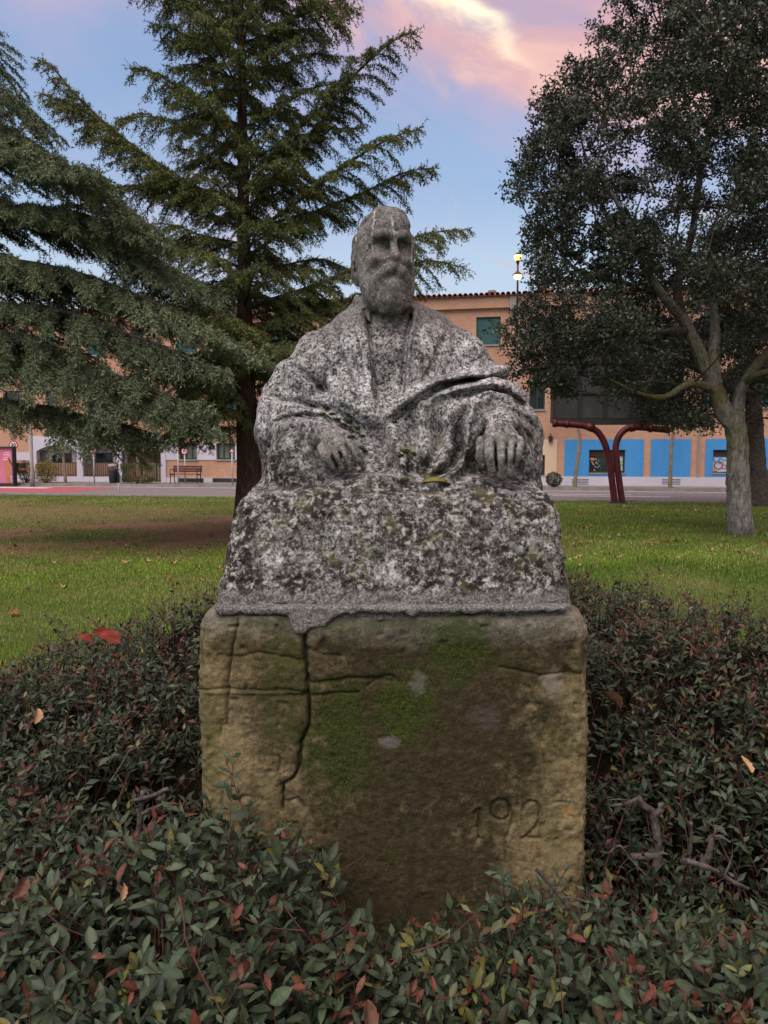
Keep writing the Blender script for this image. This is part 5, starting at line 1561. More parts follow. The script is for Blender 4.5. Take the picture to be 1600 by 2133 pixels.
def broadleaf(name, label, limbs, rads, outline, Yc, thick, n_cl, per, seed, bark, tl, th, ln=(0.035, 0.06), wd=(0.008, 0.014), cl_r=(0.28, 0.5), trunk_n=1, group=None, edge_px=26, clear=()):
    rng = np.random.default_rng(seed)
    base = np.array(limbs[0][0]) * np.array((1, 1, 0)); root = empty(name, base)
    nodes = []
    for i, (pts, rad) in enumerate(zip(limbs, rads)):
        V, F = bark_tube(pts, rad, 26 if max(rad) > 0.1 else 12, 0.05, 0.20)
        mesh_obj('trunk' if i < trunk_n else 'limb', V - base, F, bark if i < 5 else MAT_DARK_BARK, root)
        C, R = resample(pts, 0.15, rad); nodes.append(C[len(C) // (3 if i == 0 else 6):])
    nodes = np.concatenate(nodes)
    us = [p[0] for p in outline]; vs_ = [p[1] for p in outline]
    cl = []
    tries = 0
    while len(cl) < n_cl and tries < 40000:
        tries += 1
        u = rng.uniform(min(us), max(us)); v = rng.uniform(min(vs_), max(vs_))
        if not inpoly(u, v, outline): continue
        dpx = polyd(u, v, outline)
        if dpx < edge_px: continue
        th_ = thick * min(1.0, 0.25 + dpx / 230.0)
        y = Yc + th_ * (rng.uniform(-1, 1))
        p = at(u, v, y)
        if any(seg_d(u, v, q) < 30 for q in clear) and y < Yc + 0.5: continue
        if cl and min(np.linalg.norm(np.array(cl) - p, axis=1)) < 0.24: continue
        cl.append(p)
    cl = np.array(cl)
    # branches: each clump hangs on the nearest wood that is lower / further in
    order = np.argsort([np.min(np.linalg.norm(nodes - p, axis=1)) for p in cl])
    segA, segB, ra, rb = [], [], [], []
    for k in order:
        p = cl[k]
        d = np.linalg.norm(nodes - p, axis=1) + np.clip(nodes[:, 2] - p[2] + 0.1, 0, 9) * 1.2
        q = nodes[np.argmin(d)]
        L = np.linalg.norm(p - q)
        mid = (p + q) / 2 + np.array((0, 0, -0.10 * L)) + rng.normal(0, 0.05 * L, 3)
        t = np.linspace(0, 1, 5)[:, None]
        cv = (1 - t) ** 2 * q + 2 * t * (1 - t) * mid + t ** 2 * p
        rr_ = np.linspace(0.012 + 0.012 * L, 0.008, 5)
        segA.append(cv[:-1]); segB.append(cv[1:]); ra.append(rr_[:-1]); rb.append(rr_[1:])
        nodes = np.vstack([nodes, cv[1:]])
    # twigs and leaves
    sub = 15
    R = rng.uniform(*cl_r, len(cl))
    off = rng.normal(0, 1, (len(cl), sub, 3)); off /= np.linalg.norm(off, axis=2, keepdims=True)
    off *= (R[:, None] * rng.uniform(0.35, 1.0, (len(cl), sub)) ** 0.6)[..., None] * np.array((1.1, 1.1, 0.8))
    tips = cl[:, None] + off
    a_ = np.repeat(cl, sub, 0); b_ = tips.reshape(-1, 3)
    segA.append(a_); segB.append(b_); ra.append(np.full(len(a_), 0.006)); rb.append(np.full(len(a_), 0.003))
    V, F = thin_tubes(np.concatenate(segA), np.concatenate(segB), np.concatenate(ra), np.concatenate(rb), 3)
    mesh_obj('branches', V - base, F, bark if bark is not MAT_OAK_BARK else MAT_DARK_BARK, root)
    cc_cl = rng.uniform(0, 1, len(cl))
    tb_ = np.repeat(b_, per, 0); ta_ = np.repeat(a_, per, 0)
    f = 1 - 0.55 * rng.random((len(tb_), 1)) ** 1.6
    B = ta_ + (tb_ - ta_) * f + rng.normal(0, 0.038, (len(tb_), 3))
    cc = np.clip(0.55 * np.repeat(cc_cl, sub * per) + 0.45 * rng.random(len(B)), 0, 1)
    V, F, C = leaf_quads(B, rng, ln, wd, tl, th, cc)
    mesh_obj('crown', V - base, F, MAT_LEAF, root, smooth=False, colors=C)
    tag(root, label, 'tree', group)
    return root
OY = 14.4
tp = [ground(1541, 1113) + np.array((0, 0, -0.05)), at(1541, 1090, OY), at(1539, 1030, OY), at(1536, 952, OY), at(1533, 895, OY), at(1508, 858, OY), at(1494, 815, OY), at(1472, 771, OY), at(1446, 709, OY), at(1424, 667, OY), at(1375, 607, OY - 0.3), at(1335, 540, OY - 0.5), at(1300, 450, OY - 0.7), at(1250, 360, OY - 0.8)]
tr = [0.285, 0.235, 0.20, 0.185, 0.185, 0.165, 0.145, 0.125, 0.105, 0.10, 0.075, 0.06, 0.045, 0.02]
ol = [tp,
      [at(1492, 800, OY), at(1486, 745, OY + 0.1), at(1490, 687, OY + 0.3), at(1486, 630, OY + 0.5), at(1470, 540, OY + 0.8), at(1500, 430, OY + 1.0)],
      [at(1534, 890, OY), at(1538, 843, OY + 0.1), at(1551, 796, OY + 0.1), at(1605, 728, OY), at(1680, 640, OY), at(1740, 520, OY)],
      [at(1551, 796, OY + 0.1), at(1580, 780, OY - 0.3), at(1640, 760, OY - 0.6), at(1720, 730, OY - 1.0)],
      [at(1490, 812, OY), at(1455, 800, OY - 0.2), at(1428, 802, OY - 0.4), at(1385, 826, OY - 0.6), at(1335, 820, OY - 0.8), at(1270, 790, OY - 0.8)],
      [at(1424, 667, OY), at(1411, 620, OY + 0.1), at(1418, 560, OY), at(1442, 487, OY - 0.2), at(1455, 386, OY - 0.4), at(1484, 244, OY - 0.4), at(1500, 120, OY - 0.4), at(1505, -40, OY)],
      [at(1462, 360, OY - 0.4), at(1400, 200, OY - 0.2), at(1385, 110, OY), at(1370, 0, OY)],
      [at(1484, 244, OY - 0.4), at(1530, 190, OY - 0.6), at(1600, 130, OY - 0.8)],
      [at(1375, 607, OY - 0.3), at(1300, 590, OY - 0.2), at(1200, 560, OY + 0.1), at(1130, 470, OY + 0.2)],
      [at(1335, 540, OY - 0.5), at(1270, 460, OY + 0.2), at(1230, 360, OY + 0.4), at(1200, 250, OY + 0.4)],
      [at(1430, 690, OY), at(1350, 690, OY - 0.8), at(1220, 690, OY - 0.9), at(1110, 700, OY - 0.6)]]
orad = [tr, [0.12, 0.105, 0.09, 0.07, 0.05, 0.02], [0.14, 0.12, 0.105, 0.085, 0.06, 0.03], [0.07, 0.06, 0.045, 0.02], [0.085, 0.07, 0.06, 0.05, 0.035, 0.015], [0.10, 0.085, 0.075, 0.065, 0.055, 0.04, 0.03, 0.012], [0.045, 0.035, 0.025, 0.012], [0.04, 0.03, 0.015], [0.06, 0.045, 0.03, 0.012], [0.05, 0.04, 0.03, 0.012], [0.07, 0.05, 0.03, 0.012]]
OUT = [(1260, 10), (1225, 70), (1195, 120), (1150, 165), (1108, 195), (1085, 270), (1062, 345), (1052, 400), (1082, 440), (1066, 485), (1092, 540), (1085, 600), (1052, 640), (1030, 695), (1040, 745), (1085, 800), (1130, 850), (1180, 840), (1240, 815), (1310, 880), (1350, 912), (1420, 900), (1470, 905), (1500, 850), (1560, 840), (1740, 860), (1820, 300), (1720, -160), (1400, -200), (1280, -60)]
oak = broadleaf('holm_oak', 'big dark evergreen oak with a pale forked mossy trunk at the right edge', ol, orad, OUT, OY, 2.3, 760, 15, 21, MAT_OAK_BARK, (0.012, 0.019, 0.011), (0.060, 0.077, 0.050), ln=(0.052, 0.09), wd=(0.015, 0.024), group='broadleaf trees behind the statue', edge_px=18, clear=([(1540, 1100), (1530, 880), (1494, 815), (1446, 709), (1375, 607)], [(1492, 800), (1486, 700), (1486, 640)], [(1534, 890), (1551, 796), (1605, 728)], [(1424, 667), (1411, 610), (1442, 487), (1460, 380)], [(1490, 812), (1428, 802), (1385, 826)]))
BY = 22.5
bx = at(1577, 1000, BY)[0]
bl = [[np.array((bx, BY, -0.05)), at(1577, 1000, BY), at(1572, 900, BY), at(1568, 800, BY), at(1560, 720, BY), at(1540, 620, BY)],
      [at(1570, 830, BY), at(1480, 780, BY - 0.4), at(1400, 740, BY - 0.5), at(1340, 720, BY)],
      [at(1566, 790, BY), at(1640, 700, BY), at(1700, 640, BY)]]
broadleaf('holm_oak', 'smaller dark rough trunked tree standing further back beside the pale oak trunk', bl, [[0.36, 0.28, 0.25, 0.22, 0.17, 0.1], [0.18, 0.13, 0.09, 0.04], [0.16, 0.12, 0.05]],
          [(1300, 640), (1330, 800), (1350, 880), (1420, 905), (1500, 905), (1580, 880), (1760, 900), (1800, 500), (1600, 420), (1400, 500)], BY, 2.6, 280, 12, 22, MAT_DARK_BARK, (0.010, 0.014, 0.010), (0.034, 0.042, 0.030), ln=(0.06, 0.10), wd=(0.016, 0.026), cl_r=(0.5, 0.8), group='broadleaf trees behind the statue', edge_px=14)
# ================================================================== street furniture
def gpt(u, v, t, z=0.0):
    """street position of something whose foot is seen at column u, t metres before the facade"""
    s, _ = fac(u, v, t)
    return s
def at_street(name, s, t, z=0.14, rz=0.0):
    return empty(name, street(s, t, z), TH + rz)
MAT_STEEL = simple('galvanised_steel', (0.42, 0.42, 0.44), 0.45, 0.1, 4)
def text_mesh(body, size, name, mat, parent, loc, bold=0.006):
    cu = bpy.data.curves.new(name, 'FONT'); cu.body = body; cu.size = size; cu.align_x = 'CENTER'; cu.align_y = 'CENTER'; cu.offset = bold * size; cu.extrude = 0.001
    o = bpy.data.objects.new(name, cu); col.objects.link(o)
    dg = bpy.context.evaluated_depsgraph_get()
    me = bpy.data.meshes.new_from_object(o.evaluated_get(dg))
    bpy.data.objects.remove(o); bpy.data.curves.remove(cu)
    me.materials.clear(); me.materials.append(mat)
    me.transform(Matrix.Rotation(math.radians(90), 4, 'X'))
    q = link(bpy.data.objects.new(name, me), parent); q.location = loc
    return q
def disc(r, y0, y1, cz, n=28, sx=1.0): return [(sx * r * math.cos(a), cz + r * math.sin(a)) for a in np.linspace(0, 2 * math.pi, n, endpoint=False)]
def sign_pole(o, h): MB().tube([(0, 0.03, -0.1), (0, 0.03, h)], 0.03, 8).build('pole', MAT_STEEL, o, True)
def speed_sign(u, v, t, rpx, label, yaw=0.0, txt='30'):
    s, zc = fac(u, v, t); o = at_street('road_sign', s, t, 0.12, yaw)
    Y = 35.15 - t; r = rpx * (Y) / FPX; cz = zc - 0.12
    sign_pole(o, cz + r * 0.8)
    pl_ = MB().prism(disc(r, 0, 0, cz), -0.012, 0.0).build('plate', MAT_RED, o)
    MB().prism(disc(r * 0.76, 0, 0, cz), -0.018, -0.0125).build('face', MAT_WHITE, pl_)
    text_mesh(txt, r * 1.05, 'numerals', MAT_BLACK, pl_, (0, -0.021, cz), 0.03)
    tag(o, label, 'sign', 'road signs along the street')
    return o
def warning_sign(u, v, t, wpx, label, yaw=0.0):
    s, zc = fac(u, v, t); o = at_street('road_sign', s, t, 0.12, yaw)
    w = wpx * (35.15 - t) / FPX; cz = zc - 0.12
    sign_pole(o, cz + w * 0.3)
    tri = lambda k, c: [(-w * k, c - w * 0.62 * k), (w * k, c - w * 0.62 * k), (0, c + w * 1.12 * k)]
    pl_ = MB().prism(tri(1.0, cz), -0.012, 0.0).build('plate', MAT_RED, o)
    MB().prism(tri(0.66, cz - w * 0.0), -0.018, -0.0125).build('face', MAT_WHITE, pl_)
    b = MB(); k = w * 0.5
    b.prism([(0.06 * k + 0.13 * k * math.cos(a), cz + 0.52 * k + 0.13 * k * math.sin(a)) for a in np.linspace(0, 6.283, 9)[:-1]], -0.022, -0.0185)
    b.prism([(-0.05 * k, cz + 0.36 * k), (0.16 * k, cz + 0.36 * k), (0.14 * k, cz - 0.1 * k), (-0.08 * k, cz - 0.1 * k)], -0.022, -0.0185)
    b.prism([(-0.06 * k, cz - 0.11 * k), (0.05 * k, cz - 0.11 * k), (-0.16 * k, cz - 0.62 * k), (-0.30 * k, cz - 0.62 * k)], -0.022, -0.0185)
    b.prism([(0.06 * k, cz - 0.11 * k), (0.15 * k, cz - 0.11 * k), (0.34 * k, cz - 0.62 * k), (0.21 * k, cz - 0.62 * k)], -0.022, -0.0185)
    b.build('pedestrian_symbol', MAT_BLACK, pl_)
    tag(o, label, 'sign', 'road signs along the street')
speed_sign(28, 927, 2.2, 10, 'red ringed speed limit sign above the pink poster', 0.35)
speed_sign(194, 937, 1.9, 7.5, 'red ringed speed limit sign on a pole before the middle arch')
speed_sign(384, 940, 0.9, 7, 'red ringed speed limit sign in front of the green framed window', 0.1)
warning_sign(370, 935, 2.1, 5.6, 'triangular pedestrian warning sign on the pole behind the bench', 0.2)
warning_sign(483, 939, 1.75, 5.6, 'triangular pedestrian warning sign beside the reddish cedar trunk', 0.25)

# litter bin and bollard
s = gpt(236, 1000, 2.1); bn = at_street('litter_bin', s, 2.1, 0.12)
b = MB(); b.lathe([(0.15, 0.05), (0.18, 0.10), (0.21, 0.62), (0.21, 0.70)], (0, 0, 0), 18); b.build('bin_body', MAT_DARK, bn, True)
b = MB(); b.lathe([(0.215, 0.78), (0.225, 0.84), (0.20, 0.90), (0.05, 0.93)], (0, 0, 0), 18); b.build('lid', MAT_CONC, bn, True)
b = MB(); b.tube([(0.24, 0, -0.02), (0.24, 0, 0.95)], 0.035, 8); b.box(0.15, 0.24, -0.015, 0.015, 0.55, 0.60); b.box(0.15, 0.24, -0.015, 0.015, 0.8, 0.84)
for a in (0.6, 2.2, 3.9, 5.4): b.box(0.19 * math.cos(a) - 0.012, 0.19 * math.cos(a) + 0.012, 0.19 * math.sin(a) - 0.012, 0.19 * math.sin(a) + 0.012, 0.69, 0.79)
b.build('post', MAT_DARK, bn)
tag(bn, 'dark round litter bin on the far pavement beside the box shrub', 'litter bin')
p_ = ground(248, 1029); bo = empty('bollard', (p_[0], p_[1], 0))
b = MB(); b.lathe([(0.035, -0.05), (0.035, 0.80), (0.028, 0.83)], (0, 0, 0), 12); b.build('post', MAT_WHITE, bo, True)
b = MB(); b.lathe([(0.037, 0.42), (0.037, 0.78), (0.041, 0.80), (0.030, 0.84)], (0, 0, 0), 12); b.build('band', MAT_DARK, bo, True)
tag(bo, 'thin white and dark post at the lawn edge in front of the litter bin', 'post')

# bench
s0_, s1_ = gpt(357, 1000, 1.3), gpt(417, 1000, 1.3)
be = at_street('park_bench', (s0_ + s1_) / 2, 1.25, 0.14)
hw = (s1_ - s0_) / 2
MAT_BENCH = simple('red_brown_slats', (0.095, 0.028, 0.022), 0.6, 0.2, 6)
for i in range(4):
    MB().box(-hw, hw, -0.28 + i * 0.105, -0.28 + i * 0.105 + 0.085, 0.42, 0.45).build('seat_slat', MAT_BENCH, be)
for i in range(3):
    MB().box(-hw, hw, 0.15 + i * 0.02, 0.175 + i * 0.02, 0.52 + i * 0.105, 0.605 + i * 0.105).build('back_slat', MAT_BENCH, be)
for sx in (-0.92, 0.92):
    b = MB(); x = sx * hw
    b.tube([(x, -0.27, 0.0), (x, -0.24, 0.22), (x, -0.27, 0.41)], 0.022, 6); b.tube([(x, 0.20, 0.0), (x, 0.12, 0.22), (x, 0.13, 0.41), (x, 0.215, 0.82)], 0.022, 6)
    b.box(x - 0.02, x + 0.02, -0.28, 0.14, 0.385, 0.418); b.tube([(x, -0.27, 0.41), (x, -0.28, 0.60), (x, -0.2, 0.64), (x, 0.17, 0.64)], 0.018, 6)
    b.build('leg', MAT_DARK, be)
tag(be, 'red brown slatted bench with dark iron legs against the brick wall', 'bench')

# poster case at the left edge
pu1 = 30; t_p = 3.0
s1_, zt_ = fac(pu1, 930, t_p); s0_ = s1_ - 1.35
po = at_street('poster_case', (s0_ + s1_) / 2, t_p, 0.02, 0.0)
hw = 0.675; zt_ -= 0.02; zb_ = fac(20, 1012, t_p)[1]
b = MB(); b.box(-hw, -hw + 0.07, -0.12, 0.12, 0.0, zt_); b.box(hw - 0.07, hw, -0.12, 0.12, 0.0, zt_); b.box(-hw + 0.07, hw - 0.07, -0.12, 0.12, zt_ - 0.08, zt_); b.box(-hw + 0.07, hw - 0.07, -0.12, 0.12, 0.0, 0.14); b.box(-hw + 0.07, hw - 0.07, 0.0, 0.06, 0.14, zt_ - 0.08); b.build('frame', MAT_DARK, po)
m = Mat('pink_poster', 0.35, 0.4); m.color(m.ramp(m.noise(0.8, 2), [(0.3, (0.50, 0.14, 0.24)), (0.7, (0.62, 0.20, 0.32))])); MAT_PINK = m.m
ps = MB().box(-hw + 0.07, hw - 0.07, -0.02, -0.001, 0.14, zt_ - 0.08).build('poster', MAT_PINK, po)
SKIN = simple('printed_skin', (0.42, 0.17, 0.085), 0.5, 0.15, 3); CRUST = simple('printed_crust', (0.15, 0.055, 0.025), 0.5, 0.3, 9)
H_ = zt_ - 0.22
MB().prism([(0.18, 0.14), (0.42, 0.14), (0.42, 0.45), (0.44, 0.62), (0.47, 0.80), (0.40, 1.0), (0.36, 1.22), (0.30, 1.25), (0.28, 1.05), (0.20, 1.15), (0.12, 1.10), (0.14, 0.75), (0.20, 0.5)], -0.026, -0.0205).build('printed_hand', SKIN, ps)
MB().prism([(0.34, 1.28), (0.40, 1.30), (0.58, 0.98), (0.57, 0.91), (0.50, 0.93)], -0.031, -0.0265).build('printed_pastry', CRUST, ps)
b = MB()
rs = random.Random(4)
for z_, x0_, x1_, hh_ in ((zt_ - 0.30, 0.15, 0.42, 0.05), (zt_ - 0.40, 0.10, 0.40, 0.05), (zt_ - 0.52, 0.12, 0.34, 0.035), (zt_ - 0.62, 0.08, 0.32, 0.05), (0.40, 0.44, 0.58, 0.07), (0.28, 0.42, 0.58, 0.03), (0.22, 0.42, 0.55, 0.03)):
    x = x0_
    while x < x1_:
        w = rs.uniform(0.018, 0.035); b.box(x, x + w, -0.0245, -0.0205, z_, z_ + hh_ * rs.uniform(0.7, 1)); x += w + 0.014
b.build('printed_lettering', MAT_WHITE, ps)
tag(po, 'pink advertising poster of a hand holding a pastry in a dark frame, left edge', 'poster')

# billboard seen from behind
gy = ground(1283, 1048); BYB = gy[1]
bb = empty('billboard', (gy[0], gy[1], 0))
bl0, bl1 = at(1156, 700, BYB + 0.15), at(1420, 700, BYB + 0.15)
zt_, zb_ = at(1156, 690, BYB)[2], at(1156, 881, BYB)[2]
x0_, x1_ = bl0[0] - gy[0], bl1[0] - gy[0]
MAT_BBACK = simple('billboard_back_steel', (0.050, 0.047, 0.050), 0.6, 0.3, 2.5)
MAT_BFRAME = simple('billboard_frame', (0.030, 0.028, 0.030), 0.55, 0.2, 4)
MAT_MAROON = simple('maroon_paint', (0.075, 0.007, 0.012), 0.5, 0.35, 5, 0.35)
npan = 5
for i in range(npan):
    a, c2 = x0_ + (x1_ - x0_) * i / npan, x0_ + (x1_ - x0_) * (i + 1) / npan
    for j in range(2):
        za, zc2 = zb_ + 0.14 + (zt_ - zb_ - 0.14) * j / 2, zb_ + 0.14 + (zt_ - zb_ - 0.14) * (j + 1) / 2
        MB().box(a + 0.012, c2 - 0.012, 0.10, 0.16, za + 0.012, zc2 - 0.012).build('back_panel', MAT_BBACK, bb)
b = MB(); b.box(x0_ - 0.06, x0_, 0.02, 0.34, zb_, zt_); b.box(x1_, x1_ + 0.06, 0.02, 0.34, zb_, zt_); b.box(x0_, x1_, 0.02, 0.34, zt_, zt_ + 0.06); b.box(x0_, x1_, 0.04, 0.34, zb_ - 0.05, zb_ + 0.14); b.build('frame', MAT_BFRAME, bb)
for i in range(1, npan):
    a = x0_ + (x1_ - x0_) * i / npan; MB().box(a - 0.035, a + 0.035, 0.03, 0.095, zb_ + 0.145, zt_ - 0.002).build('rib', MAT_BFRAME, bb)
for zz in (0.33, 0.66):
    z_ = zb_ + (zt_ - zb_) * zz; MB().box(x0_ + 0.002, x1_ - 0.002, 0.045, 0.09, z_ - 0.03, z_ + 0.03).build('rail', MAT_BFRAME, bb)
MB().box(x0_ + 0.01, x1_ - 0.01, 0.30, 0.33, zb_ + 0.15, zt_ - 0.01).build('advert_face', MAT_WHITE, bb)
L_ = lambda P: [tuple(at(u, v, BYB) - gy) for u, v in P]
def curvy(P, r, name, n=14):
    C, _ = resample(np.array(L_(P)), 0.08); MB().tube(C, r, n).build(name, MAT_MAROON, bb, True)
curvy([(1281, 1050), (1276, 1010), (1270, 965), (1262, 930), (1248, 903), (1228, 890), (1200, 885), (1158, 882)], 0.10, 'leg')
curvy([(1297, 1049), (1291, 1010), (1285, 960), (1283, 930), (1290, 908), (1306, 893), (1330, 890), (1395, 896)], 0.10, 'leg')
for (a, c2) in (((1178, 883), (1184, 883.6)), ((1222, 887), (1236, 893)), ((1312, 892), (1322, 890)), ((1352, 892), (1358, 892.6)), ((1152, 881.5), (1160, 882))):
    C = L_([a, c2]); MB().tube(C, 0.125, 14).build('collar', MAT_MAROON, bb, True)
for (u_, v_) in ((1281, 1049), (1297, 1048)):
    c_ = at(u_, v_, BYB) - gy; MB().lathe([(0.20, -0.03), (0.20, 0.035), (0.12, 0.05)], (c_[0], c_[1], 0), 16).build('base_plate', MAT_DARK, bb)
tag(bb, 'back of a dark billboard on two curved maroon legs beside the oak', 'billboard')

# street lamps: one globe low on the post, one at its head, both lit
def glow(name, c, k):
    m = Mat(name); m.color((0.8, 0.7, 0.5)); m.b.inputs['Emission Color'].default_value = (*c, 1); m.b.inputs['Emission Strength'].default_value = k
    return m.m
GL_W = glow('lit_globe_white', (1.0, 0.66, 0.26), 1.1); GL_O = glow('lit_globe_orange', (1.0, 0.45, 0.07), 0.9)
MAT_LAMP = simple('lamp_bronze', (0.050, 0.032, 0.024), 0.5, 0.2, 6)
def lamp(u, t, vtop, vlow, vpost, label, dim=1.0):
    s, zt = fac(u, vtop, t); _, zl = fac(u, vlow, t); o = at_street('street_lamp', s, t, 0.12)
    zt -= 0.12; zl -= 0.12
    b = MB(); b.lathe([(0.11, -0.1), (0.10, 0.5), (0.075, 0.6), (0.065, zl * 0.72)], (0, 0, 0), 12); b.build('post', MAT_CONC, o, True)
    b = MB(); b.lathe([(0.045, zl * 0.72), (0.038, zl - 0.2), (0.034, zt - 0.16)], (0, 0.0, 0), 10); b.build('upper_post', MAT_LAMP, o, True)
    for (zz, mat, nm) in ((zt, GL_O, 'upper_lantern'), (zl, GL_W, 'lower_lantern')):
        b = MB(); r = 0.155; dy_ = 0.0 if nm == 'upper_lantern' else -0.20
        b.lathe([(r * math.sin(a) + 0.001, -r * math.cos(a)) for a in np.linspace(0.35, 2.0 if dy_ else 2.45, 10)], (0, dy_, zz), 16)
        g_ = b.build('globe', mat, o, True)
        b = MB()
        if dy_: b.lathe([(0.03, 0.20), (0.10, 0.13), (0.21, 0.035), (0.20, 0.02), (0.05, 0.10)], (0, dy_, zz), 16); b.tube([(0, 0, zz + 0.28), (0, -0.10, zz + 0.30), (0, dy_, zz + 0.19)], 0.02, 6)
        else: b.lathe([(0.13, 0.085), (0.12, 0.13), (0.04, 0.175), (0.01, 0.21)], (0, 0, zz), 16); b.lathe([(0.035, -0.30), (0.07, -0.17), (0.09, -0.135), (0.04, -0.12)], (0, 0, zz), 12)
        b.build('lantern_cap', MAT_LAMP, o, True)
    tag(o, label, 'street lamp', 'lit street lamps')
lamp(1079, 3.0, 536, 577, 600, 'lit street lamp with two glowing globes above the roof beside the oak')
lamp(54, 3.0, 613, 655, 680, 'lit street lamp glimmering orange through the cedar boughs at left')

# small shrubs on the far pavement
def shrub(name, label, s, t, w, d, h, tl, th, seed, n=2600, boxy=0.0, cat='shrub', ln=(0.035, 0.06)):
    rng = np.random.default_rng(seed); o = at_street(name, s, t, 0.12)
    q = rng.normal(0, 1, (n, 3)); q /= np.linalg.norm(q, axis=1, keepdims=True)
    if boxy: q = np.sign(q) * np.abs(q) ** (1 - boxy); q /= np.maximum(np.abs(q).max(1, keepdims=True), 1e-6) ** boxy
    lump = 1 + 0.16 * N1(q + seed, 2.2)
    B = q * (rng.uniform(0.45, 1.0, (n, 1)) ** 0.4) * lump[:, None] * np.array((w / 2, d / 2, h / 2)) + np.array((0, 0, h / 2 + 0.03))
    cc = np.clip(0.5 * (N2(B + seed, 6) * 0.5 + 0.5) + 0.5 * rng.random(n), 0, 1)
    V, F, C = leaf_quads(B, rng, ln, (0.012, 0.02), tl, th, cc)
    mesh_obj('foliage', V, F, MAT_LEAF, o, smooth=False, colors=C)
    a = rng.normal(0, 0.05, (14, 3)) * np.array((1, 1, 0)); bb_ = rng.normal(0, 1, (14, 3)) * np.array((w * 0.25, d * 0.25, 0.05)) + np.array((0, 0, h * 0.7))
    V, F = thin_tubes(a, bb_, np.full(14, 0.014), np.full(14, 0.006), 5)
    mesh_obj('stems', V, F, MAT_DARK_BARK, o)
    tag(o, label, cat)
    return o
def sspan(u0, u1, t): a, b_ = fac(u0, 1000, t)[0], fac(u1, 1000, t)[0]; return (a + b_) / 2, b_ - a
c_, w_ = sspan(40, 70, 2.0); shrub('shrub', 'small loose olive shrub between the poster and the arches', c_, 2.0, w_, 0.7, 1.0, (0.04, 0.045, 0.014), (0.16, 0.14, 0.045), 41, 2000)
c_, w_ = sspan(77, 115, 2.0); shrub('shrub', 'bright yellow green rounded shrub before the left arch', c_, 2.0, w_, 0.8, 1.0, (0.07, 0.065, 0.012), (0.34, 0.27, 0.035), 42, 2600, 0.25)
c_, w_ = sspan(253, 318, 2.0); shrub('shrub', 'clipped dark green box shaped shrub beside the litter bin', c_, 2.0, w_, 0.8, 0.93, (0.02, 0.032, 0.008), (0.10, 0.125, 0.026), 43, 4200, 0.5)
c_, w_ = sspan(535, 560, 2.0); shrub('shrub', 'yellow green shrub half hidden between the cedar trunk and the statue', c_, 2.0, w_, 0.7, 1.6, (0.03, 0.045, 0.010), (0.16, 0.17, 0.03), 44, 2200)
c_, w_ = sspan(1136, 1172, 2.1); shrub('shrub', 'small sprawling green shrub on the far pavement right of the statue', c_, 2.1, w_, 0.5, 0.62, (0.014, 0.026, 0.008), (0.055, 0.085, 0.028), 45, 1900)
c_, w_ = sspan(1590, 1650, 1.6); shrub('shrub', 'green shrub at the right edge behind the dark trunk', c_, 1.6, w_, 0.8, 1.0, (0.02, 0.045, 0.014), (0.085, 0.15, 0.05), 46, 1500)
# plants and red planters behind the arches
MAT_POT = simple('terracotta', (0.30, 0.075, 0.045), 0.8, 0.15, 5)
for i, (u0, u1, lab) in enumerate(((104, 124, 'leafy planter on the left side of the first arch window'), (133, 155, 'leafy planter on the right side of the first arch window'), (194, 214, 'leafy planter on the left side of the second arch window'), (217, 238, 'leafy planter on the right side of the second arch window'))):
    a, _ = fac(u0, 970, -1.1); b_, _ = fac(u1, 970, -1.1); _, z_ = fac(u0, 980, -1.1)
    o = at_street('planter', (a + b_) / 2, -1.1, z_ - 0.12)
    w = (b_ - a)
    bq = MB(); bq.add([(-w * 0.36, -0.10, 0.13), (w * 0.36, -0.10, 0.13), (w * 0.36, 0.12, 0.13), (-w * 0.36, 0.12, 0.13), (-w * 0.30, -0.07, -0.07), (w * 0.30, -0.07, -0.07), (w * 0.30, 0.10, -0.07), (-w * 0.30, 0.10, -0.07)], [(0, 1, 2, 3), (7, 6, 5, 4), (4, 5, 1, 0), (5, 6, 2, 1), (6, 7, 3, 2), (7, 4, 0, 3)])
    bq.box(-w * 0.38, w * 0.38, -0.115, 0.13, 0.10, 0.127)
    bq.box(-w * 0.30, w * 0.30, 0.08, 0.26, -0.072, -0.02)
    bq.build('pot', MAT_POT, o)
    rng = np.random.default_rng(60 + i); n = 500
    B = rng.normal(0, 1, (n, 3)) * np.array((w * 0.2, 0.07, 0.08)) + np.array((0, 0, 0.22))
    V, F, C = leaf_quads(B, rng, (0.05, 0.08), (0.015, 0.025), (0.008, 0.016, 0.008), (0.03, 0.055, 0.025), rng.random(n))
    mesh_obj('foliage', V, F, MAT_LEAF, o, smooth=False, colors=C)
    tag(o, lab, 'planter')
# lantern box on the cream corner
s, z_ = fac(1147, 913, 0.15); o = at_street('wall_lantern', s, 0.12, z_ - 0.14)
bq = MB(); bq.box(-0.08, 0.08, -0.10, 0.10, 0.0, 0.20); bq.box(-0.10, 0.10, -0.115, 0.115, 0.202, 0.225); bq.build('housing', MAT_DARK, o); MB().box(-0.02, 0.02, 0.05, 0.112, 0.228, 0.36).build('bracket', MAT_DARK, o)
tag(o, 'small dark square lantern on the corner above the cream wall', 'lantern')

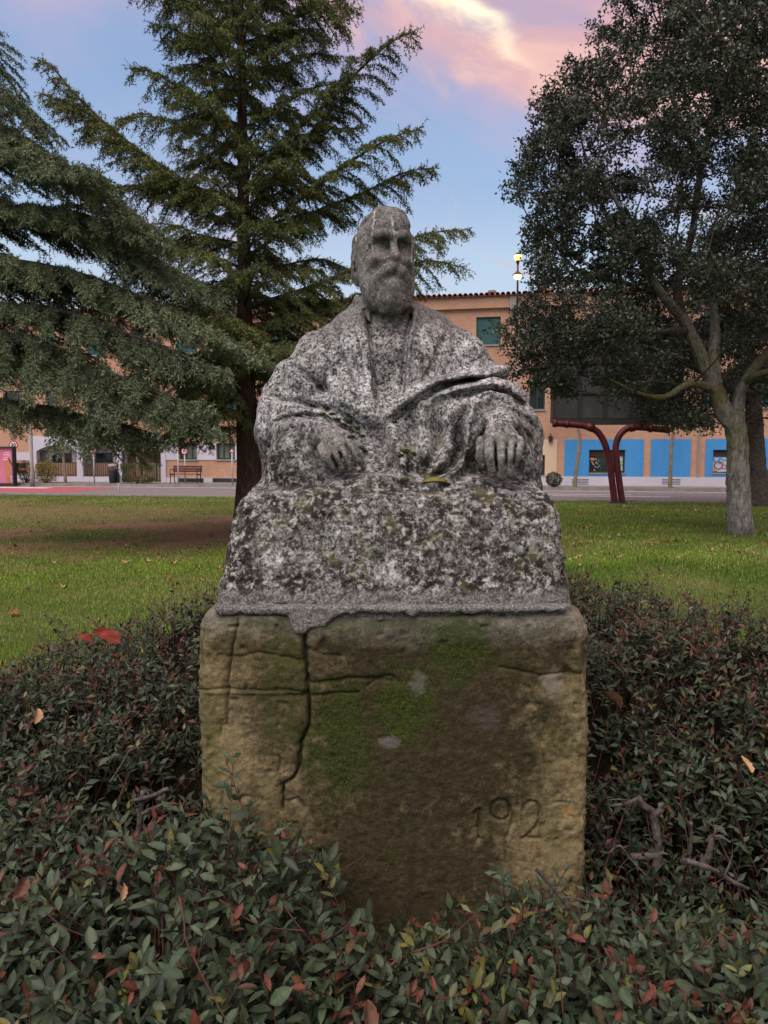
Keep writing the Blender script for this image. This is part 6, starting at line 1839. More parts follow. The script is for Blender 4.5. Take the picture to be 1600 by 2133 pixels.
# slender street trees
def young_tree(label, foot, pts, r, seed, leaves, tl=(0.05, 0.055, 0.012), th=(0.22, 0.20, 0.04), fork=True):
    rng = np.random.default_rng(seed)
    base = np.array((foot[0], foot[1], foot[2])); o = empty('street_tree', base)
    V, F = bark_tube(pts, np.linspace(r, r * 0.55, len(pts)), 12, 0.1, 0.08)
    mesh_obj('trunk', V - base, F, MAT_STREET_BARK, o)
    top = np.array(pts[-1]); SA, SB, B = [], [], []
    for k in range(11):
        az = rng.uniform(0, 6.28); L = rng.uniform(0.7, 1.6); st = np.array(pts[-1]) + (np.array(pts[-2]) - top) * rng.uniform(0, 0.5)
        e = st + np.array((math.cos(az) * L * 0.6, math.sin(az) * L * 0.6, L))
        mid = (st + e) / 2 + rng.normal(0, 0.08, 3)
        SA += [st, mid]; SB += [mid, e]
        for j in range(leaves):
            f = rng.uniform(0.3, 1.1); B.append(st + (e - st) * f + rng.normal(0, 0.16, 3))
    V, F = thin_tubes(SA, SB, np.full(len(SA), r * 0.4), np.full(len(SA), r * 0.22), 6)
    mesh_obj('branches', V - base, F, MAT_STREET_BARK, o)
    if B:
        B = np.array(B); V, F, C = leaf_quads(B, rng, (0.06, 0.10), (0.02, 0.035), tl, th, rng.random(len(B)))
        mesh_obj('crown', V - base, F, MAT_LEAF, o, smooth=False, colors=C)
    tag(o, label, 'tree', 'slender street trees')
MAT_STREET_BARK = simple('young_bark', (0.20, 0.155, 0.115), 0.9, 0.3, 8)
def pole_pts(L, t):
    out = []
    for u, v in L:
        s, z = fac(u, v, t); out.append(np.array(street(s, t, z)))
    out[0][2] = 0.0
    return out
q = pole_pts([(137, 1012), (134, 970), (130, 930), (128, 890), (128, 840)], 2.0); young_tree('slim street tree rising before the left arch', q[0], q, 0.075, 71, 30)
q = pole_pts([(297, 1012), (290, 975), (282, 935), (274, 900), (270, 850)], 2.0); young_tree('slanting street tree leaning left above the box shaped shrub', q[0], q, 0.085, 72, 30)
q = pole_pts([(1197, 1017), (1201, 975), (1207, 930), (1207, 900), (1200, 880), (1192, 830)], 1.6); young_tree('thin bent street tree in front of the first blue panel', q[0], q, 0.085, 73, 130)
q = pole_pts([(1396, 1018), (1397, 980), (1399, 930), (1402, 905), (1405, 870)], 1.6); young_tree('straight forked street tree in front of the second blue panel', q[0], q, 0.085, 74, 30)
# ================================================================== hedge round the plinth
rng = np.random.default_rng(77)
HCX, HCY = 0.03, 2.45
ctrl = np.array([  # x, y, canopy height
    (-0.42, 1.86, 0.72), (-0.26, 1.82, 0.64), (0.0, 1.90, 0.34), (0.12, 1.88, 0.36), (0.35, 1.85, 0.43), (0.55, 1.80, 0.48),
    (-0.6, 1.35, 0.47), (0.0, 1.25, 0.38), (0.6, 1.35, 0.43), (-0.95, 1.65, 0.52), (0.95, 1.6, 0.47), (0, 0.8, 0.30), (-0.5, 0.9, 0.38), (0.5, 0.9, 0.38),
    (-0.85, 2.05, 0.56), (-0.63, 2.20, 0.22), (-0.64, 2.45, 0.26), (-0.72, 2.32, 0.32), (-0.66, 2.75, 0.68), (-0.95, 2.5, 0.66), (-1.2, 2.3, 0.64),
    (-1.1, 2.8, 0.78), (-1.5, 2.7, 0.80), (-1.2, 3.2, 0.84), (-0.8, 3.1, 0.84), (-0.8, 3.8, 0.90), (-0.3, 4.0, 0.92), (-0.55, 3.4, 0.88),
    (0.70, 2.05, 0.20), (0.80, 2.20, 0.24), (0.98, 2.10, 0.30), (0.72, 2.45, 0.52), (1.0, 2.45, 0.66), (1.25, 2.2, 0.60), (1.3, 2.6, 0.82),
    (0.75, 2.85, 0.86), (1.1, 3.0, 0.94), (1.5, 2.9, 0.96), (0.8, 3.5, 1.02), (0.4, 3.9, 1.04), (1.2, 3.3, 1.00), (0.9, 1.85, 0.36), (1.15, 1.85, 0.42)])
def canopy(x, y):
    x = np.asarray(x, float); y = np.asarray(y, float)
    d = (x[..., None] - ctrl[:, 0]) ** 2 + (y[..., None] - ctrl[:, 1]) ** 2 + 0.004
    w = 1 / d ** 1.7
    h = (w * ctrl[:, 2]).sum(-1) / w.sum(-1)
    q = np.stack([x, y, 0 * x], -1)
    return h + 0.045 * N1(q, 5) + 0.03 * N2(q, 12)
def rim(az):                                  # hedge radius by bearing
    return 1.80 + 0.06 * np.sin(3 * az + 1) + 0.05 * np.sin(7 * az)
hedge = empty('hedge', (HCX, HCY, 0))
hb = np.array((HCX, HCY, 0.0))
tag(hedge, 'low dark hedge with red shoot tips surrounding the plinth', 'hedge')
SH = 7400
pts = []
while len(pts) < SH:
    x = rng.uniform(-2.0, 2.0, 6000); y = rng.uniform(-2.0, 2.0, 6000)
    r = np.hypot(x, y); az = np.arctan2(y, x)
    ok = r < rim(az)
    X = x + HCX; Y = y + HCY
    ok &= ~((X > PX0 - 0.03) & (X < PX1 + 0.03) & (Y > PY0 - 0.04) & (Y < PY1 + 0.05))
    vis = (np.abs(X) < 0.56 * Y + 0.3) & (Y > 0.62)
    ok &= vis
    pr = np.where(Y < 2.0, 0.85, np.where(Y < 3.0, 0.9, 1.0))
    ok &= rng.random(6000) < pr
    pts += list(zip(X[ok], Y[ok]))
pts = np.array(pts[:SH])
h = canopy(pts[:, 0], pts[:, 1])
gap = N1(np.c_[pts, np.zeros(len(pts))] + 9, 3.2)          # thin places in the hedge
keep = (h > 0.30) | (rng.random(len(pts)) < 0.30)
keep &= ~((gap > 0.45) & (rng.random(len(pts)) < 0.65))
pts, h = pts[keep], h[keep]
k = len(pts)
L = rng.uniform(0.10, 0.24, k)
lean = rng.normal(0, 0.42, (k, 3)); lean[:, 2] = rng.uniform(0.5, 1.1, k)
out = pts - np.array((HCX, HCY)); rr_ = np.linalg.norm(out, axis=1); e = out / rr_[:, None]
rimf = np.clip((rr_ - 1.5) / 0.3, 0, 1)
lean[:, :2] += e * rimf[:, None] * 0.8
tocam = np.clip((2.0 - pts[:, 1]) / 0.6, 0, 1)
lean[:, 1] -= 0.15 * tocam
D = lean / np.linalg.norm(lean, axis=1, keepdims=True)
layer = rng.random(k)
top = h - np.where(layer < 0.66, rng.uniform(0.0, 0.05, k), rng.uniform(0.06, 0.26, k)) - rimf * rng.uniform(0, 0.35, k)
top += np.where(rng.random(k) < 0.05, rng.uniform(0.03, 0.09, k), 0)
base = np.c_[pts, np.maximum(top, 0.10)] - D * L[:, None]
# leaves in a loose spiral along each shoot
NL = 12
fi = (np.arange(NL) + 0.35) / NL
phi = rng.uniform(0, 6.28, (k, 1)) + np.arange(NL)[None] * 2.4
up = np.where(np.abs(D[:, 2:3]) < 0.95, np.array([[0, 0, 1.0]]), np.array([[1.0, 0, 0]]))
X_ = np.cross(D, up); X_ /= np.linalg.norm(X_, axis=1, keepdims=True); Y_ = np.cross(D, X_)
rad = X_[:, None] * np.cos(phi)[..., None] + Y_[:, None] * np.sin(phi)[..., None]
B = base[:, None] + D[:, None] * (L[:, None] * fi[None])[..., None]
open_ = (1.25 - 0.70 * fi)[None, :, None]
ax = D[:, None] * (1 - 0.55 * open_) + rad * open_ + rng.normal(0, 0.16, (k, NL, 3))
ax /= np.linalg.norm(ax, axis=2, keepdims=True)
far = np.clip((pts[:, 1] - 1.8) / 1.6, 0, 1)
size = (0.047 - 0.016 * far)[:, None] * (1.05 - 0.45 * fi ** 2)[None] * rng.uniform(0.7, 1.3, (k, NL))
near = np.clip((1.7 - pts[:, 1]) / 0.6, 0, 1); size *= (1 + 0.10 * near)[:, None]
# colours: old leaves dark bluish green, tips yellow green or red
old = np.array((0.014, 0.024, 0.012)); old2 = np.array((0.062, 0.088, 0.048)); yel = np.array((0.125, 0.115, 0.022)); red = np.array((0.110, 0.024, 0.016)); brn = np.array((0.11, 0.045, 0.022))
tt = rng.random((k, NL, 1)); C = old * (1 - tt) + old2 * tt
kind = rng.random(k)
tipf = np.clip((fi - 0.62) / 0.3, 0, 1)[None, :, None] * np.ones((k, 1, 1))
redk = ((kind < 0.24 + 0.24 * far) & (layer < 0.66))[:, None, None]; yelk = ((kind > 0.90) & (layer < 0.66))[:, None, None]
C = np.where(redk, C * (1 - 0.9 * tipf) + red * 0.9 * tipf, C)
C = np.where(yelk, C * (1 - 0.85 * tipf) + yel * 0.85 * tipf, C)
dry = (rng.random((k, NL, 1)) < 0.010); C = np.where(dry, brn, C)
C = C * rng.uniform(0.8, 1.25, (k, NL, 1))
nlv = k * NL
B = B.reshape(-1, 3); ax = ax.reshape(-1, 3); size = size.reshape(-1); C = C.reshape(-1, 3)
drop = rng.random(nlv) < 0.12
inside = (B[:, 0] > PX0 - 0.012) & (B[:, 0] < PX1 + 0.012) & (B[:, 1] > PY0 - 0.015) & (B[:, 1] < PY1)
sel = ~drop & ~inside
B, ax, size, C = B[sel], ax[sel], size[sel], C[sel]
def leaf_blades(B, ax, size, C, rng, fine, wide=0.21):
    """curved, slightly folded oval blades; fine = 11 points each, else 5"""
    n = len(B)
    up_ = rng.normal(0, 0.35, (n, 3)) + np.array((0, -0.25, 1.0))
    w = np.cross(ax, up_); w /= np.linalg.norm(w, axis=1, keepdims=True) + 1e-9
    nn = np.cross(w, ax)
    s = size[:, None]; wd = (wide * rng.uniform(0.75, 1.25, (n, 1)))
    curl = rng.uniform(-0.05, 0.28, (n, 1)); fold = rng.uniform(0.1, 0.55, (n, 1))
    def q(t, sd, lift): return B + ax * s * t + w * s * wd * sd + nn * s * (lift * fold * wd - curl * t * t)
    if fine:
        V = [q(0, 0, 0)]
        for t, hw_ in ((0.18, 0.62), (0.45, 1.0), (0.76, 0.74)): V += [q(t, -hw_, hw_), q(t, 0, 0), q(t, hw_, hw_)]
        V = np.stack(V + [q(1.0, 0, 0)], 1)
        tri = [(0, 2, 1), (0, 3, 2)]
        for i in (1, 4): tri += [(i, i + 1, i + 4), (i, i + 4, i + 3), (i + 1, i + 2, i + 5), (i + 1, i + 5, i + 4)]
        tri = np.array(tri + [(7, 8, 10), (8, 9, 10)])
        rib = np.array((1.15, 0.9, 1.3, 0.9, 0.84, 1.3, 0.84, 0.85, 1.25, 0.85, 0.95))
    else:
        V = np.stack([q(0, 0, 0), q(0.45, -0.95, 0.9), q(0.45, 0, 0), q(0.45, 0.95, 0.9), q(1.0, 0, 0)], 1)
        tri = np.array([(0, 2, 1), (0, 3, 2), (1, 2, 4), (2, 3, 4)])
        rib = np.array((1.1, 0.88, 1.2, 0.88, 0.95))
    m_ = V.shape[1]
    F = (tri[None] + (np.arange(n) * m_)[:, None, None]).reshape(-1, 3)
    return V, F, tri, (C[:, None] * rib[None, :, None] * rng.uniform(0.88, 1.12, (n, m_, 1)))
nl = len(B)
m = Mat('hedge_leaf', 0.48, 0.32)
c = m.attr('tint'); n_ = m.noise(140, 3); 
m.color(m.mix(1.0, c, m.ramp(n_, [(0.3, (0.75, 0.78, 0.78)), (0.7, (1.25, 1.22, 1.2))]), 'MULTIPLY'))
t_ = m.n.new('ShaderNodeBsdfTranslucent'); m.l.new(c, t_.inputs['Color'])
mx = m.n.new('ShaderNodeMixShader'); mx.inputs[0].default_value = 0.10
m.l.new(m.b.outputs[0], mx.inputs[1]); m.l.new(t_.outputs[0], mx.inputs[2]); m.l.new(mx.outputs[0], m.n['Material Output'].inputs['Surface'])
m.bump(m.noise(400, 2), 0.25, 0.002)
MAT_HLEAF = m.m
# the largest leaves in view are parts of their own
cen = B + ax * size[:, None] * 0.5
zc_ = cen[:, 1] * _cp - (cen[:, 2] - CAM_Z) * _sp
uu = 800 + FPX * cen[:, 0] / zc_; vv = 1066.5 - FPX * ((cen[:, 2] - CAM_Z) * _cp + cen[:, 1] * _sp) / zc_
app = size / zc_ * ((uu > 10) & (uu < 1590) & (vv < 2120) & (zc_ > 0.5))
hid = canopy(cen[:, 0], cen[:, 1]) - cen[:, 2]
app = app * (hid < 0.04)
big = np.zeros(nl, bool); big[np.argsort(-app)[:300]] = True
bv, bf, btri, bc = leaf_blades(B[big], ax[big], size[big], C[big], rng, True)
for i, p in enumerate(B[big]):
    me = new_mesh('leaf', bv[i] - p, btri.copy(), MAT_HLEAF, colors=bc[i])
    o = link(bpy.data.objects.new('leaf', me), hedge); o.location = p - hb
acc = Acc()
for fine, sel in ((True, ~big & (B[:, 1] < 1.75)), (False, ~big & (B[:, 1] >= 1.75))):
    v_, f_, _, c_ = leaf_blades(B[sel], ax[sel], size[sel], C[sel], rng, fine)
    acc.add(v_.reshape(-1, 3), f_, c_.reshape(-1, 3))
Vk, Fk, Ck = acc.get()
fo = mesh_obj('foliage', Vk - hb, Fk, MAT_HLEAF, hedge, colors=Ck); fo['kind'] = 'stuff'
# shoots and inner stems
MAT_SHOOT = simple('red_brown_twig', (0.070, 0.028, 0.024), 0.75, 0.5, 30)
MAT_GREYTWIG = simple('grey_dead_wood', (0.068, 0.055, 0.050), 0.95, 0.75, 70)
A_ = [base]; B_ = [base + D * L[:, None]]; ra = [np.full(k, 0.0018)]; rb = [np.full(k, 0.0009)]
foot = np.c_[pts + rng.normal(0, 0.10, (k, 2)), np.zeros(k)]
mid = (foot + base) / 2 + rng.normal(0, 0.05, (k, 3))
pick = rng.random(k) < 0.45
A_ += [foot[pick], mid[pick]]; B_ += [mid[pick], base[pick]]; nk = int(pick.sum())
ra += [np.full(nk, 0.0065), np.full(nk, 0.0045)]; rb += [np.full(nk, 0.0045), np.full(nk, 0.0026)]
A_ = np.concatenate(A_); B_ = np.concatenate(B_)
def blocked(P): return (P[:, 0] > PX0 - 0.01) & (P[:, 0] < PX1 + 0.01) & (P[:, 1] > PY0 - 0.015) & (P[:, 1] < PY1)
okk = ~(blocked(A_) | blocked(B_) | blocked((A_ + B_) / 2))
V, F = thin_tubes(A_[okk], B_[okk], np.concatenate(ra)[okk], np.concatenate(rb)[okk], 3)
tw = mesh_obj('twigs', V - hb, F, MAT_SHOOT, hedge); tw['kind'] = 'stuff'
# solid dark sheet added below the leaves for inner shade, where hedge is full
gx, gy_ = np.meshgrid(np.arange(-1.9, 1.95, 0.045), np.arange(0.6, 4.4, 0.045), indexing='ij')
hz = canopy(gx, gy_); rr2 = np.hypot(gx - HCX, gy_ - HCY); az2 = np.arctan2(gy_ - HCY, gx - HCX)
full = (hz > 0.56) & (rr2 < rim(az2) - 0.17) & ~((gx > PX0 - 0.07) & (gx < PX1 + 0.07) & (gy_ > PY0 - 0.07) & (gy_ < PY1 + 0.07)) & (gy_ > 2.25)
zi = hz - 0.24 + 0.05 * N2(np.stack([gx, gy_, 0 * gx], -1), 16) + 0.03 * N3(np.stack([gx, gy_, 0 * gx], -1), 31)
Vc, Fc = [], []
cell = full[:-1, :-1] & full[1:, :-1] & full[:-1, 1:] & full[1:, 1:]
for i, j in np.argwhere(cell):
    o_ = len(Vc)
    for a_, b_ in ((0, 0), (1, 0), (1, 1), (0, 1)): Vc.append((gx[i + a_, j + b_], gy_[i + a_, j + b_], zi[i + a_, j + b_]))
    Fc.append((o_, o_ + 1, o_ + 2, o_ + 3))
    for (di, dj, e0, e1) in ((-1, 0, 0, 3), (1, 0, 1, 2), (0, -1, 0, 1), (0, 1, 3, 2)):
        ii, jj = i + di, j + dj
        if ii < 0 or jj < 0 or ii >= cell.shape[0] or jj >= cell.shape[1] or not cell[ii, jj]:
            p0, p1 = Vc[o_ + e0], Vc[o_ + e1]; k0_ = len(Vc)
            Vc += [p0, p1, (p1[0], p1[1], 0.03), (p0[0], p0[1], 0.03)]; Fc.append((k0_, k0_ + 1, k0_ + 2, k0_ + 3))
m = Mat('inner_shade_dark', 0.95, 0.1); n_ = m.noise(1.0, 5, 0.7, vec=m.mapping(m.pos(), (60, 60, 14)))
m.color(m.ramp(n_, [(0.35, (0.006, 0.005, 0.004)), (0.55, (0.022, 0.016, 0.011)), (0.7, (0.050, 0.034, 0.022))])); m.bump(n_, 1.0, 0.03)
ib = mesh_obj('inner_shade_sheet', np.array(Vc) - hb, Fc, m.m, hedge); ib['kind'] = 'stuff'
# pruned stumps and dead sticks one can pick out
rk = random.Random(31)
def stick(L_, Y, r0, r1, mat, name='stem', dy=0.0, knobs=True):
    P = [at(u, v, Y + dy * i) + np.array([rk.uniform(-1, 1) * 0.006 for _ in range(3)]) for i, (u, v) in enumerate(L_)]
    r0 *= 0.58; r1 *= 0.55
    V, F = bark_tube(P, np.linspace(r0, r1, len(P)), 9, 0.008, 0.34, (75, 75, 75))
    n = 9; Fs = [tuple(f) for f in F] + [tuple(range(len(V) - n, len(V)))]; Vs = list(V)
    if knobs:
        C, _ = resample(P, 0.02)
        for q in range(max(2, len(C) // 4)):
            p = C[rk.randrange(len(C))]; e = np.array((rk.uniform(-1, 1), rk.uniform(-1, 0.3), rk.uniform(-0.4, 1.0))); e /= np.linalg.norm(e)
            ln = rk.uniform(0.012, 0.075); pts_ = [p, p + e * ln * 0.55 + np.array((0, 0, 0.004)), p + e * ln + np.array((rk.uniform(-1, 1), 0, rk.uniform(-1, 1))) * 0.006]
            V2, F2 = bark_tube(pts_, [r1 * 0.5, r1 * 0.38, r1 * 0.28], 6, 0.012, 0.2, (80, 80, 80))
            o_ = len(Vs); Vs += list(V2); Fs += [tuple(int(i) + o_ for i in f) for f in F2]
    mesh_obj(name, np.array(Vs) - hb, Fs, mat, hedge)
for L_, Y, r0, r1 in (([(1372, 1800), (1368, 1750), (1364, 1694), (1340, 1675), (1328, 1660)], 2.02, 0.024, 0.016), ([(1364, 1700), (1372, 1685), (1374, 1670)], 2.0, 0.018, 0.015),
                      ([(1440, 1800), (1441, 1750), (1440, 1707)], 2.05, 0.011, 0.009), ([(1466, 1810), (1472, 1775), (1476, 1736)], 2.0, 0.020, 0.015), ([(1474, 1752), (1490, 1735), (1493, 1722)], 2.0, 0.008, 0.006),
                      ([(1372, 1782), (1345, 1784), (1316, 1782)], 1.95, 0.015, 0.017), ([(1420, 1792), (1470, 1805), (1520, 1835), (1560, 1850)], 1.9, 0.014, 0.010), ([(1270, 1680), (1300, 1670), (1330, 1668)], 2.02, 0.008, 0.010),
                      ([(289, 1770), (291, 1720), (293, 1668), (300, 1650)], 2.12, 0.018, 0.014), ([(272, 1668), (310, 1658), (347, 1640)], 2.1, 0.008, 0.013), ([(293, 1694), (322, 1686), (340, 1674), (341, 1660)], 2.08, 0.010, 0.007),
                      ([(232, 1628), (252, 1590), (272, 1568), (290, 1552), (301, 1537)], 2.1, 0.006, 0.004), ([(380, 1432), (398, 1445), (410, 1462)], 2.35, 0.005, 0.004), ([(1385, 1515), (1408, 1535), (1430, 1555)], 2.35, 0.007, 0.005),
                      ([(700, 2050), (705, 1980), (690, 1930)], 1.75, 0.016, 0.010), ([(1120, 1810), (1150, 1845), (1180, 1885), (1190, 1900)], 1.65, 0.007, 0.009), ([(310, 1720), (330, 1760), (350, 1790)], 1.95, 0.004, 0.003),
                      ([(1275, 1780), (1290, 1760), (1310, 1790), (1350, 1830)], 1.9, 0.006, 0.004), ([(1500, 1830), (1516, 1800), (1522, 1785)], 1.95, 0.006, 0.004)):
    stick(L_, Y, r0, r1, MAT_GREYTWIG)
for L_, Y, dy in (([(368, 1868), (380, 1915), (393, 1960), (430, 2040), (470, 2131)], 1.42, -0.03), ([(1150, 1930), (1157, 1990), (1165, 2060), (1172, 2125)], 1.30, -0.01), ([(590, 1885), (620, 1930), (660, 1970), (690, 1950), (740, 1910)], 1.62, 0.0),
                  ([(455, 1870), (520, 1915), (560, 1930), (640, 1945)], 1.60, 0.0), ([(600, 1870), (660, 1840), (720, 1810), (755, 1785)], 1.75, 0.0), ([(90, 1900), (140, 1925), (190, 1960)], 1.6, 0.0), ([(860, 1990), (930, 1960), (990, 1900)], 1.55, 0.0), ([(330, 1560), (340, 1530), (345, 1515)], 2.2, 0)):
    stick(L_, Y, 0.0034, 0.0018, MAT_SHOOT, 'shoot', dy)
# soil inside the hedge ring
th_ = np.linspace(0, 2 * np.pi, 65)[:-1]
rs_ = np.linspace(0, 1, 14)
V = [(HCX, HCY, 0.035)]; F = []
for i, q in enumerate(rs_[1:]):
    for a in th_:
        R = (rim(a) + 0.12) * q; V.append((HCX + R * math.cos(a), HCY + R * math.sin(a), 0.035 + 0.012 * float(N1(np.array([[R * math.cos(a), R * math.sin(a), 0.]]), 7)[0]) - 0.05 * max(0, q - 0.9) * 10))
for j in range(64): F.append((0, 1 + j, 1 + (j + 1) % 64))
for i in range(len(rs_) - 2):
    for j in range(64): F.append((1 + i * 64 + j, 1 + (i + 1) * 64 + j, 1 + (i + 1) * 64 + (j + 1) % 64, 1 + i * 64 + (j + 1) % 64))
so_ = mesh_obj('bed_soil', V, F, simple('dark_leaf_litter', (0.028, 0.016, 0.012), 0.95, 0.5, 40)); tag(so_, 'dark leaf litter under the hedge', kind='structure')

# ================================================================== grass
def grass(n, y0, y1, seed, h0, h1, wid):
    rng = np.random.default_rng(seed)
    y = y0 * (y1 / y0) ** rng.random(n)
    x = rng.uniform(-1, 1, n) * (0.53 * y + 0.5)
    d = np.hypot(x - HCX, y - HCY); ok = d > 1.75
    s_, t__ = (x - SO[0]) * SD[0] + (y - SO[1]) * SD[1], (x - SO[0]) * SN[0] + (y - SO[1]) * SN[1]
    ok &= t__ > 9.12
    P = np.c_[x, y][ok]
    br = lawn_mask(P)
    kk = rng.random(len(P)) > 0.35 * br
    P, br = P[kk], br[kk]
    n = len(P); q = np.c_[P, np.zeros(n)]
    z = 0.03 * N1(q, 0.35) * np.exp(-((P[:, 1] - 10) / 9.0) ** 2) - 0.004
    hh = rng.uniform(h0, h1, n) * (1 - 0.45 * br) * (1 + 0.35 * N2(q, 1.1))
    az = rng.uniform(0, 6.28, n); le = rng.uniform(0.1, 0.9, n)
    w = wid * (1 + P[:, 1] / 9.0)
    bx, by = np.cos(az), np.sin(az)
    B0 = np.c_[P, z]
    side = np.c_[-by, bx, np.zeros(n)] * w[:, None]
    tip = B0 + np.c_[bx * le * hh, by * le * hh, hh]
    V = np.stack([B0 - side, B0 + side, tip], 1).reshape(-1, 3)
    patch = np.clip(N1(q + 4, 0.45) * 0.9 + N2(q, 1.3) * 0.5 + 0.45, 0, 1)[:, None]
    dry = np.clip(N3(q + 2, 0.9) * 1.0 + N1(q, 3.0) * 0.4 - 0.05, 0, 1)[:, None]
    g1 = np.array((0.080, 0.155, 0.015)); g2 = np.array((0.205, 0.305, 0.034)); st = np.array((0.32, 0.27, 0.125)); bw = np.array((0.27, 0.165, 0.092))
    c = g1 * (1 - patch) + g2 * patch
    c = c * (1 - 0.48 * dry) + st * 0.48 * dry
    r_ = rng.random((n, 1)); c = np.where(r_ < 0.07, st, c)
    c = c * (1 - 0.85 * br[:, None]) + (bw * (0.6 + 0.8 * r_)) * 0.85 * br[:, None]
    c = c * rng.uniform(0.7, 1.3, (n, 1))
    return V, np.repeat(c, 3, 0)
V1, C1 = grass(200000, 3.9, 12, 1, 0.022, 0.050, 0.0019)
V2, C2 = grass(90000, 9, 27.5, 2, 0.025, 0.055, 0.0032)
V = np.concatenate([V1, V2]); C = np.concatenate([C1, C2])
go = mesh_obj('grass', V, np.arange(len(V)).reshape(-1, 3), leaf_mat('grass_blades', 0.6, 0.2, 0.2), smooth=False, colors=C)
tag(go, 'short lawn grass, patchy green and straw', 'grass', kind='stuff')

# ================================================================== fallen leaves
def plane_leaf(seed, size):
    rng = random.Random(seed)
    tipsA = [-2.3, -1.15, 0.0, 1.15, 2.3]; lens = [0.62, 0.92, 1.0, 0.92, 0.62]
    P = [(0, -0.12)]
    out = []
    for i, (a, l) in enumerate(zip(tipsA, lens)):
        l *= rng.uniform(0.85, 1.1)
        out.append((math.sin(a - 0.25) * l * 0.72, math.cos(a - 0.25) * l * 0.72)); out.append((math.sin(a) * l, math.cos(a) * l)); out.append((math.sin(a + 0.25) * l * 0.72, math.cos(a + 0.25) * l * 0.72))
        if i < 4:
            am = (a + tipsA[i + 1]) / 2; out.append((math.sin(am) * 0.45, math.cos(am) * 0.45))
    out.append((0.05, -0.15)); out.append((-0.05, -0.15))
    ring = [(x * size / 2, y * size / 2) for x, y in out]
    inner = [(x * 0.5, y * 0.5) for x, y in ring]
    ca, cb = rng.uniform(0.8, 2.4), rng.uniform(-0.8, 1.4)
    def z(x, y):
        return (ca * (x * x) + cb * (y * y)) / size * 1.3 + 0.06 * size * math.sin(x * 40 / size * 0.15 + seed) + rng.uniform(0, 0.03) * size
    V = [(0, 0, 0)] + [(x, y, z(x, y)) for x, y in inner] + [(x, y, z(x, y)) for x, y in ring]
    n = len(ring); F = []
    for i in range(n):
        j = (i + 1) % n
        F.append((0, 1 + i, 1 + j)); F.append((1 + i, 1 + n + i, 1 + n + j, 1 + j))
    zmin = min(v[2] for v in V)
    V = [(x, y, zz - zmin) for x, y, zz in V]
    return V, F
def ovate_leaf(seed, size, fold=0.7):
    rng = random.Random(seed); V = []; F = []; n = 10; m_ = 4
    for i in range(n + 1):
        t = i / n; hw_ = size * 0.34 * (math.sin(math.pi * (0.04 + 0.93 * t ** 0.85)) ** 0.75) * (1 + 0.10 * math.sin(i * 2.3 + seed))
        for j in range(-m_, m_ + 1):
            s_ = j / m_
            V.append((s_ * hw_ * (1 - 0.25 * fold * abs(s_)), (t - 0.5) * size, abs(s_) * hw_ * fold + 0.10 * size * math.sin(t * 3.1 + seed) + 0.018 * size * math.sin(9 * t + 5 * s_ + seed) + rng.uniform(-0.012, 0.012) * size))
    w = 2 * m_ + 1
    for i in range(n):
        for j in range(w - 1): F.append((i * w + j, i * w + j + 1, (i + 1) * w + j + 1, (i + 1) * w + j))
    return V, F
def dead_mat(name, a, b):
    m = Mat(name, 0.75, 0.25); n = m.noise(30, 5, 0.65); m.color(m.ramp(n, [(0.3, a), (0.7, b)])); m.bump(n, 0.4, 0.004); return m.m
DEAD = {'russet': dead_mat('russet_leaf', (0.14, 0.045, 0.020), (0.30, 0.11, 0.045)), 'tan': dead_mat('tan_leaf', (0.24, 0.13, 0.060), (0.46, 0.29, 0.16)), 'brown': dead_mat('brown_leaf', (0.055, 0.028, 0.018), (0.15, 0.075, 0.045)), 'red': dead_mat('red_leaf', (0.11, 0.016, 0.010), (0.25, 0.042, 0.024)), 'yellow': dead_mat('yellow_leaf', (0.10, 0.085, 0.012), (0.21, 0.17, 0.03))}
protos = {}
for nm in DEAD:
    for v in range(3):
        V, F = plane_leaf(v * 7 + len(nm), 0.15)
        me = new_mesh('fallen_leaf', V, F, DEAD[nm]); protos[(nm, v)] = me
rl = random.Random(12)
def drop_leaf(u, v, nm, scale, lab, grp):
    p = ground(u, v)
    if math.hypot(p[0] - HCX, p[1] - HCY) < 2.0: return
    o = bpy.data.objects.new('fallen_leaf', protos[(nm, rl.randrange(3))]); link(o)
    o.location = (p[0], p[1], lawn_z(p[0], p[1]) + 0.022)
    o.rotation_euler = (rl.uniform(-0.2, 0.2), rl.uniform(-0.2, 0.2), rl.uniform(0, 6.28)); o.scale = (scale, scale * rl.uniform(0.7, 1.0), scale * rl.uniform(0.45, 0.8))
    tag(o, lab, 'leaf', grp)
spots_l = [(280, 1189), (335, 1163), (263, 1178), (414, 1189), (55, 1234), (185, 1132), (160, 1180), (308, 1176), (160, 1090), (205, 1073), (110, 1096), (80, 1091), (125, 1081), (310, 1043), (285, 1056), (300, 1044), (230, 1059), (262, 1052), (135, 1229), (360, 1181), (25, 1284), (405, 1046), (420, 1055), (345, 1054), (330, 1050), (380, 1076), (215, 1094), (260, 1127), (33, 1145), (420, 1148)]
spots_r = [(1350, 1135), (1362, 1130), (1372, 1128), (1385, 1130), (1395, 1134), (1408, 1132), (1380, 1136), (1390, 1127), (1405, 1130), (1222, 1103), (1230, 1100), (1215, 1104), (1207, 1133), (1225, 1133), (1238, 1134), (1290, 1121), (1212, 1060), (1205, 1075), (1265, 1052), (1300, 1058), (1330, 1064), (1360, 1080), (1375, 1085), (1450, 1066), (1448, 1073), (1470, 1078), (1440, 1090), (1455, 1070), (1480, 1095), (1466, 1108), (1182, 1116), (1240, 1160), (1285, 1165)]
WORD = {'russet': 'russet', 'tan': 'pale tan', 'brown': 'dark brown'}
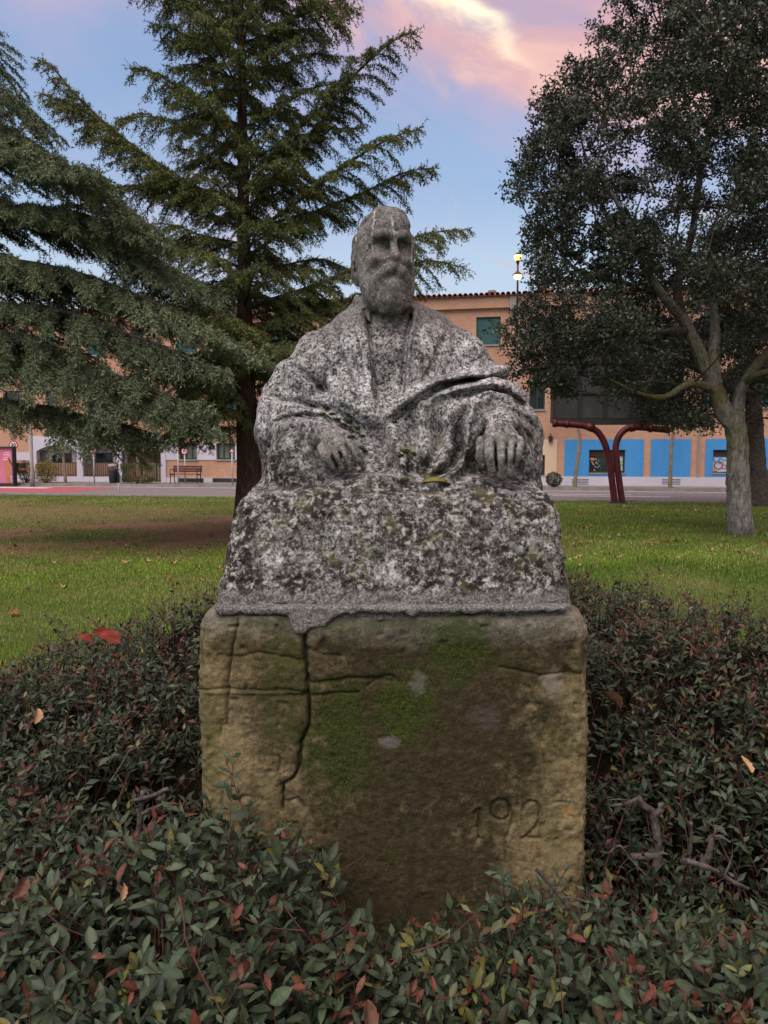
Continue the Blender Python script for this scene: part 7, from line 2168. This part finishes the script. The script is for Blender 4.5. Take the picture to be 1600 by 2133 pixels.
def lawn_leaf(u, v, nm, sc):
    """label by colour and by what lies next to it"""
    sz = 'large' if sc > 1.05 else ('small' if sc < 0.7 else 'curled')
    if u < 640:
        where = 'on the lawn edge by the road, left of the cedar trunk' if v < 1062 else ('on the worn brown ground left of the cedar trunk' if v < 1135 else 'on the green grass behind the left hedge')
    elif v < 1066: where = 'on the grass near the billboard legs' if u < 1420 else 'on the far grass beside the oak trunks'
    elif 1335 < u < 1415 and 1122 < v < 1140: where = 'in the small heap of leaves before the oak'
    elif u > 1420: where = 'on the grass close to the pale oak trunk'
    else: where = 'on the grass between the statue and the oak'
    lab = f'{sz} {WORD[nm]} leaf {where}'
    drop_leaf(u, v, nm, sc, lab, f'{sz} {WORD[nm]} fallen leaves {where}')
for (u, v) in spots_l: lawn_leaf(u, v, rl.choice(['russet', 'russet', 'tan', 'brown']), rl.uniform(0.75, 1.25))
for _ in range(70): lawn_leaf(rl.uniform(5, 470), 1040 + 190 * rl.random() ** 2.2, rl.choice(['russet', 'tan', 'tan', 'brown']), rl.uniform(0.45, 0.95))
for (u, v) in spots_r: lawn_leaf(u, v, rl.choice(['russet', 'russet', 'tan']), rl.uniform(0.85, 1.35))
for _ in range(80): lawn_leaf(rl.uniform(1170, 1595), 1048 + 150 * rl.random() ** 1.6, rl.choice(['russet', 'tan', 'tan', 'brown']), rl.uniform(0.45, 1.0))
# single leaves caught on the hedge and the statue
def perch(u, v, Y, nm, size, rot, label, grp=None):
    V, F = ovate_leaf(int(u), size * 1.25); o = mesh_obj('fallen_leaf', V, F, DEAD[nm]); o.location = at(u, v, Y); o.rotation_euler = rot
    tag(o, label, 'leaf', grp)
perch(222, 1326, 3.0, 'red', 0.085, (0.75, -0.55, 1.25), 'large curled red leaf standing on the hedge at left')
perch(176, 1334, 3.0, 'red', 0.055, (0.5, -0.4, 1.4), 'small red leaf lying left of the large curled red leaf')
perch(1555, 1592, 1.95, 'tan', 0.04, (0.7, 0.3, 0.5), 'tan leaf caught on the hedge at the right edge')
perch(1428, 1340, 2.85, 'tan', 0.045, (0.9, 0.2, 1.0), 'pale brown leaf caught on top of the right hedge')
perch(1270, 1460, 2.4, 'brown', 0.07, (0.9, 0.4, 2.0), 'brown leaf caught in the hedge just right of the plinth')
perch(75, 1492, 2.25, 'tan', 0.04, (0.8, 0.5, 0.7), 'narrow tan leaf on the hedge at far left')
perch(45, 1850, 1.68, 'brown', 0.042, (0.7, 0.5, 0.2), 'dark brown leaf in the front hedge at the left edge')
perch(770, 2118, 1.26, 'brown', 0.04, (0.9, 0.1, 0.4), 'brown leaf at the very bottom of the front hedge')
perch(255, 1858, 1.62, 'tan', 0.028, (1.2, 0.5, 1.0), 'small curled tan leaf in the front hedge left of the plinth')
c, _ = on_statue(905, 1012)
V, F = [], []
for i in range(9):
    t = i / 8; hw_ = 0.016 * math.sin(math.pi * min(0.97, t + 0.03)) ** 0.8
    for s in (-1, 0, 1): V.append((-0.04 + 0.08 * t, s * hw_, 0.010 * abs(s) + 0.012 * math.sin(t * 3.0)))
for i in range(8):
    for s in (0, 1): F.append((i * 3 + s, (i + 1) * 3 + s, (i + 1) * 3 + s + 1, i * 3 + s + 1))
o = mesh_obj('fallen_leaf', V, F, DEAD['yellow']); o.location = c + np.array((0, -0.005, 0.006)); o.rotation_euler = (0.35, 0.1, 0.15)
tag(o, 'yellow leaf lying in the lap of the statue', 'leaf')
